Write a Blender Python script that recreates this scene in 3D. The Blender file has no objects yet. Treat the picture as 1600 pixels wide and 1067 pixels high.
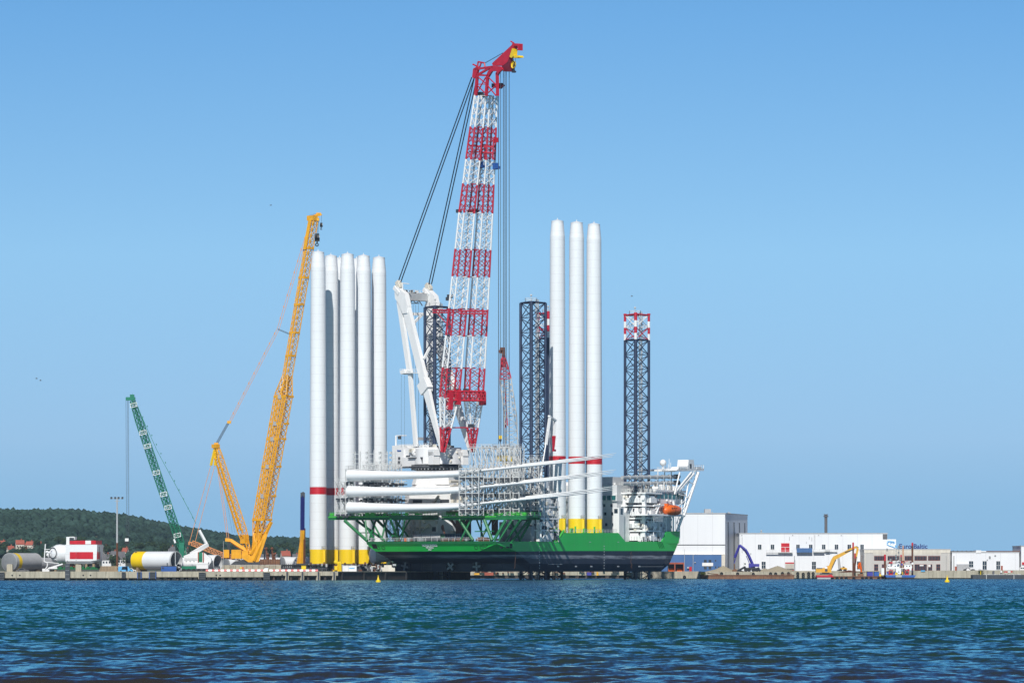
import bpy, math, random
import numpy as np
from mathutils import Vector, Matrix
random.seed(7); rng = np.random.default_rng(11)
R = math.radians
V = Vector
F, HZ, CAMH = 6600.0, 892.0, 3.0      # focal length in photo pixels, horizon row, eye height above the water
scene = bpy.context.scene
C = scene.collection
UP = V((0, 0, 1))

def P(x, y, Y):
    """world point at distance Y seen at photo pixel (x, y)"""
    return V(((x - 800) / F * Y, Y, CAMH + (HZ - y) / F * Y))
def XZ(x, Y): return (x - 800) / F * Y
def ZY(y, Y): return CAMH + (HZ - y) / F * Y
def onplane(px, py, o, d):
    """point of the vertical plane through o along horizontal d that is seen at (px, py)"""
    m = (px - 800) / F
    s = (m * o[1] - o[0]) / (d[0] - m * d[1])
    Y = o[1] + s * d[1]
    return V((o[0] + s * d[0], Y, ZY(py, Y)))

# ---------------------------------------------------------------- materials
def mat(name, col, rough=0.5, metal=0.0, var=0.12, scale=0.6, streak=False, grime=None, gamt=0.3, bump=0.0, spec=0.5, isl=0.0):
    m = bpy.data.materials.new(name); m.use_nodes = True
    nt = m.node_tree; N, L = nt.nodes, nt.links
    b = N['Principled BSDF']
    b.inputs['Roughness'].default_value = rough; b.inputs['Metallic'].default_value = metal
    b.inputs['Specular IOR Level'].default_value = spec
    tc = N.new('ShaderNodeTexCoord'); mp = N.new('ShaderNodeMapping')
    L.new(tc.outputs['Object'], mp.inputs['Vector'])
    mp.inputs['Scale'].default_value = (1, 1, 0.12) if streak else (1, 1, 1)
    n = N.new('ShaderNodeTexNoise'); n.inputs['Scale'].default_value = scale; n.inputs['Detail'].default_value = 5
    L.new(mp.outputs[0], n.inputs['Vector'])
    rp = N.new('ShaderNodeValToRGB')
    rp.color_ramp.elements[0].position = 0.3; rp.color_ramp.elements[1].position = 0.7
    c = list(col)
    rp.color_ramp.elements[0].color = [max(0, k * (1 - var)) for k in c] + [1]
    rp.color_ramp.elements[1].color = [min(1, k * (1 + var * 0.6)) for k in c] + [1]
    L.new(n.outputs['Fac'], rp.inputs['Fac'])
    out = rp.outputs['Color']
    if grime:
        n2 = N.new('ShaderNodeTexNoise'); n2.inputs['Scale'].default_value = scale * 2.7; n2.inputs['Detail'].default_value = 8
        n2.inputs['Roughness'].default_value = 0.7
        L.new(mp.outputs[0], n2.inputs['Vector'])
        r2 = N.new('ShaderNodeValToRGB'); r2.color_ramp.elements[0].position = 0.52; r2.color_ramp.elements[1].position = 0.72
        r2.color_ramp.elements[1].color = (gamt,) * 3 + (1,)
        L.new(n2.outputs['Fac'], r2.inputs['Fac'])
        mx = N.new('ShaderNodeMix'); mx.data_type = 'RGBA'
        L.new(r2.outputs['Color'], mx.inputs[0]); L.new(out, mx.inputs[6]); mx.inputs[7].default_value = list(grime) + [1]
        out = mx.outputs[2]
    if isl:
        g = N.new('ShaderNodeNewGeometry')
        hs = N.new('ShaderNodeHueSaturation')
        mr = N.new('ShaderNodeMapRange'); mr.inputs[3].default_value = 1 - isl; mr.inputs[4].default_value = 1 + isl
        L.new(g.outputs['Random Per Island'], mr.inputs[0]); L.new(mr.outputs[0], hs.inputs['Value'])
        m2 = N.new('ShaderNodeMapRange'); m2.inputs[3].default_value = 0.47; m2.inputs[4].default_value = 0.52
        L.new(g.outputs['Random Per Island'], m2.inputs[0]); L.new(m2.outputs[0], hs.inputs['Hue'])
        L.new(out, hs.inputs['Color']); out = hs.outputs['Color']
    L.new(out, b.inputs['Base Color'])
    if bump:
        bp = N.new('ShaderNodeBump'); bp.inputs['Strength'].default_value = bump; bp.inputs['Distance'].default_value = 0.1
        L.new(n.outputs['Fac'], bp.inputs['Height']); L.new(bp.outputs[0], b.inputs['Normal'])
    return m

M = {}
M['white'] = mat('white_paint', (.78, .78, .78), .35, var=.05, scale=.35, streak=True, grime=(.55, .52, .46), gamt=.22)
M['tower'] = mat('tower_white', (.73, .75, .77), .32, var=.035, scale=.25, streak=True, grime=(.6, .6, .58), gamt=.12)
M['blade'] = mat('blade_gelcoat', (.73, .745, .76), .28, var=.02, scale=.15)
M['cream'] = mat('weathered_white', (.66, .62, .54), .5, var=.15, scale=.6, streak=True, grime=(.32, .24, .15), gamt=.4)
M['rackw'] = mat('galvanised_white', (.54, .55, .55), .5, var=.14, scale=1.2, grime=(.4, .37, .32), gamt=.3)
M['lgrey'] = mat('light_grey_paint', (.42, .43, .44), .5, var=.1, scale=.5, grime=(.25, .22, .2), gamt=.3)
M['grey'] = mat('grey_steel', (.2, .21, .22), .5, var=.18, scale=.8)
M['dgrey'] = mat('dark_steel', (.045, .05, .06), .55, var=.25, scale=.8)
M['black'] = mat('black_rubber', (.015, .016, .018), .7, var=.3, scale=2)
M['red'] = mat('red_paint', (.52, .014, .025), .4, var=.14, scale=.6, streak=True)
M['rcrane'] = mat('crane_red', (.50, .010, .030), .4, var=.15, scale=.6)
M['maroon'] = mat('crane_red_shaded', (.16, .010, .022), .45, var=.2, scale=.8)  # crane red with the shade put into its colour, for the boom head blocks
M['yellow'] = mat('yellow_paint', (.82, .56, .006), .4, var=.06, scale=.3, streak=True)
M['amber'] = mat('crane_yellow', (.77, .375, .013), .4, var=.14, scale=.6, grime=(.35, .14, .01), gamt=.3)
M['digger'] = mat('digger_yellow', (.68, .36, .03), .45, var=.12, scale=.8, grime=(.25, .15, .06), gamt=.3)
M['green'] = mat('hull_green', (.020, .52, .068), .4, var=.06, scale=.18, streak=True, grime=(.016, .40, .055), gamt=.3)
M['dgreen'] = mat('truss_green', (.012, .15, .045), .45, var=.15, scale=.5)
M['bgreen'] = mat('rail_green', (.06, .46, .05), .45, var=.15, scale=.8)
M['cgreen'] = mat('crane_green', (.010, .17, .095), .45, var=.2, scale=.6)
M['navy'] = mat('leg_navy', (.022, .036, .080), .5, var=.25, scale=.7)
M['rope'] = mat('wire_rope', (.035, .042, .062), .6, var=.2, scale=2)
M['pend'] = mat('orange_pendant', (.62, .27, .11), .5, var=.15, scale=1)
M['blue'] = mat('blue_paint', (.025, .10, .36), .5, var=.12, scale=.5)
M['cblue'] = mat('cladding_blue', (.055, .14, .33), .5, var=.08, scale=.3, streak=True)
M['violet'] = mat('violet_blue_paint', (.05, .045, .30), .45, var=.15, scale=1)
M['brown'] = mat('brown_primer', (.13, .045, .02), .65, var=.3, scale=.8, grime=(.06, .03, .02), gamt=.5)
M['rust'] = mat('rusty_steel', (.20, .10, .055), .8, var=.35, scale=.5, grime=(.10, .035, .015), gamt=.7, bump=.3)
M['orange'] = mat('orange_plastic', (.80, .14, .012), .4, var=.1, scale=.8)
M['conc'] = mat('concrete', (.40, .36, .28), .9, var=.22, scale=.5, streak=True, grime=(.10, .085, .06), gamt=.75, bump=.3)
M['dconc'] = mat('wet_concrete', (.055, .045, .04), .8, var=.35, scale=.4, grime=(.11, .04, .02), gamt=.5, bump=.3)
M['asph'] = mat('quay_asphalt', (.13, .12, .11), .95, var=.3, scale=.15)
M['sand'] = mat('sand_heap', (.33, .29, .21), .95, var=.15, scale=1.5, bump=.5)
M['glass'] = mat('window_glass', (.02, .035, .05), .06, var=.3, scale=.3, spec=.8)
M['teal'] = mat('bridge_glass', (.02, .14, .14), .06, var=.3, scale=.5, spec=.8)
M['wall'] = mat('white_cladding', (.75, .77, .80), .6, var=.04, scale=.2, streak=True, grime=(.6, .6, .6), gamt=.18)
M['pale'] = mat('pale_grey_panel', (.50, .49, .47), .6, var=.06, scale=.3, streak=True, grime=(.38, .36, .32), gamt=.3)
M['brick'] = mat('roof_tile_red', (.34, .085, .05), .8, var=.2, scale=.6)
M['plaster'] = mat('house_plaster', (.68, .63, .54), .8, var=.1, scale=.3)
M['slate'] = mat('slate_roof', (.12, .12, .13), .8, var=.2, scale=.5)
M['dial'] = mat('sign_navy', (.015, .02, .15), .5, var=.1)
M['cyan'] = mat('logo_cyan', (.12, .42, .75), .5, var=.1)
M['house'] = mat('superstructure_paint', (.62, .63, .64), .45, var=.06, scale=.4, streak=True, grime=(.45, .42, .38), gamt=.25)
M['leaf'] = mat('foliage', (.040, .066, .022), .9, var=.45, scale=.25, isl=.5, spec=.1)
M['wood'] = mat('far_forest', (.030, .058, .042), .95, var=.5, scale=.009, isl=.28, spec=.05)
M['bark'] = mat('bark', (.07, .05, .035), .9, var=.3, scale=1)
M['timber'] = mat('timber', (.30, .22, .14), .85, var=.3, scale=1.2, streak=True)
M['ground'] = mat('grassy_ground', (.07, .08, .045), .95, var=.4, scale=.01)

# hull paint below the waterline: near black, with scraped paint in a band along the waterline and some rust runs
def hull_black():
    m = mat('hull_antifouling', (.012, .015, .032), .5, var=.3, scale=.15)
    nt = m.node_tree; N, L = nt.nodes, nt.links; b = N['Principled BSDF']
    tc = N.new('ShaderNodeTexCoord'); sp = N.new('ShaderNodeSeparateXYZ'); L.new(tc.outputs['Object'], sp.inputs[0])
    mp = N.new('ShaderNodeMapping'); mp.inputs['Scale'].default_value = (.10, .10, 1.5); L.new(tc.outputs['Object'], mp.inputs['Vector'])
    n = N.new('ShaderNodeTexNoise'); n.inputs['Scale'].default_value = 1; n.inputs['Detail'].default_value = 9; n.inputs['Roughness'].default_value = .72
    L.new(mp.outputs[0], n.inputs['Vector'])
    band = N.new('ShaderNodeValToRGB'); mr = N.new('ShaderNodeMapRange'); mr.inputs[1].default_value = 5; mr.inputs[2].default_value = 11
    L.new(sp.outputs['Z'], mr.inputs[0]); L.new(mr.outputs[0], band.inputs['Fac'])
    e = band.color_ramp.elements
    e[0].position = .22; e[0].color = (0, 0, 0, 1); e[1].position = .42; e[1].color = (.55, .55, .55, 1)
    k = e.new(.56); k.color = (.75, .75, .75, 1); k = e.new(.68); k.color = (.25, .25, .25, 1); k = e.new(.82); k.color = (.18, .18, .18, 1)
    mu = N.new('ShaderNodeMath'); mu.operation = 'MULTIPLY'; L.new(n.outputs['Fac'], mu.inputs[0]); L.new(band.outputs['Color'], mu.inputs[1])
    r2 = N.new('ShaderNodeValToRGB'); r2.color_ramp.elements[0].position = .22; r2.color_ramp.elements[1].position = .40
    L.new(mu.outputs[0], r2.inputs['Fac'])
    mx = N.new('ShaderNodeMix'); mx.data_type = 'RGBA'
    src = b.inputs['Base Color'].links[0].from_socket
    L.new(r2.outputs['Color'], mx.inputs[0]); L.new(src, mx.inputs[6]); mx.inputs[7].default_value = (.30, .31, .34, 1)
    L.new(mx.outputs[2], b.inputs['Base Color'])
    return m
M['hull'] = hull_black()

# weld and panel seams: thin slightly darker lines at a regular spacing along one axis
def seams(m, axis, step, frac, dark):
    nt = m.node_tree; N, L = nt.nodes, nt.links; b = N['Principled BSDF']
    tc = N.new('ShaderNodeTexCoord'); sp = N.new('ShaderNodeSeparateXYZ'); L.new(tc.outputs['Object'], sp.inputs[0])
    d = N.new('ShaderNodeMath'); d.operation = 'DIVIDE'; L.new(sp.outputs[axis], d.inputs[0]); d.inputs[1].default_value = step
    f = N.new('ShaderNodeMath'); f.operation = 'FRACT'; L.new(d.outputs[0], f.inputs[0])
    l = N.new('ShaderNodeMath'); l.operation = 'LESS_THAN'; L.new(f.outputs[0], l.inputs[0]); l.inputs[1].default_value = frac
    k = N.new('ShaderNodeMath'); k.operation = 'MULTIPLY'; L.new(l.outputs[0], k.inputs[0]); k.inputs[1].default_value = dark
    mx = N.new('ShaderNodeMix'); mx.data_type = 'RGBA'; src = b.inputs['Base Color'].links[0].from_socket
    L.new(k.outputs[0], mx.inputs[0]); L.new(src, mx.inputs[6]); mx.inputs[7].default_value = (.2, .2, .2, 1); L.new(mx.outputs[2], b.inputs['Base Color'])
seams(M['tower'], 'Z', 3.05, .06, .14); seams(M['wall'], 'X', 6.0, .03, .22); seams(M['green'], 'X', 5.5, .03, .14); seams(M['green'], 'Z', 2.4, .05, .12)

# ---------------------------------------------------------------- mesh builder
class MB:
    def __init__(s): s.v = []; s.f = []; s.m = []; s.k = 0
    def _add(s, vs, fs, k=None):
        o = len(s.v); s.v += [tuple(p) for p in vs]
        s.f += [[i + o for i in f] for f in fs]; s.m += [s.k if k is None else k] * len(fs)
    def box8(s, p, k=None):
        """eight corners: bottom four then top four, same winding"""
        s._add(p, [(3, 2, 1, 0), (4, 5, 6, 7), (0, 1, 5, 4), (1, 2, 6, 5), (2, 3, 7, 6), (3, 0, 4, 7)], k)
    def box(s, x0, x1, y0, y1, z0, z1, k=None):
        s.box8([(x0, y0, z0), (x1, y0, z0), (x1, y1, z0), (x0, y1, z0), (x0, y0, z1), (x1, y0, z1), (x1, y1, z1), (x0, y1, z1)], k)
    def pbox(s, x0, x1, y0, y1, Y, d, k=None):
        """box whose front face fills the photo rectangle at distance Y"""
        a = P(x0, y1, Y); b = P(x1, y0, Y); s.box(a.x, b.x, Y, Y + d, a.z, b.z, k)
    def obox(s, c, ex, ey, ez, k=None):
        """oriented box, half extents as vectors"""
        c, ex, ey, ez = V(c), V(ex), V(ey), V(ez)
        s.box8([c - ex - ey - ez, c + ex - ey - ez, c + ex + ey - ez, c - ex + ey - ez, c - ex - ey + ez, c + ex - ey + ez, c + ex + ey + ez, c - ex + ey + ez], k)
    def tube(s, p, q, r, r2=None, n=5, k=None, cap=True, hollow=False):
        p, q = V(p), V(q); d = q - p
        if d.length < 1e-6: return
        d.normalize(); a = V((0, 0, 1)) if abs(d.z) < .9 else V((1, 0, 0))
        u = d.cross(a).normalized(); w = d.cross(u); r2 = r if r2 is None else r2
        vs = []
        for (c, rr) in ((p, r), (q, r2)):
            for i in range(n):
                t = 2 * math.pi * (i + .5) / n; vs.append(c + u * rr * math.cos(t) + w * rr * math.sin(t))
        fs = [(i, (i + 1) % n, n + (i + 1) % n, n + i) for i in range(n)]
        if cap: fs += [tuple(range(n))[::-1], tuple(range(n, 2 * n))]
        s._add(vs, fs, k)
    def path(s, pts, r, n=5, k=None):
        for a, b in zip(pts[:-1], pts[1:]): s.tube(a, b, r, n=n, k=k)
    def lathe(s, c, axis, prof, n=32, k=None, ks=None):
        """prof: (distance along axis, radius)"""
        c, d = V(c), V(axis).normalized(); a = V((0, 0, 1)) if abs(d.z) < .9 else V((1, 0, 0))
        u = d.cross(a).normalized(); w = d.cross(u); vs = []; 
        for (t, r) in prof:
            for i in range(n):
                g = 2 * math.pi * i / n; vs.append(c + d * t + (u * math.cos(g) + w * math.sin(g)) * max(r, 1e-3))
        o = len(s.v); s.v += [tuple(p) for p in vs]
        for j in range(len(prof) - 1):
            for i in range(n):
                s.f.append([o + j * n + i, o + j * n + (i + 1) % n, o + (j + 1) * n + (i + 1) % n, o + (j + 1) * n + i])
                s.m.append((ks[j] if ks else (s.k if k is None else k)))
    def prism(s, poly, d, k=None):
        """closed polygon (world points) pushed along vector d"""
        n = len(poly); d = V(d); a = [V(p) for p in poly]; b = [p + d for p in a]
        s._add(a + b, [tuple(range(n))[::-1], tuple(range(n, 2 * n))] + [(i, (i + 1) % n, n + (i + 1) % n, n + i) for i in range(n)], k)
    def ppoly(s, pts, Y, d, k=None):
        s.prism([P(x, y, Y) for x, y in pts], (0, d, 0), k)
    def ball(s, c, r, n=10, sz=1.0, k=None):
        prof = [(-r * sz * math.cos(math.pi * j / n), r * math.sin(math.pi * j / n)) for j in range(n + 1)]
        s.lathe(c, (0, 0, 1), prof, n=n + 4, k=k)
    def ring(s, c, nrm, r, t, n=14, m=6, k=None):
        c, d = V(c), V(nrm).normalized(); a = V((0, 0, 1)) if abs(d.z) < .9 else V((1, 0, 0))
        u = d.cross(a).normalized(); w = d.cross(u); vs = []; fs = []
        for i in range(n):
            g = 2 * math.pi * i / n; e = u * math.cos(g) + w * math.sin(g)
            for j in range(m):
                h = 2 * math.pi * j / m; vs.append(c + e * (r + t * math.cos(h)) + d * t * math.sin(h))
        for i in range(n):
            for j in range(m):
                fs.append((i * m + j, ((i + 1) % n) * m + j, ((i + 1) % n) * m + (j + 1) % m, i * m + (j + 1) % m))
        s._add(vs, fs, k)
    def build(s, name, mats, parent=None, smooth=False, org=None):
        if not isinstance(mats, (list, tuple)): mats = [mats]
        if parent is not None: o0 = ORG[parent.name]
        elif org is not None: o0 = V(org)
        else:
            a = np.array(s.v); o0 = V(((a[:, 0].min() + a[:, 0].max()) / 2, (a[:, 1].min() + a[:, 1].max()) / 2, a[:, 2].min()))
        me = bpy.data.meshes.new(name)
        me.from_pydata([(p[0] - o0[0], p[1] - o0[1], p[2] - o0[2]) for p in s.v], [], s.f)
        for mm in mats: me.materials.append(M[mm] if isinstance(mm, str) else mm)
        if len(mats) > 1: me.polygons.foreach_set('material_index', s.m)
        if smooth:
            me.polygons.foreach_set('use_smooth', [True] * len(me.polygons)); me.set_sharp_from_angle(angle=R(38))
        me.update()
        o = bpy.data.objects.new(name, me); C.objects.link(o)
        if parent is not None: o.parent = parent
        else: o.location = o0
        ORG[o.name] = V(o0)
        return o
ORG = {}

def tag(o, label=None, cat=None, group=None, kind=None):
    if label: o['label'] = label
    if cat: o['category'] = cat
    if group: o['group'] = group
    if kind: o['kind'] = kind
    return o
def thing(name, label, cat, loc, group=None):
    o = bpy.data.objects.new(name, None); C.objects.link(o); o.location = loc; o.empty_display_size = 1
    ORG[o.name] = V(loc)
    return tag(o, label, cat, group)
def kids(o): return [c for c in bpy.data.objects if c.parent is o]
def dup(o, loc, label=None, group=None, parent=None):
    c = o.copy(); C.objects.link(c)
    if parent is not None: c.parent = parent
    else: c.location = loc
    if label: c['label'] = label
    if group: c['group'] = group
    for ch in kids(o): dup(ch, None, parent=c)
    return c

def corners(A, B, u, w, d):
    D = (B - A).normalized(); u = (u - D * u.dot(D)).normalized(); v = D.cross(u)
    return u, v
def lattice(mb, A, B, u, w0, w1, d0, d1, n, rc, rb, x=True, hz=True, k=None, kb=None, chords=True):
    A, B = V(A), V(B); u, v = corners(A, B, V(u), 1, 1)
    def cs(t):
        c = A + (B - A) * t; w = w0 + (w1 - w0) * t; d = d0 + (d1 - d0) * t
        return [c + u * w / 2 * sx + v * d / 2 * sy for sx, sy in ((-1, -1), (1, -1), (1, 1), (-1, 1))]
    if chords:
        for p, q in zip(cs(0), cs(1)): mb.tube(p, q, rc, n=6, k=k)
    kb = k if kb is None else kb
    for i in range(n):
        a, b = cs(i / n), cs((i + 1) / n)
        for j in range(4):
            l = (j + 1) % 4
            if x: mb.tube(a[j], b[l], rb, n=4, k=kb, cap=False); mb.tube(a[l], b[j], rb, n=4, k=kb, cap=False)
            elif (i + j) % 2: mb.tube(a[j], b[l], rb, n=4, k=kb, cap=False)
            else: mb.tube(a[l], b[j], rb, n=4, k=kb, cap=False)
            if hz: mb.tube(a[j], a[l], rb, n=4, k=kb, cap=False)
    if hz:
        b = cs(1)
        for j in range(4): mb.tube(b[j], b[(j + 1) % 4], rb, n=4, k=kb, cap=False)

def rail(mb, pts, h=1.1, r=.05, step=2.5, k=None):
    for a, b in zip(pts[:-1], pts[1:]):
        a, b = V(a), V(b); n = max(1, int((b - a).length / step))
        for t in (.5, 1): mb.tube(a + UP * h * t, b + UP * h * t, r, n=4, k=k, cap=False)
        for i in range(n + 1):
            p = a + (b - a) * i / n; mb.tube(p, p + UP * h, r, n=4, k=k, cap=False)

def text_mesh(name, s, origin, right, up, height, width=None, ext=.04, m='dial', parent=None, bold=0.0, center=True):
    cu = bpy.data.curves.new(name, 'FONT'); cu.body = s; cu.size = 1; cu.extrude = ext / height; cu.offset = bold
    cu.resolution_u = 3
    if center: cu.align_x = 'CENTER'
    ob = bpy.data.objects.new(name, cu); C.objects.link(ob)
    dg = bpy.context.evaluated_depsgraph_get()
    me = bpy.data.meshes.new_from_object(ob.evaluated_get(dg))
    bpy.data.objects.remove(ob)
    right, up = V(right).normalized(), V(up).normalized(); nn = right.cross(up)
    xs = [v.co.x for v in me.vertices]
    sx = height if width is None else width / (max(xs) - min(xs))
    o0 = ORG[parent.name] if parent is not None else V(origin)
    for v in me.vertices:
        p = V(origin) + right * v.co.x * sx + up * v.co.y * height * 1.35 + nn * v.co.z * height
        v.co = p - o0
    me.materials.clear(); me.materials.append(M[m])
    o = bpy.data.objects.new(name, me); C.objects.link(o)
    if parent is not None: o.parent = parent
    else: o.location = o0
    ORG[o.name] = V(o0)
    return o
# ---------------------------------------------------------------- camera, sun, sky
cam = bpy.data.cameras.new('camera'); co = bpy.data.objects.new('camera', cam); C.objects.link(co)
co.location = (0, 0, CAMH); co.rotation_euler = (R(90), 0, 0)
cam.sensor_width = 36; cam.lens = 36 * F / 1600; cam.shift_y = (HZ - 533.5) / 1600
cam.clip_start = .5; cam.clip_end = 30000
scene.camera = co
SAZ, SEL = R(8), R(42)                  # sun stands behind the camera, a little to the left
sun_dir = V((-math.sin(SAZ) * math.cos(SEL), -math.cos(SAZ) * math.cos(SEL), math.sin(SEL)))
sl = bpy.data.lights.new('sun', 'SUN'); sl.energy = 4.6; sl.angle = R(.5); sl.color = (1, .97, .91)
so = bpy.data.objects.new('sun', sl); C.objects.link(so)
so.rotation_euler = sun_dir.to_track_quat('Z', 'Y').to_euler()
w = bpy.data.worlds.new('World'); scene.world = w; w.use_nodes = True
N, L = w.node_tree.nodes, w.node_tree.links
bg = N['Background']; bg.inputs['Strength'].default_value = .10
sky = N.new('ShaderNodeTexSky'); sky.sky_type = 'NISHITA'; sky.sun_disc = False
sky.sun_elevation = SEL; sky.sun_rotation = R(180) + SAZ      # rotation is clockwise from +Y
sky.air_density = 1.0; sky.dust_density = .3; sky.ozone_density = 2.5
tc = N.new('ShaderNodeTexCoord'); mp = N.new('ShaderNodeMapping')
L.new(tc.outputs['Generated'], mp.inputs['Vector'])
mp.inputs['Scale'].default_value = (1, 1, .9); mp.inputs['Location'].default_value = (0, 0, .16)   # the air thins out fast above the sea: clear blue almost to the horizon
L.new(mp.outputs[0], sky.inputs['Vector'])
hs = N.new('ShaderNodeHueSaturation'); hs.inputs['Saturation'].default_value = 1.15; hs.inputs['Value'].default_value = 1.0
L.new(sky.outputs[0], hs.inputs['Color'])
sx = N.new('ShaderNodeSeparateXYZ'); L.new(tc.outputs['Generated'], sx.inputs[0])     # a clear sky is far brighter low down than overhead
er = N.new('ShaderNodeValToRGB'); L.new(sx.outputs['Z'], er.inputs['Fac'])
e = er.color_ramp.elements; e[0].position = 0; e[0].color = (.49, .53, .54, 1); e[1].position = 1; e[1].color = (.05, .075, .12, 1)
for p_, v_ in ((.015, (.55, .58, .565)), (.031, (.73, .685, .63)), (.075, (.80, .82, .73)), (.131, (.54, .70, .73)), (.16, (.46, .60, .65)), (.26, (.17, .31, .50)), (.55, (.05, .10, .20))): k = e.new(p_); k.color = v_ + (1,)
mm = N.new('ShaderNodeMix'); mm.data_type = 'RGBA'; mm.blend_type = 'MULTIPLY'; mm.inputs[0].default_value = 1
L.new(hs.outputs[0], mm.inputs[6]); L.new(er.outputs[0], mm.inputs[7]); 
gn = N.new('ShaderNodeVectorMath'); gn.operation = 'SCALE'; L.new(mm.outputs[2], gn.inputs[0])
az = N.new('ShaderNodeMapRange'); az.inputs[1].default_value = -.5; az.inputs[2].default_value = .5; az.inputs[3].default_value = 1.05; az.inputs[4].default_value = 1.85
L.new(sx.outputs['Y'], az.inputs[0]); L.new(az.outputs[0], gn.inputs['Scale'])
L.new(gn.outputs[0], bg.inputs['Color'])
scene.view_settings.view_transform = 'Standard'; scene.view_settings.look = 'None'
scene.view_settings.exposure = .08; scene.view_settings.gamma = 1
scene.cycles.max_bounces = 6

# ---------------------------------------------------------------- water
def make_water():
    ys = [40.0]
    while ys[-1] < 1660:
        y = ys[-1]; ys.append(y + (.30 if y < 260 else .30 + (y - 260) * .0019))
    ys = np.array(ys); nc = 640
    us = np.linspace(-.165, .165, nc)
    Yg = np.repeat(ys[:, None], nc, 1); Xg = Yg * us[None, :]
    dyr = np.gradient(ys)[:, None]
    Z = np.zeros_like(Xg)
    wx = 2.2 * np.sin(Xg * .11 + Yg * .05) + 1.6 * np.sin(Xg * .05 - Yg * .083 + 1.3)
    wy = 2.0 * np.sin(Xg * .071 - Yg * .043 + 2.1) + 1.5 * np.sin(Xg * .13 + Yg * .027)
    gust = .75 + .25 * np.sin(Xg * .043 + Yg * .017 + .5) * np.sin(Yg * .021 - Xg * .011)
    for i in range(110):
        lam = 0.5 * (9 / .5) ** (rng.random() ** 1.3)
        th = rng.normal(R(250), R(34))
        k = 2 * math.pi / lam
        amp = .0050 * lam ** .95 * (1.0 if lam < 3.5 else .55)
        kx, ky = k * math.cos(th), k * math.sin(th)
        ph = kx * (Xg + wx * .35) + ky * (Yg + wy * .35) + rng.random() * 6.28
        s = np.sin(ph)
        att = np.clip((lam / dyr - 2.2) / 2.5, 0, 1)
        Z += amp * (s + .28 * np.cos(2 * ph)) * att * gust
    Z *= .92
    co_ = np.stack([Xg, Yg, Z], -1).reshape(-1, 3)
    nr = len(ys); idx = np.arange(nr * nc).reshape(nr, nc)
    q = np.stack([idx[:-1, :-1], idx[:-1, 1:], idx[1:, 1:], idx[1:, :-1]], -1).reshape(-1, 4)
    # outer sheet: everything beyond the fine patch, one level
    ex = []; eq = []
    base = len(co_)
    def addq(p):
        o = base + len(ex); ex.extend(p); eq.append([o, o + 1, o + 2, o + 3])
    y0, y1 = ys[0], ys[-1]; z = -.05
    addq([(-3000, -2500, z), (3000, -2500, z), (3000, y0, z), (-3000, y0, z)])
    addq([(-3000, y0, z), (-.165 * y0, y0, z), (-.165 * y1, y1, z), (-3000, y1, z)])
    addq([(.165 * y0, y0, z), (3000, y0, z), (3000, y1, z), (.165 * y1, y1, z)])
    addq([(-3000, y1, z), (3000, y1, z), (3000, 4000, z), (-3000, 4000, z)])
    co_ = np.vstack([co_, np.array(ex)]); q = np.vstack([q, np.array(eq)])
    me = bpy.data.meshes.new('water'); me.vertices.add(len(co_)); me.vertices.foreach_set('co', co_.astype(np.float32).ravel())
    me.loops.add(q.size); me.loops.foreach_set('vertex_index', q.astype(np.int32).ravel())
    me.polygons.add(len(q)); me.polygons.foreach_set('loop_start', np.arange(0, q.size, 4, dtype=np.int32))
    me.polygons.foreach_set('use_smooth', np.ones(len(q), dtype=bool))
    me.update(calc_edges=True)
    o = bpy.data.objects.new('water', me); C.objects.link(o); tag(o, kind='structure')
    m = bpy.data.materials.new('sea_water'); m.use_nodes = True; N, L = m.node_tree.nodes, m.node_tree.links; b = N['Principled BSDF']
    b.inputs['IOR'].default_value = 1.33; b.inputs['Roughness'].default_value = .09
    tc = N.new('ShaderNodeTexCoord'); sp = N.new('ShaderNodeSeparateXYZ'); L.new(tc.outputs['Object'], sp.inputs[0])
    n0 = N.new('ShaderNodeTexNoise'); n0.inputs['Scale'].default_value = .02; n0.inputs['Detail'].default_value = 4; L.new(tc.outputs['Object'], n0.inputs['Vector'])
    ad = N.new('ShaderNodeMath'); ad.operation = 'MULTIPLY_ADD'; L.new(n0.outputs['Fac'], ad.inputs[0]); ad.inputs[1].default_value = 90; L.new(sp.outputs['Y'], ad.inputs[2])
    mr = N.new('ShaderNodeMapRange'); mr.inputs[1].default_value = 100; mr.inputs[2].default_value = 900; L.new(ad.outputs[0], mr.inputs[0])
    cr = N.new('ShaderNodeValToRGB'); L.new(mr.outputs[0], cr.inputs['Fac']); e = cr.color_ramp.elements
    e[0].position = .07; e[0].color = (.030, .028, .021, 1)          # sand and weed show through the shallows
    e[1].position = 1; e[1].color = (.003, .030, .075, 1)
    k = e.new(.16); k.color = (.010, .050, .037, 1); k = e.new(.30); k.color = (.004, .064, .050, 1); k = e.new(.6); k.color = (.003, .042, .060, 1)
    L.new(cr.outputs[0], b.inputs['Base Color'])
    n1 = N.new('ShaderNodeTexNoise'); n1.inputs['Scale'].default_value = 2.3; n1.inputs['Detail'].default_value = 6; n1.inputs['Roughness'].default_value = .62
    mp = N.new('ShaderNodeMapping'); mp.inputs['Scale'].default_value = (1, .55, 1); L.new(tc.outputs['Object'], mp.inputs['Vector']); L.new(mp.outputs[0], n1.inputs['Vector'])
    # small chop: tilt the surface by two sizes of ripples
    n2 = N.new('ShaderNodeTexNoise'); n2.inputs['Scale'].default_value = .55; n2.inputs['Detail'].default_value = 3; L.new(mp.outputs[0], n2.inputs['Vector'])
    def vm(op, a, bb=None, s=None):
        q = N.new('ShaderNodeVectorMath'); q.operation = op; L.new(a, q.inputs[0])
        if bb is not None:
            if isinstance(bb, tuple): q.inputs[1].default_value = bb
            else: L.new(bb, q.inputs[1])
        if s is not None: q.inputs['Scale'].default_value = s
        return q.outputs[0]
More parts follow.
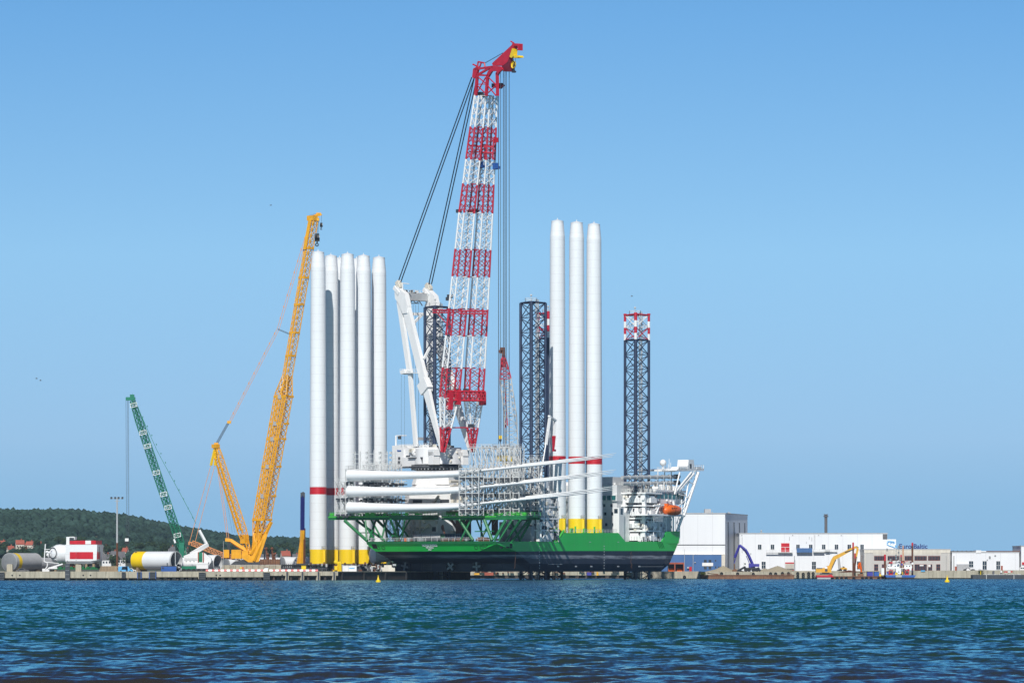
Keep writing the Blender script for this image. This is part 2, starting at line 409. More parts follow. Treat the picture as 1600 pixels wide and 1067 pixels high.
    t1 = vm('MULTIPLY', vm('SUBTRACT', n1.outputs['Color'], (.5, .5, .5)), (.95, .95, 0))
    t2 = vm('MULTIPLY', vm('SUBTRACT', n2.outputs['Color'], (.5, .5, .5)), (.6, .6, 0))
    dm = N.new('ShaderNodeMapRange'); dm.inputs[1].default_value = 110; dm.inputs[2].default_value = 520; dm.inputs[3].default_value = .7; dm.inputs[4].default_value = 1.5
    L.new(sp.outputs['Y'], dm.inputs[0])
    def vs(a, f):
        q = N.new('ShaderNodeVectorMath'); q.operation = 'SCALE'; L.new(a, q.inputs[0]); L.new(f, q.inputs['Scale']); return q.outputs[0]
    t1 = vs(vm('ADD', t1, (0, -.07, 0)), dm.outputs[0])      # the visible faces of the chop are the fronts, leaning towards the beach
    ge = N.new('ShaderNodeNewGeometry')
    nn_ = vm('NORMALIZE', vm('ADD', vm('ADD', ge.outputs['Normal'], t1), t2)); L.new(nn_, b.inputs['Normal'])
    # body colour below, sky reflection above, split by Fresnel; a deeper blue-green for the mirrored sky is put into the gloss colour
    b.inputs['Specular IOR Level'].default_value = 0
    gl = N.new('ShaderNodeBsdfGlossy'); gl.inputs['Color'].default_value = (.47, .81, .90, 1); gl.inputs['Roughness'].default_value = .09; L.new(nn_, gl.inputs['Normal'])
    fr_ = N.new('ShaderNodeFresnel'); fr_.inputs['IOR'].default_value = 1.33; L.new(nn_, fr_.inputs['Normal'])
    ms = N.new('ShaderNodeMixShader'); L.new(fr_.outputs[0], ms.inputs[0]); L.new(b.outputs[0], ms.inputs[1]); L.new(gl.outputs[0], ms.inputs[2]); L.new(ms.outputs[0], N['Material Output'].inputs['Surface'])
    me.materials.append(m)
    return o
make_water()

# ---------------------------------------------------------------- land and hills
g = MB()
zl = 2.55
line = [(-900, 1404), (XZ(530, 1415), 1415), (XZ(735, 1530), 1530), (XZ(690, 1770), 1770), (XZ(988, 1770), 1770), (XZ(988, 1648), 1648), (900, 1648)]
g._add([(x, y, zl) for x, y in line] + [(2400, 6900, zl), (-2400, 6900, zl)], [tuple(range(9))])
tag(g.build('ground', 'asph', org=(0, 1500, 0)), kind='structure')
ridge = [(-400, 782), (-200, 784), (-60, 789), (0, 793), (60, 797), (120, 796), (190, 803), (240, 812), (270, 818), (330, 828), (380, 836), (430, 838), (480, 838), (540, 846), (600, 862), (680, 882), (760, 893)]
rx = [XZ(a, 5200) for a, _ in ridge]; rz = [ZY(b, 5200) - 9 for _, b in ridge]
def hillz(x, y):
    t = np.clip((y - 2600) / 2600, 0, 1); s = t * t * (3 - 2 * t)
    top = np.interp(x * 5200 / np.maximum(y, 1) * .5 + x * .5, rx, rz)
    bump_ = 6 * np.sin(x * .013 + y * .004) * np.sin(y * .0065 + .8) * t * (1 - t) * 4
    back = np.clip((y - 5200) / 1300, 0, 1)
    return 2.6 + np.maximum(top - 2.6, 0) * s * (1 - back * back) + bump_
nx, ny = 80, 70
gx = np.linspace(-1100, 60, nx); gy = np.linspace(2560, 6500, ny)
X_, Y_ = np.meshgrid(gx, gy); Zh = hillz(X_, Y_) - .05
h = MB(); idx = np.arange(nx * ny).reshape(ny, nx)
h._add(np.stack([X_, Y_, Zh], -1).reshape(-1, 3).tolist(), np.stack([idx[:-1, :-1], idx[:-1, 1:], idx[1:, 1:], idx[1:, :-1]], -1).reshape(-1, 4).tolist())
tag(h.build('hills', 'ground', smooth=True, org=(0, 5000, 0)), kind='structure')
# the wood on the hillside: one mass of crowns
def ico():
    import bmesh
    bm = bmesh.new(); bmesh.ops.create_icosphere(bm, subdivisions=1, radius=1)
    v = np.array([p.co[:] for p in bm.verts]); f = np.array([[q.index for q in p.verts] for p in bm.faces]); bm.free(); return v, f
IV, IF = ico(); HOUSES = []
def on_hill(px, row, ystart=2620):
    y = ystart
    while y < 5200 and hillz(np.array([XZ(px, y)]), np.array([y]))[0] < ZY(row, y): y += 10
    return y
def forest():
    n = 50000
    x = rng.uniform(-1060, 0, n); y = 3150 + 2200 * rng.random(n) ** .85
    keep = (x > -.19 * y) & (hillz(x, y) > 3.5)
    for hx, hy, hw in HOUSES: keep &= ~((np.abs(x - hx) < hw * 1.5 + 4) & (y > hy - 260) & (y < hy + 14))
    x, y = x[keep], y[keep]; n = len(x)
    r = 1.8 + 2.8 * rng.random(n) ** 2
    z = hillz(x, y) + r * .7 + rng.uniform(0, 1.4, n)
    sc = rng.uniform(.7, 1.15, n)
    nv = len(IV)
    d = 1 + .5 * (rng.random((n, nv)) - .5)
    pts = IV[None] * d[..., None] * r[:, None, None]
    pts[..., 2] *= sc[:, None]
    pts += np.stack([x, y, z], -1)[:, None, :]
    fs = (IF[None] + (np.arange(n) * nv)[:, None, None]).reshape(-1, 3)
    me = bpy.data.meshes.new('forest'); p = pts.reshape(-1, 3).astype(np.float32)
    me.vertices.add(len(p)); me.vertices.foreach_set('co', p.ravel()); me.loops.add(fs.size); me.loops.foreach_set('vertex_index', fs.astype(np.int32).ravel())
    me.polygons.add(len(fs)); me.polygons.foreach_set('loop_start', np.arange(0, fs.size, 3, dtype=np.int32)); me.update(calc_edges=True)
    me.materials.append(M['wood'])
    o = bpy.data.objects.new('forest', me); C.objects.link(o); tag(o, 'dense green wood covering the hillside behind the harbour', 'forest', kind='stuff')

# trees and houses of the town at the foot of the hill
def leaf_tree(px, ytop, ybase, Y, label, wid=1.0, kind=0):
    Y = on_hill(px, ytop + 22 * 3000 / Y); b = P(px, ybase, Y); b.z = float(hillz(np.array([b.x]), np.array([Y]))[0]); hgt = ZY(ytop, Y) - b.z
    t = thing(('broad_tree', 'slender_tree')[kind], label, 'tree', b, 'trees at the edge of the town')
    tr = MB(); tr.tube(b, b + UP * hgt * .55, hgt * .03, hgt * .015, n=7)
    for i in range(5):
        a = random.random() * 6.28; p = b + UP * hgt * random.uniform(.28, .5)
        tr.tube(p, p + V((math.cos(a) * .2, math.sin(a) * .2, .22)) * hgt, hgt * .012, hgt * .004, n=5)
    tr.build('trunk', 'bark', t)
    cr = MB(); rw = hgt * .36 * wid
    lobes = [(V((random.gauss(0, .5) * rw, random.gauss(0, .5) * rw, hgt * random.uniform(.38, .84))), rw * random.uniform(.38, .68)) for _ in range(10)]
    for c, rr in lobes:
        for _ in range(90):
            d = V((random.gauss(0, 1), random.gauss(0, 1), random.gauss(0, 1))).normalized()
            p = b + c + d * rr * random.uniform(.7, 1.08); s = hgt * random.uniform(.018, .042)
            n = (d + V((random.uniform(-.7, .7), random.uniform(-.7, .7), random.uniform(-.2, .9)))).normalized()
            u = n.orthogonal().normalized() * s; v_ = n.cross(u)
            cr._add([p - u - v_ * .6, p + u - v_, p + u * .7 + v_, p - u + v_ * .8], [(0, 1, 2, 3)])
    cr.build('crown', 'leaf', t)
trees = [(4, 846, 3050, 'round tree at the left edge behind the grey tower section', 1.2, 0), (36, 852, 2950, 'leafy tree above the grey tower section', 1.3, 0), (62, 842, 3150, 'dark tree left of the nacelle beside the red roofs', 1.2, 0),
         (72, 858, 2800, 'tree right behind the white boom of the hub frame', 1.1, 0), (96, 838, 3200, 'pale tree rising above the hub of the nacelle', 1.3, 0), (128, 836, 3250, 'tree showing over the red cooler of the nacelle', 1.2, 0), (168, 850, 3000, 'tree right of the nacelle over the white houses', 1.2, 0),
         (176, 866, 2700, 'low tree just left of the lamp mast', 1.2, 0), (194, 848, 3100, 'tree between lamp mast and the hanging crane hook', 1.1, 0), (214, 846, 3150, 'tree over the yellow end of the tower section', 1.3, 0), (236, 844, 3150, 'wide tree behind the white tower section', 1.3, 0),
         (256, 848, 3100, 'tree left of the green crane boom foot', 1.2, 0), (300, 852, 3000, 'tree behind the white struts of the green crane', 1.2, 0), (326, 856, 3000, 'tree behind the orange ballast arm', 1.2, 0), (345, 854, 3000, 'tree left of the yellow crane arm post', 1.1, 0),
         (424, 850, 3050, 'tree just right of the yellow crane boom', 1.2, 0), (440, 846, 3100, 'pale tree between yellow crane and drill rig', 1.3, 0), (460, 850, 3000, 'slender dark tree left of the drill rig', .7, 1), (482, 852, 3000, 'tree between drill rig and first tower', 1.2, 0),
         (150, 856, 2900, 'tree hiding behind the rear end of the nacelle', 1.2, 0), (20, 864, 2750, 'low tree above the dark tarpaulin of the grey section', 1.3, 0)]
for px, yt, Y, lb, wd, kd in trees: leaf_tree(px, yt, 890, Y, lb, wd, kd)

def house(px, w_, yr, ye, Y, label, roof='brick', wallm='plaster', turn=0.0):
    """w_: width in pixels, yr ridge row, ye eaves row"""
    Y = on_hill(px, ye + (ye - yr) * 1.3); b = P(px, 890, Y); b.z = float(hillz(np.array([b.x]), np.array([Y]))[0]); W = w_ / F * Y / 2; ze, zr = ZY(ye, Y), ZY(yr, Y); D = W * .8
    HOUSES.append((b.x, Y, W))
    t = thing('town_house', label, 'house', b, 'houses of the town')
    ca, sa = math.cos(turn), math.sin(turn)
    def q(x, y, z): return (b.x + x * ca - y * sa, b.y + x * sa + y * ca, z)
    m = MB(); m.box8([q(-W, -D, b.z - 3), q(W, -D, b.z - 3), q(W, D, b.z - 3), q(-W, D, b.z - 3), q(-W, -D, ze), q(W, -D, ze), q(W, D, ze), q(-W, D, ze)])
    m._add([q(-W, -D, ze), q(-W, D, ze), q(-W, 0, zr - .3)], [(0, 1, 2)]); m._add([q(W, -D, ze), q(W, D, ze), q(W, 0, zr - .3)], [(0, 1, 2)])
    m.build('wall', wallm, t)
    r = MB(); o_ = W * 1.06; E = D * 1.12; th = .35
    for s in (-1, 1):
        r.prism([q(-o_, s * E, ze - .25), q(o_, s * E, ze - .25), q(o_, 0, zr), q(-o_, 0, zr)], (0, 0, th))
    rf = r.build('roof', roof, t)
    c = MB(); c.obox(q(W * .4, D * .2, zr + .3), (.5, 0, 0), (0, .5, 0), (0, 0, 1.2)); c.build('chimney', 'brick', rf)
    nw = max(3, int(W * 2 / 3)); hh = 1.2
    for i in range(nw):
        x = -W + (i + .5) * 2 * W / nw; zc = ze - 1.9
        k = MB(); k.obox(q(x, -D, zc), V((ca, sa, 0)) * .5, V((-sa, ca, 0)) * .06, (0, 0, .65)); k.build('window', 'glass', t)
hs_ = [(4, 10, 845, 849, 3050, 'red roofed house at the left edge of the town', 'brick', .3), (31, 13, 844, 850, 3000, 'house with wide red roof left of the nacelle', 'brick', .25), (47, 12, 846, 851, 3000, 'red roofed house nearest the upright white boom', 'brick', -.3),
       (16, 11, 853, 858, 2850, 'low house with orange red roof over the grey section', 'brick', .5), (62, 9, 848, 852, 3000, 'small red roofed house beside the upright boom', 'brick', -.2), (40, 8, 857, 861, 2800, 'white gabled house above the grey tower section', 'brick', .9),
       (163, 15, 853, 861, 2700, 'cream house with grey roof behind the rear of the nacelle', 'slate', .4), (166, 14, 866, 874, 2600, 'white house low behind the rear of the nacelle', 'slate', .2), (178, 9, 861, 866, 2700, 'small white house left of the lamp mast', 'slate', -.3),
       (189, 12, 862, 873, 2600, 'white block shaped house right of the lamp mast', 'slate', .3), (196, 9, 856, 862, 2800, 'house with red end wall beneath the crane hook', 'brick', -.4), (268, 10, 854, 860, 2800, 'white house left of the green boom foot', 'slate', .3), (292, 9, 857, 862, 2800, 'grey roofed house behind the green crane', 'slate', .1),
       (411, 14, 866, 872, 2600, 'white house right of the yellow crane', 'slate', .2), (428, 11, 866, 873, 2600, 'pale house in front of the trees by the thin mast', 'slate', -.3), (446, 14, 861, 868, 2650, 'red roofed house between yellow crane and drill rig', 'brick', .3), (462, 10, 866, 872, 2600, 'white house left of the drill rig', 'slate', .2)]
for px, w_, yr, ye, Y, lb, rf, tn in hs_: house(px, w_, yr, ye, Y, lb, rf, 'plaster' if rf == 'brick' else 'white', tn)

forest()
# ---------------------------------------------------------------- the jack-up ship
EL = V((.470, .8827, 0)); EB = V((-.8827, .470, 0)); SC = V((-5.45, 1440, 0))   # along the ship, across it, stern corner on starboard
def S(a, b, z): return SC + EL * a + EB * b + UP * z
def sa(px, py, a): return onplane(px, py, SC + EL * a, EB)      # point of the plane a = const seen at a pixel
def sb(px, py, b): return onplane(px, py, SC + EB * b, EL)
def A_of(p): return (p - SC).dot(EL)
def B_of(p): return (p - SC).dot(EB)
def sbox(mb, a0, a1, b0, b1, z0, z1, k=None):
    mb.box8([S(a0, b0, z0), S(a0, b1, z0), S(a1, b1, z0), S(a1, b0, z0), S(a0, b0, z1), S(a0, b1, z1), S(a1, b1, z1), S(a1, b0, z1)][::1], k)

ship = thing('jackup_ship', 'green and black jack-up installation ship standing out of the water on four lattice legs', 'ship', S(70, 25, 0))
ZT, ZM, ZK = 13.25, 9.8, 2.85
# hull: rings of starboard top, mid, low, keel, keel, low, mid, top
def zt_of(py, px, b=0.0): return sb(px, py, b).z
st = [
 [(0, 0, ZT), (2.3, 8, ZM), (19.5, 8, 5.7), (19.5, 8, ZK)],
 [(.3, 0, ZT - .9), (10, 3.0, ZM), (23, 4.0, 5.5), (24, 4, ZK)],
 [(14, 0, ZT), (15, 0, ZM), (25, 0, 5.6), (27, 1.2, ZK)],
 [(60, 0, ZT), (60, 0, ZM + .35), (60, 0, 5.6), (60, 1.2, ZK)],
 [(120, 0, ZT + .6), (120, 0, ZM + .6), (120, 0, 5.6), (120, 1.2, ZK)],
 [(133, 0, ZT + .6), (133, 0, ZM + .65), (131, 0, 5.6), (128, 1.2, ZK)],
 [(143, 0, ZT + .6), (140.5, .3, ZM + .65), (137, 1.0, 5.6), (133, 2.5, ZK)],
 [(147.5, 7, ZT + .6), (145, 7.5, ZM + .65), (141.5, 8.5, 5.6), (136, 9.5, ZK)],
]
# first two rings meet at the transom corner: the upper corner belongs to both
hm = MB(); rings = []
PORT = ([0, 2.4, 1.0, 1.0], [0, 1.2, .5, .5])
for r in st:
    ins = PORT[len(rings)] if len(rings) < 2 else [q[1] for q in r]      # the port quarter is fuller than the starboard one
    full = r + [(q[0], 51 - i_, q[2]) for q, i_ in zip(r[::-1], ins[::-1])]
    rings.append([S(*p) for p in full])
for r in rings: hm.v += [tuple(p) for p in r]
for i in range(len(rings) - 1):
    for j in range(7):
        hm.f.append([i * 8 + j, i * 8 + j + 1, (i + 1) * 8 + j + 1, (i + 1) * 8 + j]); hm.m.append(0 if j in (0, 6) else 2 if j == 3 else 1)
    hm.f.append([i * 8 + 7, i * 8, (i + 1) * 8, (i + 1) * 8 + 7]); hm.m.append(3)
for e in (0, len(rings) - 1):
    o = e * 8
    for q, k in (((0, 1, 6, 7), 0), ((1, 2, 5, 6), 1), ((2, 3, 4, 5), 1)):
        hm.f.append([o + x for x in q]); hm.m.append(k)
hull = hm.build('hull', ['green', 'hull', 'hull', 'dgreen'], ship)

# raised middle deck and bow bulwark (green plating carried up from the side)
def side_a(px, py=845): return A_of(sb(px, py, 0))
rd = MB()
aa = [side_a(870), side_a(882), side_a(966), side_a(977)]
zr_ = zt_of(832.5, 900) 
lo = ZT - .5
poly = [S(aa[0], -.02, lo), S(aa[3], -.02, lo), S(aa[3], -.02, ZT + .5), S(aa[2], -.02, zr_ + .35), S(aa[1], -.02, zr_), S(aa[0], -.02, ZT + .1)]
rd.prism(poly, EB * 13)
rd.build('raised_deck', 'green', ship)
bw = MB(); a0, a1 = side_a(1033), 143.2
zb = zt_of(829.5, 1061)
bw.prism([S(a0, -.02, ZT), S(a1 - .1, -.02, ZT), S(a1 + .9, -.02, zb), S(a0 + 4.5, -.02, zb - .2)], EB * .5)
bw.prism([S(a1, .2, ZT), S(147.6, 7, ZT), S(148.6, 7, zb), S(a1 + 1, .1, zb)], EL * -.5)
bw.prism([S(147.4, 7, ZT), S(147.4, 44, ZT), S(148.4, 44, zb), S(148.4, 7, zb)], EL * -.5)
bw.build('bow_bulwark', 'green', ship)
# fittings of the hull: mooring openings, name, thrusters, marks
rk = (EL * -2.3 + UP * 3.45).normalized()             # up along the raked transom
rn = EB.cross(rk).normalized()
if rn.dot(EL) > 0: rn = -rn
def tr(px, py):
    """point of the raked transom seen at (px, py)"""
    a = 3.0
    for _ in range(12):
        p = sa(px, py, a); a = (ZT - p.z) * 2.3 / 3.45
    return sa(px, py, a)
for px, py, r in ((744, 855, .62), (752.5, 855, .62), (758, 851, .75), (591, 855.5, .6), (599, 855.5, .6)):
    mo = MB(); c = tr(px, py); mo.lathe(c + rn * .02, rn, [(-.2, r * 1.15), (.06, r * 1.15), (.06, r), (-.15, r * .9), (-.15, 0)], n=14); mo.build('mooring_opening', 'black', hull)
mo = MB(); c = tr(585, 852); mo.obox(c, EB * .9, rk * 1.2, rn * .06); mo.build('mooring_opening', 'black', hull)
for px, py, w_, h_ in ((783, 855, 1.0, .28), (793, 855, 1.0, .28), (798, 855, 1.0, .28), (798.5, 851, .9, .5)): mo = MB(); mo.obox(sb(px, py, 0) , EL * w_, UP * h_, EB * .06); mo.build('mooring_opening', 'black', hull)
text_mesh('name_lettering', 'NORSE ENERGI', tr(672, 853.4) + rn * .06, -EB, rk, 1.05, width=5.9, m='white', parent=ship, bold=.022)
text_mesh('number_lettering', 'IMO 9800206', tr(672, 856.4) + rn * .06, -EB, rk, .62, width=3.0, m='white', parent=ship, bold=.022)
text_mesh('port_lettering', 'OSLO', tr(672, 859.3) + rn * .06, -EB, rk, .62, width=1.3, m='white', parent=ship, bold=.022)
mk = MB()
for px in (843, 944):
    for i in range(9):
        mk.obox(sb(px, 853 + i * 4.3, -.01), EL * .28, UP * .2, EB * .015)
for px in (872, 900, 924, 966, 999): mk.obox(sb(px, 884.5, -.01), EL * .8, UP * .22, EB * .015)
for px in (869, 922, 966, 1000): mk.obox(sb(px, 846.5, -.01), EL * .7, UP * .1, EB * .015)
mk.prism([sb(857, 881, -.01), sb(879, 881, -.01), sb(879, 881.6, -.01), sb(857, 881.6, -.01)], EB * .02)
mk.prism([sb(1000, 884.6, -.01), sb(1037, 884.6, -.01), sb(1037, 885.0, -.01), sb(1000, 885.0, -.01)], EB * .02)
mk.build('draught_marks', 'lgrey', ship)
for b in (45.8, 27.6, 17.2):
    c = S(17.5, b, 4.6)
    th = MB(); th.lathe(c, EL, [(0, 1.75), (1.6, 1.55), (1.6, 1.4), (0, 1.6), (0, 1.75)], n=20); th.tube(c + EL * .9 + UP * 1.2, c + EL * .9 + UP * 3.5, .55, n=10)
    th.tube(c + EL * .5, c + EL * 2.8, .55, .4, n=10)
    t_ = th.build('thruster', 'dgrey', ship, smooth=True)
    pr = MB()
    for i in range(4):
        g_ = i * math.pi / 2 + b; d = EB * math.cos(g_) + UP * math.sin(g_); s_ = EL.cross(d)
        pr.obox(c + EL * .25 + d * .8, d * .72, s_ * .33, EL * .07)
    pr.ball(c + EL * .2, .42); pr.build('propeller', 'grey', t_)
sk = MB(); c = S(20, 38, 5.2); sk.obox(c, EL * .5, EB * 2.2, UP * 1.9)
for i in range(4):
    for j in range(3): sk.obox(c - EL * .55 + EB * (j - 1) * 1.2 + UP * (i - 1.5) * .9, EL * .1, EB * .25, UP * .12)
sk.build('headbox', 'dgrey', ship)
rs = MB()
for i in range(12):
    x = 986.5 + random.uniform(-1.2, 1.2); y = 861.5 + i * 2.2; rs.prism([sb(x - .35, y, -.012), sb(x + .35, y, -.012), sb(x + .25, y + 2.6, -.012), sb(x - .25, y + 2.6, -.012)], EB * .02)
for x, y0, y1 in ((806, 861, 885), (805, 885, 888)):
    rs.prism([sb(x - .3, y0, -.012), sb(x + .3, y0, -.012), sb(x - 1.2, y1, -.012), sb(x - 1.8, y1, -.012)], EB * .02)
rs.build('rust_run', 'rust', hull)
gr = MB()          # rub marks ladder at the bow
for i in range(4): gr.tube(sb(1027 + i * 2.2, 846, -.05), sb(1031 + i * 2.3, 856, -.05), .13, n=4)
gr.build('anchor_rack', 'dgreen', ship)

# ---- legs
def leg(a, b, ztop, banded):
    c = S(a, b, 0); t = 8.75; rot = R(5.3)
    near = V((-math.sin(rot), -math.cos(rot), 0)); side = V((math.cos(rot), -math.sin(rot), 0))
    h_ = t * .866
    ch = [c + near * h_ * .66, c - near * h_ * .33 - side * t / 2, c - near * h_ * .33 + side * t / 2]
    z0 = -9; zs = ztop - 9.2 if banded else ztop
    mb = MB(); tp = MB(); bay = 5.35
    def segs(m, za, zb_, mats=None):
        n = max(1, round((zb_ - za) / bay))
        for i in range(n):
            p, q = za + (zb_ - za) * i / n, za + (zb_ - za) * (i + 1) / n
            for j in range(3):
                u, v_ = ch[j], ch[(j + 1) % 3]
                k = 0 if mats is None else (i % 2)
                mid = (u + v_) / 2
                m.tube(u + UP * p, v_ + UP * q, .17, n=5, k=k, cap=False); m.tube(v_ + UP * p, u + UP * q, .17, n=5, k=k, cap=False)
                m.tube(u + UP * p, v_ + UP * p, .12, n=4, k=k, cap=False)
                m.tube((mid * .5 + u * .5) + UP * (p + (q - p) * .25), mid + UP * p, .06, n=4, k=k, cap=False)
                if mats is None:
                    m.tube(u + UP * p, u + UP * q, .54 if j else .66, n=8, k=k)
                else:
                    m.tube(u + UP * p, u + UP * (p + q) / 2, .5 if j else .62, n=8, k=1); m.tube(u + UP * (p + q) / 2, u + UP * q, .5 if j else .62, n=8, k=0)
    segs(mb, z0, zs)
    for j in range(3): mb.tube(ch[j] + UP * zs, ch[(j + 1) % 3] + UP * zs, .3, n=5)
    lg = mb.build('leg', 'navy', ship)
    if banded:
        segs(tp, zs, ztop, 1)
        for j in range(3): tp.tube(ch[j] + UP * ztop, ch[(j + 1) % 3] + UP * ztop, .32, n=5, k=0); tp.tube(ch[j] + UP * ztop, ch[j] + UP * (ztop + .6), .62, n=8, k=0)
        tp.build('leg_top', ['rcrane', 'white'], lg)
    pi = MB()
    for d in (.25, .33): 
        p = ch[1] * (1 - d - .38) + ch[2] * (d + .38) + near * .8; pi.tube(p, p + UP * (ztop + 1.2), .24, n=6)
    pi.build('water_pipes', 'lgrey', lg)
    pf = MB(); p = ch[2] * .42 + ch[1] * .58 + UP * ztop
    pf.obox(p + UP * .3, side * 2.1, near * 1.2, UP * .15)
    q0 = p + UP * .45; rail(pf, [q0 + side * 2 + near * 1.2, q0 - side * 2 + near * 1.2, q0 - side * 2 - near * 1.2, q0 + side * 2 - near * 1.2, q0 + side * 2 + near * 1.2], 1.2, .07, 1.5)
    pf.tube(q0, q0 + UP * 2.2, .12); pf.ball(q0 + UP * 2.3, .4, n=6)
    pf.build('leg_platform', 'rackw', lg)
leg(40, 7, 96.9, False); leg(40, 45.5, 96.5, False); leg(122, 7, 97, True); leg(122, 43, 98.5, True)

# ---- jacking houses, accommodation, bridge, bow gear
def clutter(mb, a0, a1, b0, b1, z0, z1, face, n, k=(0, 1), smin=.3, smax=1.6):
    """small boxes, pipes and brackets on one face of a house: face 'a' looks aft, 'b' looks to starboard"""
    for _ in range(n):
        z = random.uniform(z0, z1); sx, sz, dp = random.uniform(smin, smax), random.uniform(smin, smax), random.uniform(.15, .7)
        kk = random.choice(k)
        if face == 'a': mb.obox(S(a0 - dp / 2, random.uniform(b0 + sx / 2, b1 - sx / 2), z), EL * dp / 2, EB * sx / 2, UP * sz / 2, kk)
        else: mb.obox(S(random.uniform(a0 + sx / 2, a1 - sx / 2), b0 - dp / 2, z), EL * sx / 2, EB * dp / 2, UP * sz / 2, kk)

def jack_house(a0, a1, b0, b1, ztop, big):
    m = MB(); w_ = 1.2
    zz = ZT + .1
    # open frame: four corner columns, floors, recessed white housings
    for a in (a0, a1 - w_):
        for b in (b0, b1 - w_): sbox(m, a, a + w_, b, b + w_, zz, ztop)
    sbox(m, a0 + 1.6, a1 - 1.6, b0 + 1.6, b1 - 1.6, zz, ztop - .8, 1)
    nf = 4
    for i in range(1, nf + 1):
        z = zz + (ztop - zz) * i / nf; sbox(m, a0 - .5, a1 + .4, b0 - .5, b1 + .4, z - .55, z, 0)
    h = m.build('jacking_house', ['white', 'lgrey'], ship)
    g_ = MB()
    for i in range(nf):
        z = zz + (ztop - zz) * (i + .5) / nf; bm_ = (b0 + b1) / 2; am = (a0 + a1) / 2
        hz = (ztop - zz) / nf
        for (f, c, s) in (('a', S(a0 + .9, bm_, z), EB), ('b', S(am, b0 + .9, z), EL)):
            o = EL if f == 'a' else EB
            g_.obox(c - o * .5 - UP * hz * .12, s * 2.6, o * .9, UP * hz * .2, 0)
            g_.obox(c - o * .2 + UP * hz * .16, s * 1.9, o * .8, UP * hz * .1, 0)
            g_.obox(c + o * .4 + UP * hz * .05, s * 3.0, o * .3, UP * hz * .34, 2)
            for q in (-3.4, 3.4): g_.obox(c - o * .3 + s * q, s * .7, o * .5, UP * hz * .3, 0)
            for q in (-1.6, -.5, .6, 1.7): g_.tube(c - o * 1.3 + s * q - UP * hz * .28, c - o * 1.3 + s * q + UP * hz * .02, .16, n=6, k=1)
    clutter(g_, a0 - .1, a1, b0, b1, zz, ztop, 'a', big, k=(0, 1, 2, 3), smax=1.3)
    clutter(g_, a0, a1, b0 - .1, b1, zz, ztop, 'b', big, k=(0, 1, 2, 3), smax=1.3)
    g_.build('jacking_gear', ['white', 'lgrey', 'dgrey', 'cream'], h)
    r_ = MB()
    for z in (ztop, zz + (ztop - zz) * .5): rail(r_, [S(a0 - .4, b1, z), S(a0 - .4, b0 - .4, z), S(a1, b0 - .4, z)], 1.2, .06, 1.6)
    for _ in range(16):
        p = S(random.uniform(a0, a1), random.uniform(b0, b1), ztop); r_.obox(p + UP * .6, EL * random.uniform(.2, .8), EB * random.uniform(.2, .7), UP * random.uniform(.3, 1.0))
    r_.build('guard_rail', 'rackw', h)
jack_house(116, 129, .6, 9.8, ZY(769, 1544), 30)
jack_house(33, 47, .6, 13.4, ZY(772, 1476), 60)
# white columns and ladder tower beside the stern jacking house
cl = MB()
p = sb(854, 845, 1.2); cl.tube(V((p.x, p.y, ZT)), V((p.x, p.y, ZY(780, p.y))), .85, n=12)
for px in (808, 817, 845): 
    p = sa(px, 845, 31.5); cl.tube(V((p.x, p.y, ZT)), V((p.x, p.y, ZY(815, p.y))), .3, n=6)
    cl.tube(V((p.x, p.y, ZT)), V((p.x + 3, p.y, ZY(822, p.y))), .18, n=5)
cl.build('deck_columns', 'white', ship, smooth=True)
ld = MB(); p = sb(869, 845, 1.0)
lattice(ld, V((p.x, p.y, ZT)), V((p.x, p.y, ZY(783, p.y))), (1, 0, 0), 1.7, 1.7, 1.7, 1.7, 12, .12, .07)
ld.build('stair_tower', 'rackw', ship)

ac = MB(); zt = ZY(757, 1540)
sbox(ac, 112, 126, 10, 42, ZT, zt); sbox(ac, 114, 125, 12.5, 30, zt, zt + 3.0)
sbox(ac, 111.2, 126.5, 9.6, 42.5, zt - 3.6 - 2.3, zt - 3.6, 0)
acc = ac.build('accommodation', 'house', ship)
wn = MB(); ztw = zt - 3.6
for i in range(9):
    b = 10.2 + i * 2.0
    wn.prism([S(111.15, b, ztw - 2.0), S(111.15, b + 1.35, ztw - 2.0), S(111.15, b + 1.55, ztw - .3), S(111.15, b - .1, ztw - .3)], EL * -.05)
wn.build('bridge_windows', 'teal', acc)
for i, z in enumerate((16.5, 20, 24, 27)):
    for b in (11, 14, 17.5, 21): pw = MB(); pw.obox(S(111.97, b + .4 * i, z), EB * .45, UP * .55, EL * .05); pw.build('porthole', 'glass', acc)
wl = MB(); sbox(wl, 104, 108, 5.1, 7.4, ZT, ZY(793, 1533)); sbox(wl, 108, 115, 6.5, 9.5, ZT, ZY(800, 1538))
wl.obox(S(103.96, 6.4, ZY(798, 1533)), EB * .7, UP * .8, EL * .04, 1); wl.obox(S(106, 5.07, ZY(798.5, 1534)), EL * .9, UP * 1.1, EB * .04, 1)
for _ in range(26):
    wl.obox(S(random.uniform(112.5, 125), random.uniform(11, 40), zt + .5), EL * random.uniform(.2, .9), EB * random.uniform(.3, 1.2), UP * random.uniform(.2, .9), 0)
rail(wl, [S(112.2, 42, zt), S(112.2, 10.2, zt), S(125, 10.2, zt)], 1.2, .06, 2.0, 0)
wl.build('side_house', ['white', 'glass'], acc)

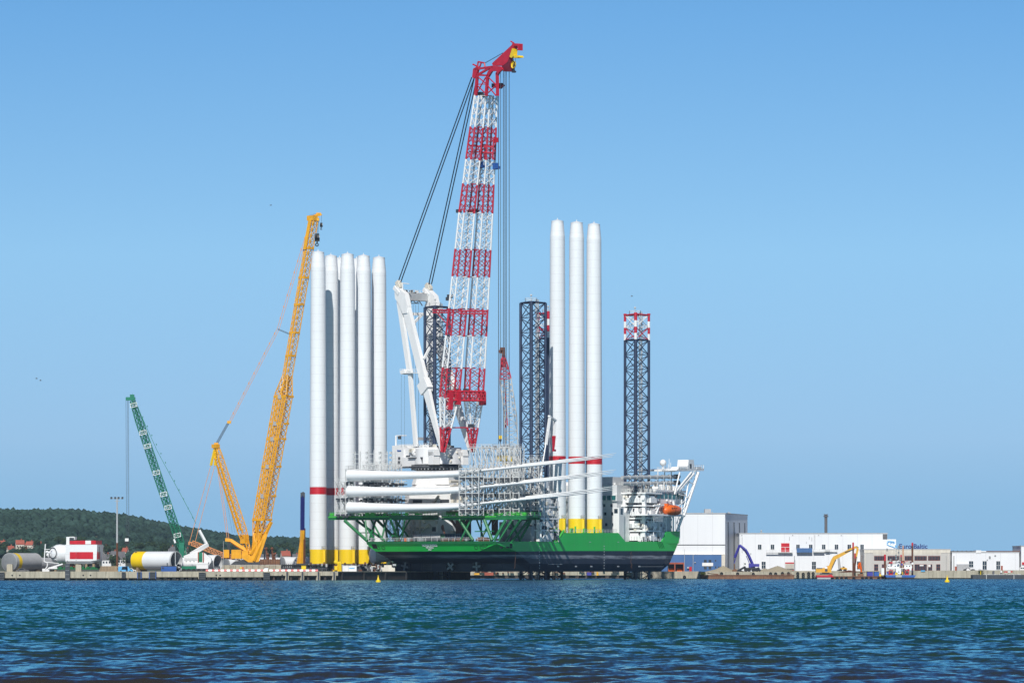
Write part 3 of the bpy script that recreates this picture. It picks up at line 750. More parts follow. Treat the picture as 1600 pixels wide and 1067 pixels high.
# starboard side by the bow: lower block, bridge wing, crutch tubes, mast frame, helideck
bl = MB(); aw0 = A_of(sb(1021, 780, 1.5)); aw1 = A_of(sb(1066, 780, 1.5))
zw0, zw1 = ZY(788, 1572), ZY(769, 1572)
sbox(bl, 129.2, 141, 2.0, 14, ZT, zw0, 1)
sbox(bl, aw0, aw1, .6, 14, zw0, zw1, 0); sbox(bl, aw0 - .5, aw1 + .7, .1, 14.4, zw1, zw1 + .6, 0)
blk = bl.build('bow_house', ['white', 'house'], ship)
bwn = MB(); n = 7
for i in range(n):
    a = aw0 + .8 + (aw1 - aw0 - 1.2) * i / n; d = (aw1 - aw0) / n * .72; sl_ = .45 if i >= 4 else 0
    bwn.prism([S(a, .55, zw0 + 1.9), S(a + d, .55, zw0 + 1.9), S(a + d + sl_, .55, zw1 - .45), S(a + sl_, .55, zw1 - .45)], EB * -.06)
for i in range(4): bwn.obox(S(aw0 - .03, 2.2 + i * 2.6, (zw0 + zw1) / 2 + .5), EB * .95, UP * .9, EL * .05)
bwn.build('bridge_windows', 'teal', blk)
bg_ = MB()
clutter(bg_, 129.5, 141, 2.0, 14, ZT, zw0 - 1, 'b', 40, k=(0, 1, 2), smax=1.6)
clutter(bg_, aw0, aw1, .6, 14, zw0 + .2, zw0 + 1.4, 'b', 8, k=(0,), smax=1.0)
for _ in range(46):
    p = S(random.uniform(aw0, aw1), random.uniform(.8, 12), zw1 + .6); bg_.obox(p + UP * .7, EL * random.uniform(.1, .7), EB * random.uniform(.1, .7), UP * random.uniform(.3, 1.4), random.choice((0, 0, 3)))
for _ in range(30):
    a = random.uniform(aw0, aw1 - 2); b = random.uniform(.8, 8); bg_.tube(S(a, b, zw1 + .6), S(a + random.uniform(-1.5, 1.5), b, zw1 + random.uniform(2, 4.5)), .09, n=4, k=0)
rail(bg_, [S(aw0, .3, zw1 + .6), S(aw1, .3, zw1 + .6), S(aw1, 12, zw1 + .6)], 1.3, .06, 1.5, 0)
for px in range(1044, 1062, 3):
    p = sb(px, 829, 1.5); bg_.tube(V((p.x, p.y, ZT)), V((p.x, p.y, ZY(806, p.y))), .12, n=5, k=0)
bg_.build('deck_fittings', ['white', 'lgrey', 'dgrey', 'cream'], blk)
bo = MB()
for i in range(14):          # winches and lockers on the low bow deck
    a = random.uniform(116, 131); bo.obox(S(a, -.0 + random.uniform(.6, 1.4), ZT + 1.2 + random.uniform(0, .9)), EL * random.uniform(.3, 1), EB * .4, UP * random.uniform(.4, 1.2), random.choice((0, 1, 2)))
rail(bo, [S(112, .3, ZT + .5), S(133, .3, ZT + .6)], 1.3, .07, 1.6, 0)
bo.obox(S(131.4, 1.2, ZT + 2.6), EL * 2.0, EB * .9, UP * 1.5, 0)
bo.build('winch_gear', ['white', 'cream', 'dgrey'], ship)
ct = MB()
for y in (745.5, 755):
    p, q = sb(972, y + .5, 3), sb(1060, y - 1.0, 3); ct.tube(p, q, .62, n=10)
    for t in np.linspace(.12, .95, 8): c = p + (q - p) * float(t); ct.tube(c - (q - p).normalized() * .25, c + (q - p).normalized() * .25, .85, n=10)
    ct.tube(q - (q - p).normalized() * 3, q, .95, n=8, k=1)
ct.build('stowed_crane_boom', ['lgrey', 'dgrey'], ship)
ms = MB()
pts = [sb(x, 772, 4) for x in (1028, 1038.5, 1049)]
for p in pts: ms.tube(p, V((p.x, p.y, ZY(734, p.y))), .2, n=6)
zq = ZY(735, pts[0].y)
ms.obox((pts[0] + pts[2]) / 2 * V((1, 1, 0)) + UP * zq if False else V(((pts[0].x + pts[2].x) / 2, (pts[0].y + pts[2].y) / 2, zq)), EL * 5.6, EB * 1.6, UP * .25)
rail(ms, [V((pts[0].x, pts[0].y, zq)) - EL * .6, V((pts[2].x, pts[2].y, zq)) + EL * .6], 1.3, .07, 1.2)
c = V((pts[1].x - .6, pts[1].y, zq)); ms.tube(c, c + UP * 2, .3, n=8); ms.ball(c + UP * 3.0, 1.25, n=10)
for dx, hgt in ((2.2, 3), (4.4, 2.6), (5.2, 4.6), (6.5, 3.2)): ms.tube(c + EL * dx, c + EL * dx + UP * hgt, .1, n=4)
ms.build('antenna_mast', 'white', ship, smooth=True)
hd = MB(); bH = -1.0
def hp(x, y, b=bH): return sb(x, y, b)
hd.prism([hp(1058, 735), hp(1100, 735.5), hp(1100, 731), hp(1058, 733)], EB * 17)
hd.prism([hp(1059, 734), hp(1073, 734), hp(1073, 729), hp(1061, 729)], EB * 3, 0)
hd.prism([hp(1074.8, 733), hp(1085.5, 733), hp(1084, 718), hp(1076, 718)], EB * 4.5, 0)
hd.obox(hp(1079, 728) , EL * .8, EB * .06, UP * .8, 1)
hd.prism([hp(1084, 733), hp(1096, 733), hp(1096, 729), hp(1084, 729)], EB * 3, 0)
for b in (bH, bH + 12):
    for (x0, y0, x1, y1, r) in ((1068, 806, 1091, 738, .62), (1061, 766, 1084, 740, .5), (1056, 768, 1080, 738, .4), (1068, 800, 1077, 745, .28), (1054, 772, 1062, 738, .3), (1062, 762, 1074, 778, .22), (1074, 778, 1084, 757, .22), (1066, 795, 1076, 783, .22), (1076, 752, 1085, 757, .2), (1060, 790, 1072, 781, .2), (1065, 780, 1065, 804, .25), (1072, 775, 1061, 772, .18)):
        hd.tube(hp(x0, y0, b), hp(x1, y1, b), r, n=6)
n_ = 8
for i in range(n_):           # ladder truss under the deck
    x = 1056 + i * 4; y = 772 - i * 4.6; hd.tube(hp(x, y), hp(x + 5, y - 9), .14, n=4); hd.tube(hp(x + 5, y - 1), hp(x + 1, y - 8), .14, n=4)
rail(hd, [hp(1060, 733), hp(1099, 731)], 1.2, .08, 1.5)
hd.tube(hp(1099, 732), hp(1099.5, 727), .12)
hd.build('helideck', ['white', 'dgrey'], ship)
pl = MB()       # boat deck carrying the lifeboat
pl.prism([sb(1012, 805, -2.2), sb(1068, 806.5, -2.2), sb(1068, 803.5, -2.2), sb(1012, 803, -2.2)], EB * 6)
for x in (1021, 1031, 1041, 1052, 1062):
    p = sb(x, 804, .2); pl.tube(p, V((p.x, p.y, ZT)), .2, n=5); pl.tube(sb(x, 804, -2), sb(x - 5, 818, .3), .14, n=4)
pl.tube(sb(1067, 805, -1.5), sb(1058, 830, .1), .5, n=6)
for i in range(6):
    pl.tube(sb(1022 + i * 2.4, 803, -2.2), sb(1025 + i * 2.2, 814, -1), .12, n=4); pl.tube(sb(1021, 803 + i * 2, -2.1), sb(1036, 804 + i * 2.1, -2.1), .1, n=4)
pl.tube(sb(1021, 790, -1.5), sb(1037, 789, -1.5), .35, n=6); pl.tube(sb(1025, 803, -1.5), sb(1031, 787, -1.5), .35, n=6); pl.tube(sb(1056, 803, -1.5), sb(1052, 784, 0), .3, n=6)
pl.build('boat_deck', 'white', ship)
# raised deck fittings
rf_ = MB()
rail(rf_, [S(aa[1] + .5, .4, zr_), S(aa[2] - .5, .4, zr_ + .35)], 1.15, .09, 2.2, 0)
for px in (868, 893, 914, 940): 
    p = sb(px, 832, .8); rf_.obox(V((p.x, p.y, zr_ + .9)), EL * .8, EB * .4, UP * .8, 1)
for px in (899, 929): p = sb(px, 832, .8); rf_.tube(V((p.x, p.y, zr_)), V((p.x, p.y, zr_ + 2.4)), .3, n=6, k=1)
rf_.tube(S(aa[0], .3, ZT), S(aa[1], .3, zr_ + .8), .4, n=6, k=1)
rf_.build('deck_rail', ['rackw', 'bgreen', 'yellow'], ship)
# ---- cantilever platforms with trusses
zp = ZY(805.5, 1455)
def platform(name, px0, px1, a0, a1, struts):
    b0, b1 = B_of(sa(px1, 806, a0)), B_of(sa(px0, 806, a0))
    m = MB(); z = sa((px0 + px1) / 2, 805.5, a0).z
    sbox(m, a0, a1, b0, b1, z - .55, z, 0); sbox(m, a0 - .05, a0 + .8, b0 + .05, b1 - .05, z - 1.35, z - .6, 0); sbox(m, a1 - .8, a1 + .05, b0 + .05, b1 - .05, z - 1.35, z - .6, 0)
    for i in range(9):
        b = b0 + (b1 - b0) * (i + .5) / 9; sbox(m, a0 + .8, a1 - .8, b - .25, b + .25, z - 1.2, z - .57, 0)
    pf = m.build(name, ['dgreen'], ship)
    s_ = MB()
    for (x0, y0, x1, y1, r, at_, ab) in struts:
        p = sa(x0, y0, at_); q = sa(x1, y1, ab) if ab is not None else sb(x1, y1, .1)
        s_.tube(p, q, r, n=8)
    s_.build('truss', 'dgreen', pf)
    r_ = MB(); rail(r_, [S(a1, b1, z), S(a0 + .1, b1 - .1, z), S(a0 + .1, b0 + .1, z), S(a1, b0 + .1, z)], 1.2, .075, 1.8)
    r_.build('guard_rail', 'bgreen', pf); r_ = MB()
    for _ in range(20): r_.obox(S(a0 + random.uniform(.3, 1.2), random.uniform(b0, b1), z + .5), EL * .3, EB * random.uniform(.2, .8), UP * random.uniform(.2, .6))
    sbox(r_, a0 - .25, a0 - .05, b0 + (b1 - b0) * .35, b1, z - .5, z - .15)
    r_.build('edge_fittings', 'bgreen', pf)
    return z, b0, b1
stL = [(538.5, 813, 574, 845, .55, 2, .6), (557, 813, 602, 845, .45, 13, 5), (571, 813, 573, 843, .35, 2, .6), (587, 813, 577, 843, .35, 13, 1), (580, 812, 598, 844, .35, 7, 4), (589, 812, 621, 844, .5, 13, 8),
       (599, 812, 606, 843, .3, 13, 10), (604, 812, 596, 843, .35, 7, 5), (616, 811, 641, 842, .35, 13, 14), (618, 811, 624, 842, .35, 13, 14), (626, 811, 612, 843, .3, 14, 12), (632, 812, 628, 843, .3, 2, 6), (610, 811, 622, 843, .4, 2, 8), (563, 832, 579, 832, .18, 8, 4), (640, 812, 622, 843, .3, 8, 12), (566, 812, 585, 843, .35, 8, 2)]
zpl, *_b = platform('stern_platform', 513, 660, 4.4, 16, stL)
stR = [(718, 812, 739, 844, .5, 2, .3), (735.5, 812, 719.5, 844.5, .35, 2, .2), (757, 812, 769, 844, .6, 2, .3), (790, 812, 772, 844, .55, 2, .2), (768, 812, 750, 844, .35, 10, 6), (745, 812, 757, 844, .3, 10, 8),
       (800, 812, 779, 845, .4, 4, None), (813, 812, 791, 845, .4, 4, None), (815, 812, 789, 846, .4, 9, None), (826, 812, 800, 846, .45, 12, None), (798, 812, 813, 845, .4, 9, None), (830, 811, 812, 845, .45, 14, None), (742, 830, 772, 829.5, .18, 2, .8), (726, 812, 731, 844, .3, 12, 8), (752, 812, 752, 844, .3, 12, 9)]
zpr, *_c = platform('side_platform', 690, 822, 4.2, 15, stR)
# deck cargo of the ship that is fixed to it
dk = MB()
rail(dk, [S(.6, 50.5, ZT), S(.6, .6, ZT)], 1.2, .07, 2.2, 0)
for _ in range(26):
    b = random.uniform(2, 48); dk.obox(S(random.uniform(1.5, 9), b, ZT + .5), EL * random.uniform(.3, 1.2), EB * random.uniform(.3, 1.4), UP * random.uniform(.3, .9), random.choice((1, 2, 3)))
dk.build('deck_gear', ['rackw', 'grey', 'brown', 'dgrey'], ship)
bt = MB()
for (px0, px1, py0, py1, a, k) in ((697, 734, 798, 804, 20, 0), (712, 722, 806, 840, 16, 0), (728, 732, 812, 840, 22, 0), (768, 774, 812, 836, 20, 0)):
    p, q = sa(px0, py1, a), sa(px1, py0, a); sbox(bt, a, a + 2, B_of(q), B_of(p), p.z, q.z, 0)
for (x0, y0, x1, y1) in ((716, 815, 726, 840), (726, 815, 712, 838), (700, 806, 714, 824), (740, 806, 728, 824)):
    bt.tube(sa(x0, y0, 18), sa(x1, y1, 18), .5, n=6)
bt.build('brown_deck_frame', 'brown', ship)
hs2 = MB(); pts = [sa(x, y, 14) for x, y in ((694, 831), (690.5, 826), (690.5, 822), (692, 820), (693, 826), (695, 836), (697, 840))]
hs2.path(pts, .28, n=6); hs2.build('hose_loop', 'brown', ship)
for (px0, px1, py0, py1, a) in ((780, 800, 815, 842, 40), (800, 830, 822, 843, 30)):
    gb = MB(); p, q = sa(px0, py1, a), sa(px1, py0, a); sbox(gb, a, a + 6, B_of(q), B_of(p), ZT, q.z)
    gb.build('machinery_house', 'lgrey', ship)
pt = MB()        # port side lattice towers seen through the stern truss
for px in (612, 626, 640):
    p = sa(px, 843, 26); lattice(pt, V((p.x, p.y, ZT)), V((p.x, p.y, ZY(808, p.y))), EB, 3.0, 3.0, 3, 3, 4, .12, .08)
pt.build('lattice_stanchion', 'rackw', ship)
# ---------------------------------------------------------------- turbine towers
def tower(base, label, group):
    t = thing('turbine_tower', label, 'turbine tower', base, group)
    H = 110.3
    m = MB(); m.lathe(base, UP, [(0, 3.08), (5.1, 3.06), (24.6, 3.0), (27.2, 2.99), (40, 2.93), (66, 2.8), (105.0, 2.63), (105.15, 2.63), (105.3, 2.6), (H, 2.14)], n=48, ks=[1, 0, 2, 0, 0, 0, 0, 0, 0])
    m.build('tower_shell', ['tower', 'yellow', 'red'], t, smooth=True)
    m = MB(); m.lathe(base, UP, [(H - .02, 2.2), (H + .22, 2.2), (H + .26, 2.05), (H + .8, .1)], n=24); m.tube(base + UP * (H + .8), base + UP * (H + 1.3), .12)
    m.build('top_cover', 'tower', t)
    m = MB(); q = base + V((2.25, -2.2, 0)); m.obox(q + UP * 2.6 , (.45, 0, 0), (0, .3, 0), (0, 0, 2.4), 0)
    for s in (-.35, .35): m.tube(q + V((s, -.4, .2)), q + V((s, -.4, 6)), .07, n=4, k=0)
    rail(m, [q + V((-.8, -.7, 5.1)), q + V((.9, -.7, 5.1))], 1.1, .07, .8, 1)
    m.build('door_ladder', ['yellow', 'grey'], t)
    for zf in (24.4, 55.0, 82.0): m = MB(); m.lathe(base, UP, [(zf, 3.0 - zf * .0034), (zf, 3.05 - zf * .0034), (zf + .22, 3.05 - zf * .0034), (zf + .22, 3.0 - zf * .0034)], n=40); m.build('flange_ring', 'tower', t, smooth=True)
    return t
t0 = None
def put_tower(p, label, group):
    global t0
    if t0 is None: t0 = tower(p, label, group); return t0
    return dup(t0, p, label, group)
QB = 880.5
for px, Y, lb in ((497, 1500, 'leftmost white tower on the quay, yellow foot and red band in full view'), (517, 1518, 'second white tower from the left, standing in the shadow of the first'),
                  (543, 1510, 'third white tower from the left, directly behind the end of the blade rack'), (568, 1518, 'fourth white tower from the left, half behind its brighter neighbour'),
                  (592, 1526, 'rightmost white tower of the group on the quay'), (530.5, 1531, 'white tower mostly hidden between second and third quay towers'), (557, 1535, 'white tower mostly hidden behind the third and fourth quay towers')):
    p = P(px, QB, Y); p.z = 5.62; put_tower(p, lb, 'white towers standing on the quay')
for px, a, lb in ((871, 1499, 'left tower of the three standing on the ship, nearest the knuckle crane'), (901, 1506, 'middle tower of the three standing on the ship'), (928, 1513, 'right tower of the three standing on the ship, next to the grey deckhouse')):
    p = P(px, 830, a); p.z = zr_ + .12; put_tower(p, lb, 'white towers carried on the ship')

# ---------------------------------------------------------------- rotor blades, three racks high and three deep
BA = 1.6
bst = [(545, 733.3, 751.7), (560, 733.4, 751.7), (580, 733.8, 751.4), (610, 734.4, 750.6), (640, 735.2, 749.6), (670, 735.8, 748.4), (700, 735.4, 747.0), (722, 734.5, 745.4), (738, 733.6, 740.8), (755, 732.4, 737.6), (790, 729.0, 733.9), (830, 725.2, 729.6), (883, 720.6, 723.6), (920, 717.0, 719.0), (945, 714.2, 715.4), (957, 713.0, 713.6)]
bo_ = P(545, 742.5, 1470)
root_pt = sa(545, 742.5, BA)
m = MB(); nS = 22; secs = []
L_ = (sa(957, 713, BA) - root_pt).length
for x, y0, y1 in bst:
    p, q = sa(x, y1, BA), sa(x, y0, BA); c = (p + q) / 2; hgt = (q - p).length / 2
    t = (c - root_pt).length / L_
    ch = hgt if t < .02 else np.interp(t, [0.02, .16, .3, .6, .9, 1], [hgt, 2.5, 2.35, 1.4, .55, .15])
    off = np.interp(t, [0, .15, .4, 1], [0, .5, .4, 0])
    ring = []
    for i in range(nS):
        g_ = 2 * math.pi * i / nS; cx = math.cos(g_); sx = math.sin(g_)
        taper = 1 - np.interp(t, [0, .1, 1], [0, .35, .35]) * (cx + 1) / 2
        ring.append(c + EL * (cx * ch + off) + UP * (sx * hgt * taper))
    secs.append(ring)
for r in secs: m.v += [tuple(p) for p in r]
for i in range(len(secs) - 1):
    for j in range(nS): m.f.append([i * nS + j, i * nS + (j + 1) % nS, (i + 1) * nS + (j + 1) % nS, (i + 1) * nS + j]); m.m.append(0)
m.f.append(list(range(nS))[::-1]); m.f.append([(len(secs) - 1) * nS + j for j in range(nS)]); m.m += [0, 0]
bl0 = m.build('rotor_blade', 'blade', smooth=True, org=root_pt)
lev = ['topmost', 'middle', 'lowest']; dep = ['front', 'second', 'rear']
for r in range(3):
    for l in range(3):
        p = root_pt - UP * (25.3 * 1463 / F) * l + EL * 8.6 * r + EB * 3.6 * r + UP * .12 * r
        o = bl0 if (r, l) == (0, 0) else dup(bl0, p)
        o.rotation_euler = Matrix.Rotation(-.007 * r, 3, EL).to_euler()      # the rear stacks lie with their tips a little higher
        tag(o, f'{lev[l]} long white blade of the {dep[r]} stack lying in the racks', 'rotor blade', 'rotor blades stacked across the ship')

def rack(name, label, frames, zbase, zlev, extra=None):
    base = S(frames[0][0], (frames[0][1] + frames[0][2]) / 2, zbase)
    t = thing(name, label, 'blade rack', base)
    for (a, b0, b1, ztop, da) in frames:
        m = MB(); zs = [zbase] + [z for z in zlev if z < ztop - .5] + [ztop]
        n = max(1, round((b1 - b0) / 2.4)); bs = [b0 + (b1 - b0) * i / n for i in range(n + 1)]
        for aa_ in (a, a + da):
            for b in bs: m.tube(S(aa_, b, zbase), S(aa_, b, ztop), .18, n=5)
            for z0, z1 in zip(zs[:-1], zs[1:]):
                m.tube(S(aa_, b0, z1), S(aa_, b1, z1), .17, n=4)
                zm = (z0 + z1) / 2; m.tube(S(aa_, b0, zm), S(aa_, b1, zm), .08, n=4)
                for i in range(n):
                    for (u, v_) in ((z0, zm), (zm, z1)):
                        m.tube(S(aa_, bs[i], u), S(aa_, bs[i + 1], v_), .08, n=4, cap=False); (m.tube(S(aa_, bs[i + 1], u), S(aa_, bs[i], v_), .08, n=4, cap=False) if (i + int(u)) % 2 else None)
        for b in bs:
            for z0, z1 in zip(zs[:-1], zs[1:]):
                zm = (z0 + z1) / 2
                m.tube(S(a, b, z1), S(a + da, b, z1), .15, n=4); m.tube(S(a, b, z0), S(a + da, b, zm), .1, n=4, cap=False); m.tube(S(a + da, b, zm), S(a, b, z1), .1, n=4, cap=False)
        f = m.build('rack_frame', 'rackw', t)
        s_ = MB()
        for z in zs[1:]:
            if z > ztop - .1: continue
            sbox(s_, a - .1, a + da + .1, b0 + .25, b1 - .25, z - .75, z - .15, 0)
            for b in bs[:-1]: s_.obox(S(a - .1, b + .7, z - .9), EL * .3, EB * .4, UP * .45, 0)
        s_.build('saddle', 'dgrey', f)
        r_ = MB(); z = ztop; rail(r_, [S(a - .3, b1, z), S(a - .3, b0, z), S(a + da, b0, z)], 1.1, .07, 1.4)
        r_.build('guard_rail', 'rackw', f)
    if extra: extra(t)
    return t
zl_ = [sa(735, y, BA).z for y in (795.5, 770.5, 745.5)]
fr = []
b_l, b_r = B_of(sa(722.5, 760, .8)), B_of(sa(753, 760, .8))
fr.append((-1.5, b_r, b_l, sa(740, 731, -1).z, 3.4))
ztp = sa(780, 699, 12).z
def mid_extra(t):
    for i in range(3):
        m = MB(); a = 5.2 + 8.6 * i
        for z in zl_ + [ztp]:
            for b in (b_r + 1, b_l - 1): m.tube(S(a - 2.8, b, z - .3), S(a + 3.4, b, z - .3), .14, n=4)
        for z in zl_: m.tube(S(a - 2.8, b_r + 1, z - 5), S(a + 3.4, b_r + 1, z - .3), .1, n=4)
        m.build('tie_beam', 'rackw', t)
    m = MB()
    for px in (754.5, 761, 765.5, 772.5, 775, 784, 786.5, 793, 795, 802, 807): p = sa(px, 697.4, 20); m.tube(p - UP * .9, p + UP * .3, .07, n=4); m.ball(p, .34, n=6)
    m.build('flood_lights', 'dgrey', t)
    m = MB(); 
    for px in (777, 784): m.ppoly([(px, 790), (px + 3, 790), (px + 3, 797), (px, 797)], sa(780, 793, 22).y, .6)
    m.build('yellow_winch', 'yellow', t)
for i in range(3): fr.append((8.4 + 8.6 * i, b_r - .3, b_l + 1.2, ztp, 2.6))
bb0, bb1 = b_r - 8.5, b_r - 2.6
for i in range(3): fr.append((8.4 + 7.5 * i, bb0 + 1.6, bb1, ztp - (0 if i < 2 else 5), 2.6))
fr.append((25.5, bb0 - .5, bb0 + 3, sa(822, 716, 22).z, 2.4)); fr.append((9, bb0 - 1.5, bb0 + .8, sa(830, 737, 9).z, 2.2))
rack('blade_centre_rack', 'white lattice rack amidships of the stacked blades, topped by a row of floodlights', fr, zpr + .02, zl_, mid_extra)
zl2 = [sa(560, y, BA).z for y in (802, 777, 752)]
br0, br1 = B_of(sa(545.5, 760, 1.5)), B_of(sa(540, 760, 1.5))
fr2 = [(1.6, br0 + .1, br1 + .1, sa(540, 733, 2).z, 3.0), (2.0, br1 + .2, B_of(sa(524, 770, 2)), sa(530, 752.5, 2).z, 2.6)]
for i in range(3): fr2.append((11 + 8.6 * i, br0 - 4.5 , br1 - 1.5, sa(570, 726, 11 + 8.6 * i).z, 2.4))
def root_extra(t):
    for px0, px1, yt, a in ((555, 563, 705, 3.5), (575.5, 584.5, 703, 3.8), (596, 605, 705, 4.0), (613, 617.5, 706, 4.0)):
        b0, b1 = B_of(sa(px1, 733, a)), B_of(sa(px0, 733, a)); m = MB(); zt2 = sa(px0, yt, a).z
        for b in (b0, b1): m.tube(S(a, b, sa(560, 735, a).z), S(a, b, zt2), .2, n=5)
        for y in (709, 716.5, 724): z = sa(px0, y, a).z; m.tube(S(a, b0 - .4, z), S(a, b1 + .9, z), .14, n=4); m.obox(S(a, b1 + .7, z + .4), EL * .3, EB * .3, UP * .4)
        m.build('end_post', 'rackw', t)
    m = MB(); z = sa(560, 733.4, 3).z
    a = 4.0
    b0, b1 = B_of(sa(622, 733, a)), B_of(sa(543, 733, a))
    sbox(m, a - .6, a + .6, b0, b1, z, z + .3); rail(m, [S(a - .6, b1, z + .3), S(a - .6, b0, z + .3)], 1.1, .09, 1.4)
    m.build('top_walkway', 'rackw', t)
    m = MB()
    for l in range(3):
        for i in range(22):
            b = br0 - 1 - i * .82; z = zl2[2] - l * 5.6 - 1.0 + random.uniform(-.5, .5)
            m.obox(S(7.5 + random.uniform(0, 3), b, z), EL * .3, EB * random.uniform(.1, .4), UP * random.uniform(.15, .7), random.choice((0, 0, 1)))
        sbox(m, 8, 9, br0 - 19, br0, zl2[2] - l * 5.6 - 1.3, zl2[2] - l * 5.6 - .9, 0); sbox(m, 8, 9, br0 - 19, br0, zl2[2] - l * 5.6 - .1, zl2[2] - l * 5.6 + .1, 1)
    m.build('saddle_beams', ['dgrey', 'rackw'], t)
rack('blade_root_rack', 'white lattice rack holding the thick blade ends at the left edge of the ship', fr2, zpl + .02, zl2, root_extra)

# ---------------------------------------------------------------- the heavy lift crane round the stern leg
CC = S(40, 45.5, 0); CE = V((.59, -.807, 0)); CG = V((-.807, -.59, 0))      # boom direction and the side nearer to us
def ca(px, py, q): return onplane(px, py, CC + CG * q, CE)
def K(p, q, z): return CC + CE * p + CG * q + UP * z
def KS(p, q, z): return CC + EL * p + EB * q + UP * z
crane = thing('ship_crane', 'tall red and white lattice boom crane with white gantry rising from the ship', 'crane', K(0, 0, ZT))
m = MB()
def octo(h, c, z0, z1, h1=None):
    h1 = h if h1 is None else h1
    def ring(h, z): return [KS(p, q, z) for p, q in ((-h, -h + c), (-h, h - c), (-h + c, h), (h - c, h), (h, h - c), (h, -h + c), (h - c, -h), (-h + c, -h))]
    a, b = ring(h, z0), ring(h1, z1)
    m._add(a + b, [tuple(range(8))[::-1], tuple(range(8, 16))] + [(i, (i + 1) % 8, 8 + (i + 1) % 8, 8 + i) for i in range(8)])
zy = lambda y: ZY(y, 1490)
octo(9.6, 4, ZT, zy(772)); octo(9.6, 4, zy(772) + .01, zy(757), 7.6); octo(7.6, 3.2, zy(757) + .01, zy(735), 6.6)
ped = m.build('pedestal', 'white', crane)
m = MB()
for px0, px1, py0, py1 in ((645, 659.5, 780.5, 788), (675, 681, 823, 830)):
    p, q = sa(px0, py1, 40 - 9.62), sa(px1, py0, 40 - 9.62); c = (p + q) / 2; m.obox(c, EB * (p - q).dot(EB) / 2, UP * (q.z - p.z) / 2, EL * .05)
c = (KS(-9.6, -5.6, 0) + KS(-5.6, -9.6, 0)) / 2; nn = -(EL + EB).normalized(); tt = (EL - EB).normalized()
for dz, w_ in ((zy(784), 1.6),): m.obox(V((c.x, c.y, dz)) + nn * .02, tt * w_, UP * .85, nn * .05)
m.build('opening', 'dgrey', ped)
m = MB()
for (x0, y0, x1, y1, r) in ((686, 774, 676.6, 786, .5), (650, 801, 664, 817, .55), (671, 819, 659, 830, .5), (687, 803, 676, 809, .45), (663, 811, 679, 811, .5), (700, 790, 706, 800, .4), (646, 806, 646, 842, .35), (656, 806, 656, 842, .35), (640, 812, 662, 812, .3), (640, 824, 662, 824, .3), (703, 752, 720, 752, .5), (704, 760, 720, 758, .4)):
    m.tube(sb(x0, y0, 34.5) if x0 > 695 else sa(x0, y0, 29.6), sb(x1, y1, 34.5) if x0 > 695 else sa(x1, y1, 29.6), r, n=6)
for _ in range(26): m.obox(KS(random.uniform(-8, 8), -10.2, random.uniform(ZT + 3, zy(750))), EL * random.uniform(.2, .9), EB * .5, UP * random.uniform(.2, .8))
for _ in range(10): m.obox(KS(-10, random.uniform(-6, 8), random.uniform(ZT + 2, zy(805))), EL * .4, EB * random.uniform(.2, .9), UP * random.uniform(.2, .8))
m.build('stair_gear', 'cream', ped)
m = MB(); m.lathe(CC, UP, [(zy(735), 6.6), (zy(733.5), 8.6), (zy(731), 8.6), (zy(730.6), 9.3), (zy(727.6), 9.3), (zy(727.2), 8.9), (zy(725.5), 8.9)], n=40, ks=[0, 0, 1, 0, 1, 0])
for i in range(40):
    g_ = 6.283 * i / 40; m.obox(CC + V((math.cos(g_) * 8.75, math.sin(g_) * 8.75, zy(732.2))), (.18, 0, 0), (0, .18, 0), (0, 0, .35), 1)
m.build('slewing_ring', ['dgrey', 'lgrey'], crane, smooth=True)
m = MB()
def kbox(p0, p1, q0, q1, z0, z1, k=0): m.box8([K(p0, q0, z0), K(p0, q1, z0), K(p1, q1, z0), K(p1, q0, z0), K(p0, q0, z1), K(p0, q1, z1), K(p1, q1, z1), K(p1, q0, z1)], k)
kbox(-15, 6, -6.6, 6.6, zy(725), zy(698.5)); kbox(-17.2, -10, 2.5, 7.2, zy(729.5), zy(694)); kbox(-11, -1, 4, 7.6, zy(727.5), zy(713))
m.lathe(CC + CE * 1.5, UP, [(zy(725), 8.6), (zy(700.5), 8.2), (zy(700), 0)], n=40)
hous = m.build('crane_house', 'white', crane, smooth=True)
m = MB()
for px0, px1, py0, py1 in ((622.5, 625, 714, 718), (622.5, 625, 720, 724)): 
    p = ca((px0 + px1) / 2, (py0 + py1) / 2, 7.22); m.obox(p, CE * .6, UP * .5, CG * .06, 0)
for px0, px1, py0, py1 in ((647, 650, 706, 710), (656, 664, 705, 711)):
    p = ca((px0 + px1) / 2, (py0 + py1) / 2, 6.62); m.obox(p, CE * (px1 - px0) * .2, UP * .55, CG * .06, 0)
for x, y, r in ((702, 712, .8), (705, 715, .6), (703, 721, .8), (714, 707, .4), (718, 715, .4)): m.ball(onplane(x, y, CC + CE * 9.6, CG), r, n=6, k=random.choice((0, 1)))
m.build('house_openings', ['dgrey', 'cream'], hous)
text_mesh('maker_lettering', 'Huisman', ca(623.5, 705.3, 7.28), CE, UP, .8, width=2.4, m='blue', parent=hous)
m = MB()
for _ in range(60):
    p, q = random.uniform(-15, 5), random.uniform(-6, 6); m.obox(K(p, q, zy(698)), CE * random.uniform(.2, .8), CG * random.uniform(.2, .8), UP * random.uniform(.3, 1.0), random.choice((0, 0, 1, 2)))
for p0, p1, y in ((-15, 6, 698), ): rail(m, [K(p0, -6.4, zy(y)), K(p0, 6.5, zy(y)), K(p1, 6.5, zy(y))], 1.2, .07, 1.6, 0)
m.tube(K(-16.5, 6, zy(694)), K(-16.5, 6, zy(678)), .3, n=6, k=0); m.tube(K(-16.5, 6, zy(678.3)), K(-16.5, 1.5, zy(677.6)), .2, n=5, k=0); m.obox(K(-16.5, 4.4, zy(681)), EL * .4, EB * .5, UP * .6, 2)
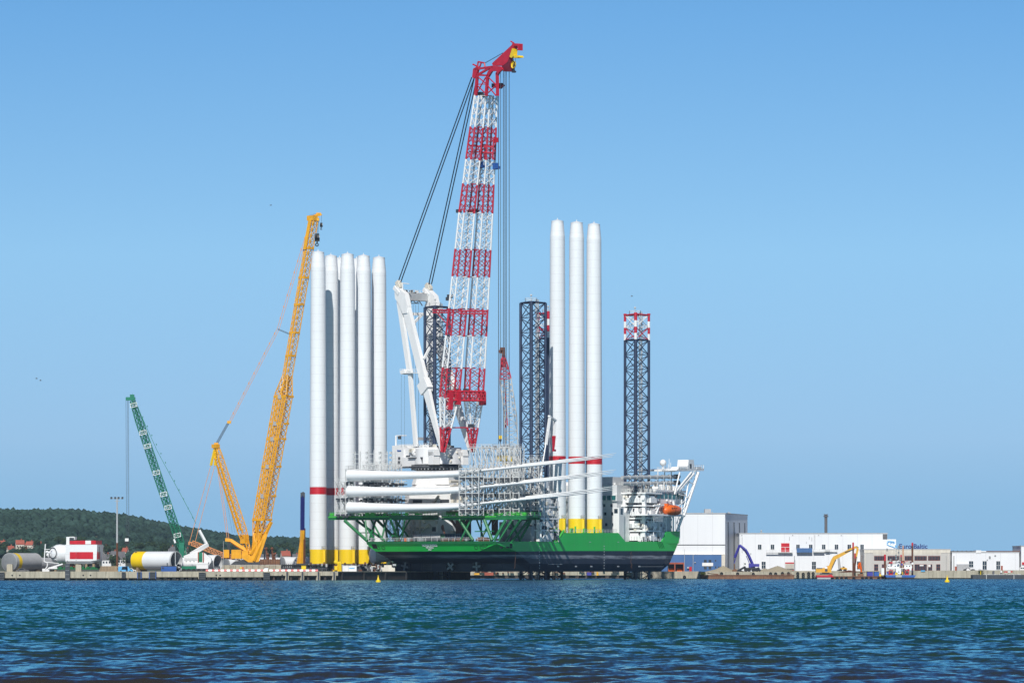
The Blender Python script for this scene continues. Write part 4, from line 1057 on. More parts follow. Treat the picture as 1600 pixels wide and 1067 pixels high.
for _ in range(26): m.obox(K(random.uniform(-8, 6), 6.9, random.uniform(zy(724), zy(702))), CE * random.uniform(.2, 1.0), CG * .5, UP * random.uniform(.2, .7), random.choice((0, 1, 2)))
kbox(-6, 3, 6.7, 8.2, zy(715.5), zy(714), 2); kbox(2, 3.4, 6.7, 8.4, zy(724), zy(714), 2)
for s in (-1, 1):
    for y0, y1, d in ((726, 706, 1.6), (712, 702, 1.9)): m.obox(K(7.5, s * 6.3, zy((y0 + y1) / 2)), CE * d, CG * 1.3, UP * (zy(y1) - zy(y0)) / 2, 0)
m.build('house_gear', ['white', 'cream', 'dgrey'], hous)
# gantry
def beam(m, p, q, w, d, k=None, taper=1.0):
    D = (q - p).normalized(); u = (CE - D * CE.dot(D)).normalized(); v_ = D.cross(u)
    m.box8([p - u * w - v_ * d, p + u * w - v_ * d, p + u * w + v_ * d, p - u * w + v_ * d, q - u * w * taper - v_ * d * taper, q + u * w * taper - v_ * d * taper, q + u * w * taper + v_ * d * taper, q - u * w * taper + v_ * d * taper], k)
m = MB(); ga = 6.3
beam(m, ca(624, 470, ga), ca(640.5, 583, ga), 1.1, .55); beam(m, ca(641, 583, ga), ca(650, 698, ga), .85, .5)
beam(m, ca(635, 480, ga - .1), ca(664, 600, ga - .1), 1.75, .75); beam(m, ca(664.5, 600, ga), ca(690, 703, ga), 1.75, .7, taper=.4)
beam(m, ca(661, 596, ga), ca(667, 611, ga), 2.5, 1.2)
beam(m, ca(671, 474, -ga), ca(702, 592, -ga), 2.0, .9); beam(m, ca(702, 592, -ga), ca(735, 702, -ga), 1.9, .85, taper=.5)
beam(m, ca(670, 474, -ga), ca(672.5, 583, -ga), 1.3, .7); beam(m, ca(672.5, 583, -ga), ca(675, 697, -ga), .9, .6)
for q, (x, y) in ((ga, (0, 0)), (-ga, (46, 3))):
    m.prism([ca(616 + x, 450 + y, q + .95), ca(621 + x, 448 + y, q + .95), ca(632 + x, 459 + y, q + .95), ca(636 + x, 478 + y, q + .95), ca(636 + x, 489 + y, q + .95), ca(629 + x, 490 + y, q + .95), ca(622 + x, 474 + y, q + .95), ca(617 + x, 466 + y, q + .95)], CG * -1.9)
    beam(m, ca(619 + x, 449 + y, q), ca(627 + x, 459 + y, q), .7, 1.2)
m.build('gantry', 'white', crane)
m = MB()
for (x0, y0, x1, y1, q0, q1, w_, d_, k) in ((628, 463.5, 668, 465, ga, -ga, 1.5, 1.3, 1), (628, 490.5, 671, 491, ga, -ga, .5, .5, 0), (643, 508, 660, 491, ga, -1.5, .4, .4, 0), (649, 685, 676, 686, ga, -ga, .6, .5, 0), (662, 561, 676, 534, ga - .5, 0, .35, .35, 0)):
    beam(m, ca(x0, y0, q0), ca(x1, y1, q1), w_, d_, k)
for (x0, y0, x1, y1) in ((634, 468, 640, 474), (640, 474, 645, 469), (645, 469, 650, 474), (650, 474, 655, 470), (655, 470, 660, 478), (634, 474, 655, 474)): m.tube(ca(x0, y0, 3), ca(x1, y1, 2), .22, n=4, k=2)
for i in range(9):
    t = i / 8; p = ca(630, 459, ga - .6) * (1 - t) + ca(664, 461, -ga + .6) * t; m.obox(p + UP * random.uniform(.1, .9), CE * random.uniform(.3, 1), CG * random.uniform(.2, .6), UP * random.uniform(.3, .9), random.choice((0, 0, 2)))
rail(m, [ca(630, 459.5, ga), ca(668, 461, -ga)], 1.5, .07, 1.2, 0)
m.tube(ca(629, 453, ga), ca(629, 442, ga), .25, n=5, k=0); m.tube(ca(629, 442.5, ga), ca(639, 443.5, ga), .18, n=5, k=0)
for y, x0, x1 in ((583, 625, 652), ):
    p, q = ca(x0, y, ga + 1.2), ca(x1, y, ga + 1.2); m.prism([p, q, q + UP * .3, p + UP * .3], CG * -2.6, 0); rail(m, [p + UP * .3, q + UP * .3], 1.2, .07, 1.2, 0)
beam(m, ca(634, 578, ga), ca(634.5, 584, ga), 1.3, 1.5, 0)
for x in (645.5, 649.5, 654): m.tube(ca(x, 476, 2), V((*ca(x, 476, 2).xy, zy(697))), .07, n=4, k=2)
for x in (627, 632): m.tube(ca(x, 586, ga + 1), V((*ca(x, 586, ga + 1).xy, zy(697))), .05, n=4, k=2)
m.build('gantry_bracing', ['white', 'lgrey', 'dgrey'], crane)
for q, x, y in ((ga, 0, 0), (-ga, 46, 4)):
    m = MB(); 
    for dx in (0, 3.5): m.lathe(ca(622 + x + dx, 446 + y, q) - CG * .5, CG, [(0, 0), (0, 1.1), (1.0, 1.1), (1.0, 0)], n=14)
    beam(m, ca(621.5 + x, 440 + y, q), ca(626 + x, 451 + y, q), .8, .8); m.build('sheave_block', 'cream', crane, smooth=True)
# boom: two lattice columns leaning together
ky = [706, 668, 622, 575, 525, 483, 433, 390, 333, 288, 250, 199, 150]
kq = {706: 6.4, 622: 5.4, 333: 4.0, 150: 2.6}
kl = {706: 692, 668: 696.5, 622: 702, 600: 704, 333: 729.3, 150: 750.5}
kr = {706: 738, 668: 738.5, 622: 740, 600: 741, 333: 757.8, 150: 768}
kw = {706: .9, 668: 3.0, 622: 6.0, 575: 6.1, 333: 4.4, 150: 3.1}
def itp(d, y): xs = sorted(d); return float(np.interp(y, xs, [d[k] for k in xs]))
for i, (y0, y1) in enumerate(zip(ky[:-1], ky[1:])):
    red = i % 2 == 0; m = MB()
    for sgn, kx_ in ((1, kl), (-1, kr)):
        A_, B_ = ca(itp(kx_, y0), y0, sgn * itp(kq, y0)), ca(itp(kx_, y1), y1, sgn * itp(kq, y1))
        w0, w1 = itp(kw, y0), itp(kw, y1); n = 3 if i < 2 else max(3, round((y0 - y1) / 14.5))
        lattice(m, A_, B_, CG, w0, w1, min(3.0, w0 * .8), min(3.0, w1 * .8), n, .32, .125, x=True, hz=(i < 2))
    # cross ties between the columns at the top of each section
    y = y1; A_, B_ = ca(itp(kl, y), y, itp(kq, y)), ca(itp(kr, y), y, -itp(kq, y))
    m.tube(A_, B_, .22, n=5)
    m.build('boom_section', 'rcrane' if red else 'white', crane)
m = MB()
A_, B_ = ca(697, 618, 6.6), ca(757, 619, -6.6)
lattice(m, A_, B_, UP, 3.2, 3.2, 2.6, 2.6, 9, .28, .15)
beam(m, ca(754, 613, -6.8), ca(754, 633, -6.8), 1.4, .6); beam(m, ca(703, 612, 6), ca(702, 640, 6), 1.2, .7); beam(m, ca(716, 612, 3), ca(715, 632, 3), 1.2, .6)
m.build('boom_cross_beam', 'rcrane', crane); m = MB()
for (x0, x1, y) in ((700, 717, 484), (717, 760, 486), (676, 700, 484.5)):
    m.tube(ca(x0, y, 5), ca(x1, y, 5 if x1 < 720 else -4), .3, n=5); m.tube(ca(x0, y + 4, 5), ca(x1, y + 4, 5 if x1 < 720 else -4), .25, n=5)
for i in range(6): m.tube(ca(677 + i * 4, 484.5, 5), ca(679 + i * 4, 488.5, 5), .16, n=4)
m.tube(ca(684, 490, 5), ca(697, 505, 5), .18, n=4)
m.build('boom_walkway', 'rcrane', crane); m = MB()
for y in (237, 228): m.tube(ca(733, y, 3.4), ca(773, y + 2, -3.4), .28, n=5)
for x, y0, y1 in ((753, 225, 250), (758, 225, 250), (771, 219, 250)): m.tube(ca(x, y0, -2), ca(x - 1, y1, -2), .3, n=5)
m.obox(ca(775.5, 219, -3.6), CE * .6, CG * .7, UP * .8)
m.build('boom_platform', 'rcrane', crane)
m = MB(); 
for x, y in ((750.5, 258), (774.5, 260)):
    m.obox(ca(x, y, 0 if x < 760 else -3), CE * .9, CG * .7, UP * 1.1); m.obox(ca(x + 2, y + 2, 0 if x < 760 else -3), CE * .6, CG * 1.0, UP * .5); m.build('damper_box', 'blue', crane)
m = MB()          # ladders, pipes and sheaves inside the boom
for sgn, kx_ in ((1, kl), (-1, kr)):
    for d in (-.9, .9):
        for y0, y1 in ((668, 333), (333, 150)):
            m.tube(ca(itp(kx_, y0), y0, sgn * itp(kq, y0) + d * .5), ca(itp(kx_, y1), y1, sgn * itp(kq, y1) + d * .5), .12, n=4, k=0)
for x, y in ((717, 330), (735, 331), (741, 329), (701, 467), (703, 463), (757, 150), (751, 147), (704, 650), (736, 665), (728, 610), (716, 610)): m.obox(ca(x, y, 0), CE * .7, CG * .8, UP * .6, 1)
m.build('boom_fittings', ['rackw', 'dgrey'], crane)
m = MB()
def cpoly(pts, q0, q1, k=0): m.prism([ca(x, y, q0) for x, y in pts], CG * (q1 - q0), k)
for q in (2.6, -2.0):
    cpoly([(740, 107), (769, 103), (770, 106), (742, 110)], q, q - .6); cpoly([(745, 116), (763, 117), (763, 119.5), (744, 119)], q, q - .6); cpoly([(745, 116), (762, 106), (764, 108), (749, 117)], q, q - .6)
    cpoly([(769, 103), (781, 104), (785, 109), (780, 113), (777, 118), (774, 116), (776, 111), (768, 112), (762, 122), (760, 150), (757, 150), (759, 120), (762, 112)], q, q - .7)
    cpoly([(743, 118), (746, 118), (743.5, 150), (740.5, 150)], q, q - .7); cpoly([(774, 114), (777, 113), (777.5, 150), (775, 150)], q, q - .7)
    for (x0, y0, x1, y1) in ((745, 119, 758, 130), (745, 132, 759, 132), (745, 133, 758, 146), (745, 146, 759, 121), (762, 120, 775, 133), (762, 146, 775, 134), (762, 134, 775, 150)): m.tube(ca(x0, y0, q), ca(x1, y1, q), .22, n=4)
    cpoly([(737.5, 121), (739, 108), (745, 104), (747, 106), (743, 121), (740, 123)], q, q - .9)
cpoly([(768.5, 99.5), (801.5, 69), (803, 72), (793, 97), (786, 103), (770, 103)], .9, -.9)
cpoly([(800, 68), (811, 68.5), (811, 79), (808.5, 79), (808.5, 72), (803, 72), (800, 76)], .8, -.8)
cpoly([(785, 96), (797, 93), (796, 104), (796, 112), (786, 112), (784, 104)], .8, -.8, 1)
cpoly([(768, 131), (783, 130), (786, 134), (781, 139), (768, 137)], -.8, -1.6, 1)
for x0, y0, x1, y1 in ((747, 97, 757, 99), (747, 97, 746, 106), (752, 98, 749, 106), (757, 99, 758, 106), (739, 101, 745, 104)): m.tube(ca(x0, y0, 1), ca(x1, y1, 1), .3, n=5)
m.tube(ca(798, 65, 0), ca(803, 68, 0), .25, n=5)
m.build('boom_head', ['rcrane', 'maroon'], crane)
m = MB(); m.tube(ca(757, 99.5, 0), ca(786, 83, 0), .12, n=4)
for q, xa, ya in ((ga, 622, 441), (-ga, 670, 444)):
    for d in (-.6, .6):
        s_ = 1 if q > 0 else -1
        for dx in (0, 4.2): m.tube(ca(xa + dx, ya, q) , ca(737.2 + dx + (4 if q < 0 else 0), 121, s_ * 2.3), .20, n=5)
m.build('suspension_ropes', 'rope', crane)
m = MB()
for x, q in ((779, 1.0), (782, 1.0), (786.6, .6), (789, .3), (791, -.4), (795.6, -.8)):
    p = ca(x, 111, q); m.tube(p, V((p.x, p.y, zy(716))), .09 if x in (782,) else .115, n=5)
m.build('hoist_ropes', 'rope', crane)
m = MB(); p = ca(788, 716, 0); m.obox(V((p.x, p.y, zy(719))), CE * 1.2, CG * 2.6, UP * 1.0); m.tube(V((p.x, p.y, zy(719))), V((p.x, p.y, zy(731))), .7, n=8)
m.build('main_hook', 'yellow', crane)
m = MB(); 
for x in (800, 803): m.tube(ca(x + 2.5, 86, 0), ca(x + 2.5, 97, 0), .08, n=4, k=2)
cpoly([(796, 89), (800, 76), (803, 77), (802, 88), (799, 91)], 1.0, -.6); cpoly([(802, 87), (810, 87), (811, 90), (803, 91)], 1.0, -1.0)
m.lathe(ca(803, 101.5, .3), CG, [(0, 0), (0, 1.2), (.1, 1.28), (.35, 1.28)], n=18); m.lathe(ca(803, 101.5, -.1), CG, [(0, 1.28), (.3, 1.28), (.4, 1.1), (.4, 0)], n=18)
for dy in (-2.2, 0, 2.2): m.obox(ca(803, 101.5 + dy, .72), (CE * .8 + UP * .55).normalized() * (1.0 if dy == 0 else .75), CG * .03, UP * .14, 1)
m.tube(ca(803, 107, 0), ca(803, 111, 0), .3, n=6, k=2); m.lathe(ca(803, 112, 0), CG, [(-.3, .5), (.3, .5)], n=10, k=2); m.tube(ca(800.5, 112.5, 0), ca(805.5, 112.5, 0), .35, n=6, k=2)
m.build('auxiliary_hook', ['yellow', 'black', 'rope'], crane)

# ---------------------------------------------------------------- smaller cranes on the ship
ax = thing('lattice_crane', 'slender red and white lattice crane standing behind the hanging ropes of the big boom', 'crane', S(60, 26, ZT))
AX = S(60, 26, 0)
def xa_(px, py, q=0): return onplane(px, py, AX + V((0, q, 0)), V((1, 0, 0)))
m = MB(); lattice(m, xa_(800.5, 720), xa_(797.5, 650), (1, 0, 0), 4.6, 4.4, 3, 3, 6, .2, .1); lattice(m, xa_(797.5, 650), xa_(790, 592), (1, 0, 0), 4.4, 3.9, 3, 3, 6, .2, .1); m.build('boom_section', 'rackw', ax)
m = MB(); lattice(m, xa_(790, 592), xa_(786.6, 560), (1, 0, 0), 3.9, 1.7, 3, 1.5, 4, .2, .11)
m.prism([xa_(782.5, 574), xa_(791, 574), xa_(789, 553), xa_(784.5, 553)], (0, .5, 0)); m.tube(xa_(781, 592), xa_(790.5, 668, -.5), .22, n=5); m.tube(xa_(788, 592), xa_(793, 665, -1.6), .18, n=5)
m.build('boom_section', 'rcrane', ax)
m = MB(); 
for dx in (-2.5, 1): m.lathe(xa_(785 + dx, 549), (0, 1, 0), [(-.5, 0), (-.5, .75), (.5, .75), (.5, 0)], n=12)
m.obox(xa_(785, 545), (.9, 0, 0), (0, .6, 0), (0, 0, .5)); m.obox(xa_(787, 552), (.6, 0, 0), (0, .6, 0), (0, 0, .8)); m.build('boom_head', 'brown', ax)
m = MB()
for x in (780.5, 783.5): m.tube(xa_(x, 549), xa_(x - .3, 684), .09, n=4)
for x0 in (789, 790): m.tube(xa_(x0, 556, 1), xa_(x0 + 22, 700, 1), .06, n=4)
m.build('hoist_ropes', 'rope', ax)
m = MB(); m.obox(xa_(781.8, 683), (.55, 0, 0), (0, .4, 0), (0, 0, .6), 0); m.tube(xa_(781.8, 686), xa_(781.8, 690), .5, .3, n=6, k=1); m.tube(xa_(781.8, 690), xa_(781.5, 697), .15, n=5, k=1); m.build('hook', ['yellow', 'dgrey'], ax)
m = MB(); p = xa_(801, 722); m.tube(V((p.x, p.y + 2, ZT)), V((p.x, p.y + 2, ZY(722, p.y))), 2.2, n=16); m.obox(V((p.x, p.y + 2, ZY(720, p.y))), (2.8, 0, 0), (0, 2.5, 0), (0, 0, 1.8)); m.build('crane_pedestal', 'white', ax)

kc = thing('knuckle_crane', 'small white knuckle crane with a hanging red tip against the first ship tower', 'crane', S(50, 3, ZT))
def kc_(px, py, q=0): return sb(px, py, 1.2 + q)
m = MB(); m.tube(V((*kc_(847, 845).xy, ZT)), kc_(848, 762), .9, n=12); m.obox(kc_(848, 757), EL * 1.6, EB * 1.4, UP * 1.2); m.build('crane_column', 'white', kc)
m = MB()
for d in (-.45, .45): m.tube(kc_(843, 757, d), kc_(853, 692, d), .24, .2, n=6)
beam(m, kc_(853, 695), kc_(859, 652), .5, .3); beam(m, kc_(858, 650), kc_(868, 657), .5, .3); m.tube(kc_(861, 655), kc_(855, 674), .22, n=6)
for i in range(6): m.tube(kc_(844 + i * 1.6, 750 - i * 10, -.45), kc_(846 + i * 1.6, 745 - i * 10, .45), .12, n=4)
m.build('knuckle_boom', 'white', kc)
m = MB(); beam(m, kc_(867.5, 657), kc_(865.5, 681), .42, .3); m.build('outer_arm', 'white', kc)
m = MB(); beam(m, kc_(865.5, 681), kc_(864.8, 703), .6, .4, taper=.5); m.obox(kc_(866, 703.5), EL * .8, EB * .3, UP * .35); m.build('red_arm_tip', 'rcrane', kc)

# ---------------------------------------------------------------- lifeboat and deck containers
lb_c = sb(1050, 797, -1.6); lbt = thing('lifeboat', 'enclosed orange lifeboat hanging in the davits below the bridge of the ship', 'lifeboat', lb_c)
d = EL; m = MB(); 
prof = [(-6.4, .1), (-6.0, 1.0), (-4.6, 1.75), (-2, 2.0), (2, 2.0), (4.8, 1.6), (6.2, .9), (6.6, .1)]
m.lathe(lb_c, EL, prof, n=18); m.build('lifeboat_hull', 'orange', lbt, smooth=True)
m = MB(); m.obox(lb_c - EL * 4.4 + UP * 1.9, EL * .8, EB * .7, UP * .5); m.build('steering_hood', 'orange', lbt)
m = MB(); m.lathe(lb_c, EL, [(-1.0, 2.02), (-1.0, 2.06), (-.75, 2.06), (-.75, 2.02)], n=18); 
for x in (-3.4, -1.8, 0): m.obox(lb_c + EL * x - EB * 1.72 + UP * .75, EL * .4, EB * .25, UP * .2)
m.build('fender_band', 'brown', lbt)
def container(px0, px1, a, label, matn, H=2.7, zb=None, door=True):
    p, q = sa(px0, 845, a), sa(px1, 845, a); c = (p + q) / 2; c.z = (ZT + .02) if zb is None else zb
    t = thing('shipping_container', label, 'container', c, 'containers on the stern deck'); W = (p - q).dot(EB) / 2
    m = MB(); o = c + EL * 1.25
    m.obox(o + UP * H / 2, EL * 1.2, EB * W, UP * H / 2)
    n = int(W * 2 / .6)
    for i in range(n): m.obox(o - EL * 1.22 + EB * (-W + (i + .5) * 2 * W / n) + UP * H / 2, EL * .04, EB * W / n * .5, UP * (H / 2 - .15))
    m.build('container_body', matn, t)
    m = MB()
    for s in (-1, 1):
        for z in (.08, H - .08): m.obox(o - EL * 1.25 + UP * z, EL * .06, EB * (W + .05), UP * .09)
        m.obox(o - EL * 1.25 + EB * s * W + UP * H / 2, EL * .06, EB * .09, UP * H / 2)
    if door:
        for s in (-.5, .12, .5): m.tube(o - EL * 1.3 + EB * s * W + UP * .2, o - EL * 1.3 + EB * s * W + UP * (H - .2), .05, n=4)
    m.build('container_frame', 'grey' if matn != 'grey' else 'dgrey', t)
for a_ in ((646, 658, 9.5, 'first pale grey container from the left behind the name of the ship', 'lgrey'), (658.3, 672.5, 9.5, 'second pale grey container, behind the middle of the ship name', 'lgrey'), (672.8, 688, 9.5, 'third pale grey container with double doors next to a green one', 'lgrey'),
           (688.5, 695, 9.8, 'small green container right of the pale grey row', 'dgreen'), (695.3, 711, 10, 'dark blue container left of the side platform struts', 'navy'), (711.3, 726, 10, 'darker blue container partly behind the side platform struts', 'navy')): container(*a_)
for px0, px1, a_, lb, mt in ((631, 643, 6, 'low orange skip on the stern deck left of the pale containers', 'orange'), (746, 762, 6, 'faded red skip on the stern deck behind the side platform struts', 'brick')):
    p, q = sa(px0, 845, a_), sa(px1, 845, a_); c = (p + q) / 2; c.z = ZT + .02; W = (p - q).dot(EB) / 2; o = c + EL
    t = thing('deck_skip', lb, 'skip', c); m = MB(); m.prism([o - EL * .9 + EB * W * .85, o - EL * .9 - EB * W * .85, o - EL * .9 - EB * W + UP * 1.3, o - EL * .9 + EB * W + UP * 1.3], EL * 1.8); m.build('skip_body', mt, t)
    m = MB(); m.obox(o - EL * .95 + UP * 1.3, EL * .06, EB * (W + .05), UP * .1); [m.obox(o - EL * .93 + EB * W * s + UP * .7, EL * .05, EB * .1, UP * .6) for s in (-.5, 0, .5)]; m.build('skip_rim', 'brown', t)
# ---------------------------------------------------------------- the quay on the left
QY = 1404.0
def quay(x0, x1, label, yc, holes=(), joints=(), fend=()):
    t = thing('quay_wall', label, 'quay wall', P((x0 + x1) / 2, 905, QY), 'harbour walls')
    m = MB(); m.pbox(x0, x1, 892.4, yc, QY, 5); 
    for j in joints: m.pbox(j - .35, j + .35, 892.2, yc + 3, QY - .25, .3)
    m.build('cap_beam', 'conc', t)
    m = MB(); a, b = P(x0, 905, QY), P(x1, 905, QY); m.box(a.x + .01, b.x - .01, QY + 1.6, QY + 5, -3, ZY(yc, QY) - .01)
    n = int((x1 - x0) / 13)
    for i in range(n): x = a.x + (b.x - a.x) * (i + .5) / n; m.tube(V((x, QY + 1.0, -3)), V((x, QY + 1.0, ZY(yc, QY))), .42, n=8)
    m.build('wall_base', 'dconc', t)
    if holes:
        m = MB()
        for h in holes: c = P(h, 898.5, QY); m.lathe(c + V((0, .1, 0)), (0, -1, 0), [(0, 0), (.14, 0), (.14, .28), (0, .3)], n=10)
        m.build('drain_hole', 'black', t)
quay(-70, 243, 'weathered concrete quay wall with dark fender posts at the left of the picture', 902.6, (19, 31, 130, 141.5), (25, 134.5, 170, 200))
quay(243.05, 421, 'pale concrete quay wall above a row of round black fenders', 901.2, (338, 344), (310, 340, 421))
quay(421.05, 528, 'concrete quay wall with buttresses under the red and white barriers', 899.0, (441,), (449,))
m = MB()
for x in (447.5, 471.5, 496.5, 521): m.prism([P(x, 893, QY - .6), P(x + 3.6, 893, QY - .6), P(x + 3.6, 907.5, QY - .6), P(x - 3, 907.5, QY - .6)], (0, 2, 0), 0); m.pbox(x - .2, x + 2.2, 893, 907, QY - 1.1, .45, 1)
tag(m.build('quay_buttress', ['conc', 'dgrey']), 'sloping concrete buttresses standing against the quay wall below the barriers', 'buttress')
m = MB(); a, b = V((XZ(528.1, 1414), 1408, 0)), V((XZ(735, 1530), 1530, 0)); d = (b - a).normalized(); nn = V((-d.y, d.x, 0))
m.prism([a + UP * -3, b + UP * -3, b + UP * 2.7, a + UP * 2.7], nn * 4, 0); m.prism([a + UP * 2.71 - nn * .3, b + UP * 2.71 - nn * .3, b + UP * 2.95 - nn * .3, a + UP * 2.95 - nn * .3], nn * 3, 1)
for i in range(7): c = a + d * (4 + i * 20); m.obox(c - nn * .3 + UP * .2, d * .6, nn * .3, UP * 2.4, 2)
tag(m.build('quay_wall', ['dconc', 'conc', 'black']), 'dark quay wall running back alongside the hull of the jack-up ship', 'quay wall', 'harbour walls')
fp = [(-3, 6.5, 893.5, 908, 'black fender block at the left edge of the picture'), (101.5, 109, 880.5, 907.5, 'tall grey fender post in front of the nacelle'), (190, 196, 893.3, 903, 'dark fender panel just right of the lamp mast'), (215, 220, 893.3, 904, 'blue edged fender panel under the yellow end of the tower section'), (233.5, 243, 893.3, 904, 'wide dark fender with blue sides where the two wall sections meet'),
      (310.5, 321, 893.8, 905.6, 'square black fender on the pale wall below the left end of the barriers'), (411.5, 421.5, 893.8, 905.8, 'square black fender below the yellow crane tracks')]
for x0, x1, y0, y1, lb in fp:
    t = thing('quay_fender', lb, 'fender', P((x0 + x1) / 2, y1, QY - .8), 'fenders of the left quay'); m = MB(); m.pbox(x0, x1, y0, y1, QY - .9, .9); m.build('fender_panel', 'dgrey', t)
    m = MB(); 
    for k in range(4): y = y0 + (y1 - y0) * (k + .5) / 4; m.pbox(x0 + .8, x1 - .8, y - .4, y + .4, QY - .98, .08)
    m.build('rubber_strip', 'grey' if 'post' in lb else 'black', t)
    if 'blue' in lb: m = MB(); m.pbox(x0 - .9, x0 - .05, y0 + .3, y1, QY - .9, .7); m.pbox(x1 + .05, x1 + .9, y0 - 1, y1, QY - .9, .7); m.build('side_plate', 'blue', t)
rf0 = None
for x in (247, 258.7, 272.5, 284.8, 297, 305.5, 326, 334.7, 348, 359.7, 372.5, 385, 398, 406):
    c = P(x, 905, QY - .2)
    if rf0 is None:
        m = MB(); m.lathe(c, (0, -1, 0), [(-.2, .7), (.5, .7), (.62, .58), (.62, .3), (.5, .2), (.5, 0)], n=16); rf0 = m.build('round_fender', 'black', org=c)
        tag(rf0, 'round black fender in the row under the pale quay wall', 'fender', 'round fenders under the pale wall')
    else: dup(rf0, c)
for x0, x1, y0, lb in ((10.5, 19.5, 881.5, 'concrete block standing in front of the grey tower section'), (118, 127, 882, 'concrete block standing under the nacelle')):
    m = MB(); a = P(x0, y0, 1408); b = P(x1, 894, 1408); m.box(a.x, b.x, 1408, 1410, 2.56, a.z); m.box(a.x + .2, b.x - .2, 1408.2, 1409.8, a.z, a.z + .12); tag(m.build('concrete_block', 'conc'), lb, 'concrete block')
m = MB()
for r in range(5):
    for k in range(6): m.pbox(155 + r * .5, 184.5 - (r % 3) * .8, 890.5 - r * 1.6, 891.9 - r * 1.6, 1409 + k * .45, .4)
m.pbox(156, 184, 891.9, 894, 1409, 2.6)
tag(m.build('timber_stack', 'timber'), 'stack of brown timber baulks beside the foot of the lamp mast', 'timber')

# lying tower sections
def lying(label, end, ax, Rm, Ln, bands, open_end=True, cover=False, R2=None, lid=False):
    """end: centre of the end that is seen, ax: horizontal direction away from it"""
    ax = V(ax).normalized(); t = thing('tower_section', label, 'tower section', V((end.x, end.y, end.z - Rm)), 'tower sections lying on the quay')
    R2 = Rm if R2 is None else R2
    m = MB(); prof = [(0, Rm)]; ks = []
    for f, k in bands: prof.append((Ln * f, Rm + (R2 - Rm) * f)); ks.append(k)
    m.lathe(end, ax, prof, n=40, ks=ks)
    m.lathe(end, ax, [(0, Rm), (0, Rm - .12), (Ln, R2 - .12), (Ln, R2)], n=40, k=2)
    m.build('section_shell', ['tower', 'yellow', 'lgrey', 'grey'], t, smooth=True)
    for f in (0, 1): m = MB(); m.ring(end + ax * (Ln * f + (.02 if f == 0 else -.02)), ax, (Rm if f == 0 else R2) - .12, .16, n=36, m=6); m.build('flange_ring', 'lgrey', t)
    if cover:
        m = MB(); m.lathe(end - ax * .03, -ax, [(0, Rm + .06), (.1, Rm * .97), (.25, Rm * .6), (.3, 0)], n=30); m.build('tarpaulin_cover', 'grey', t, smooth=True)
    if lid: m = MB(); m.lathe(end - ax * .03, -ax, [(0, Rm + .02), (.5, Rm * .9), (1.2, Rm * .5), (1.4, 0)], n=30); m.build('end_lid', 'tower', t, smooth=True)
    s = ax.cross(UP)
    for f in (.15, .85):
        m = MB(); c = end + ax * Ln * f; m.prism([V((c.x, c.y, 2.56)) + s * 2.4, V((c.x, c.y, 2.56)) - s * 2.4, c - UP * Rm * .75 - s * 2.3, c - UP * (Rm + .02), c - UP * Rm * .75 + s * 2.3], ax * .8); m.build('support_cradle', 'timber', t)
    return t
lying('grey tower section with covered end and yellow ring at the left picture edge', P(14.5, 878, 1432), (.44, .9, 0), 3.12, 16, ((.1, 2), (.22, 1), (1, 2)), cover=True)
lying('smaller grey tower section behind the one with the yellow ring', P(45, 881.5, 1462), (.44, .9, 0), 2.4, 16, ((1, 2),), cover=True)
lying('white tower section with yellow end and open mouth beside the green crane', P(275.5, 875.5, 1426), (-.79, .61, 0), 3.12, 18.2, ((.02, 2), (.71, 0), (1, 1)))
lying('white tower section with open mouth between green crane and yellow crane', P(340.5, 879, 1470), (-.85, .53, 0), 2.75, 14, ((1, 0),))
lying('low white tower section half behind the yellow crane counterweights', P(354, 881.5, 1600), (.8, .6, 0), 2.3, 14, ((1, 0),), cover=True)
lying('white tower section lying between the rusty frame and the drill rig', P(441, 881, 1600), (.85, .53, 0), 2.7, 12, ((1, 0),), cover=True)
lying('white tower section lying far back left of the rusty frame', P(396, 881, 1640), (.8, .6, 0), 2.6, 14, ((1, 0),), cover=True)
lying('white tapered section lying behind the stern overhang of the ship', P(583.5, 867, 1490), (.93, .36, 0), 3.1, 8, ((1, 0),), R2=1.9, lid=True)

# nacelle on its transport frame
NY = 1436; na = R(15); ex = V((math.cos(na), -math.sin(na), 0)); ey = V((math.sin(na), math.cos(na), 0))
nc_ = P(128, 880.5, NY); nt_ = thing('nacelle', 'white turbine nacelle with red stripe and round hub standing on a transport frame', 'nacelle', V((nc_.x, nc_.y, 2.56)))
def n_(x, y, z): return nc_ + ex * x + ey * y + UP * z
zt_n = 6.5
sec = lambda x, s: [n_(x, -3.1 * s, .9), n_(x, -2.3 * s, 0), n_(x, 2.3 * s, 0), n_(x, 3.1 * s, .9), n_(x, 3.1 * s, zt_n), n_(x, -3.1 * s, zt_n)]
m = MB(); m.prism(sec(-4.8, 1), ex * 9.0)
a, b = sec(4.2, 1), sec(6.6, .93); b[1] = n_(6.3, -2.4, .9); b[2] = n_(6.3, 2.4, .9); b[0] = n_(6.4, -2.9, 1.2); b[3] = n_(6.4, 2.9, 1.2)
m._add(a + b, [tuple(range(6, 12))] + [(i, (i + 1) % 6, 6 + (i + 1) % 6, 6 + i) for i in range(6)])
bd = m.build('nacelle_body', 'tower', nt_)
m = MB(); m.box8([n_(-3.2, -3.14, 1.6), n_(4.2, -3.14, 1.6), n_(4.2, -3.0, 1.6), n_(-3.2, -3.0, 1.6), n_(-3.2, -3.14, 4.0), n_(4.2, -3.14, 4.0), n_(4.2, -3.0, 4.0), n_(-3.2, -3.0, 4.0)])
m.box8([n_(4.2, -3.14, 1.6), n_(5.2, -3.09, 1.6), n_(5.2, -2.85, 1.6), n_(4.2, -2.9, 1.6), n_(4.2, -3.14, 4.0), n_(5.2, -3.09, 4.0), n_(5.2, -2.85, 4.0), n_(4.2, -2.9, 4.0)])
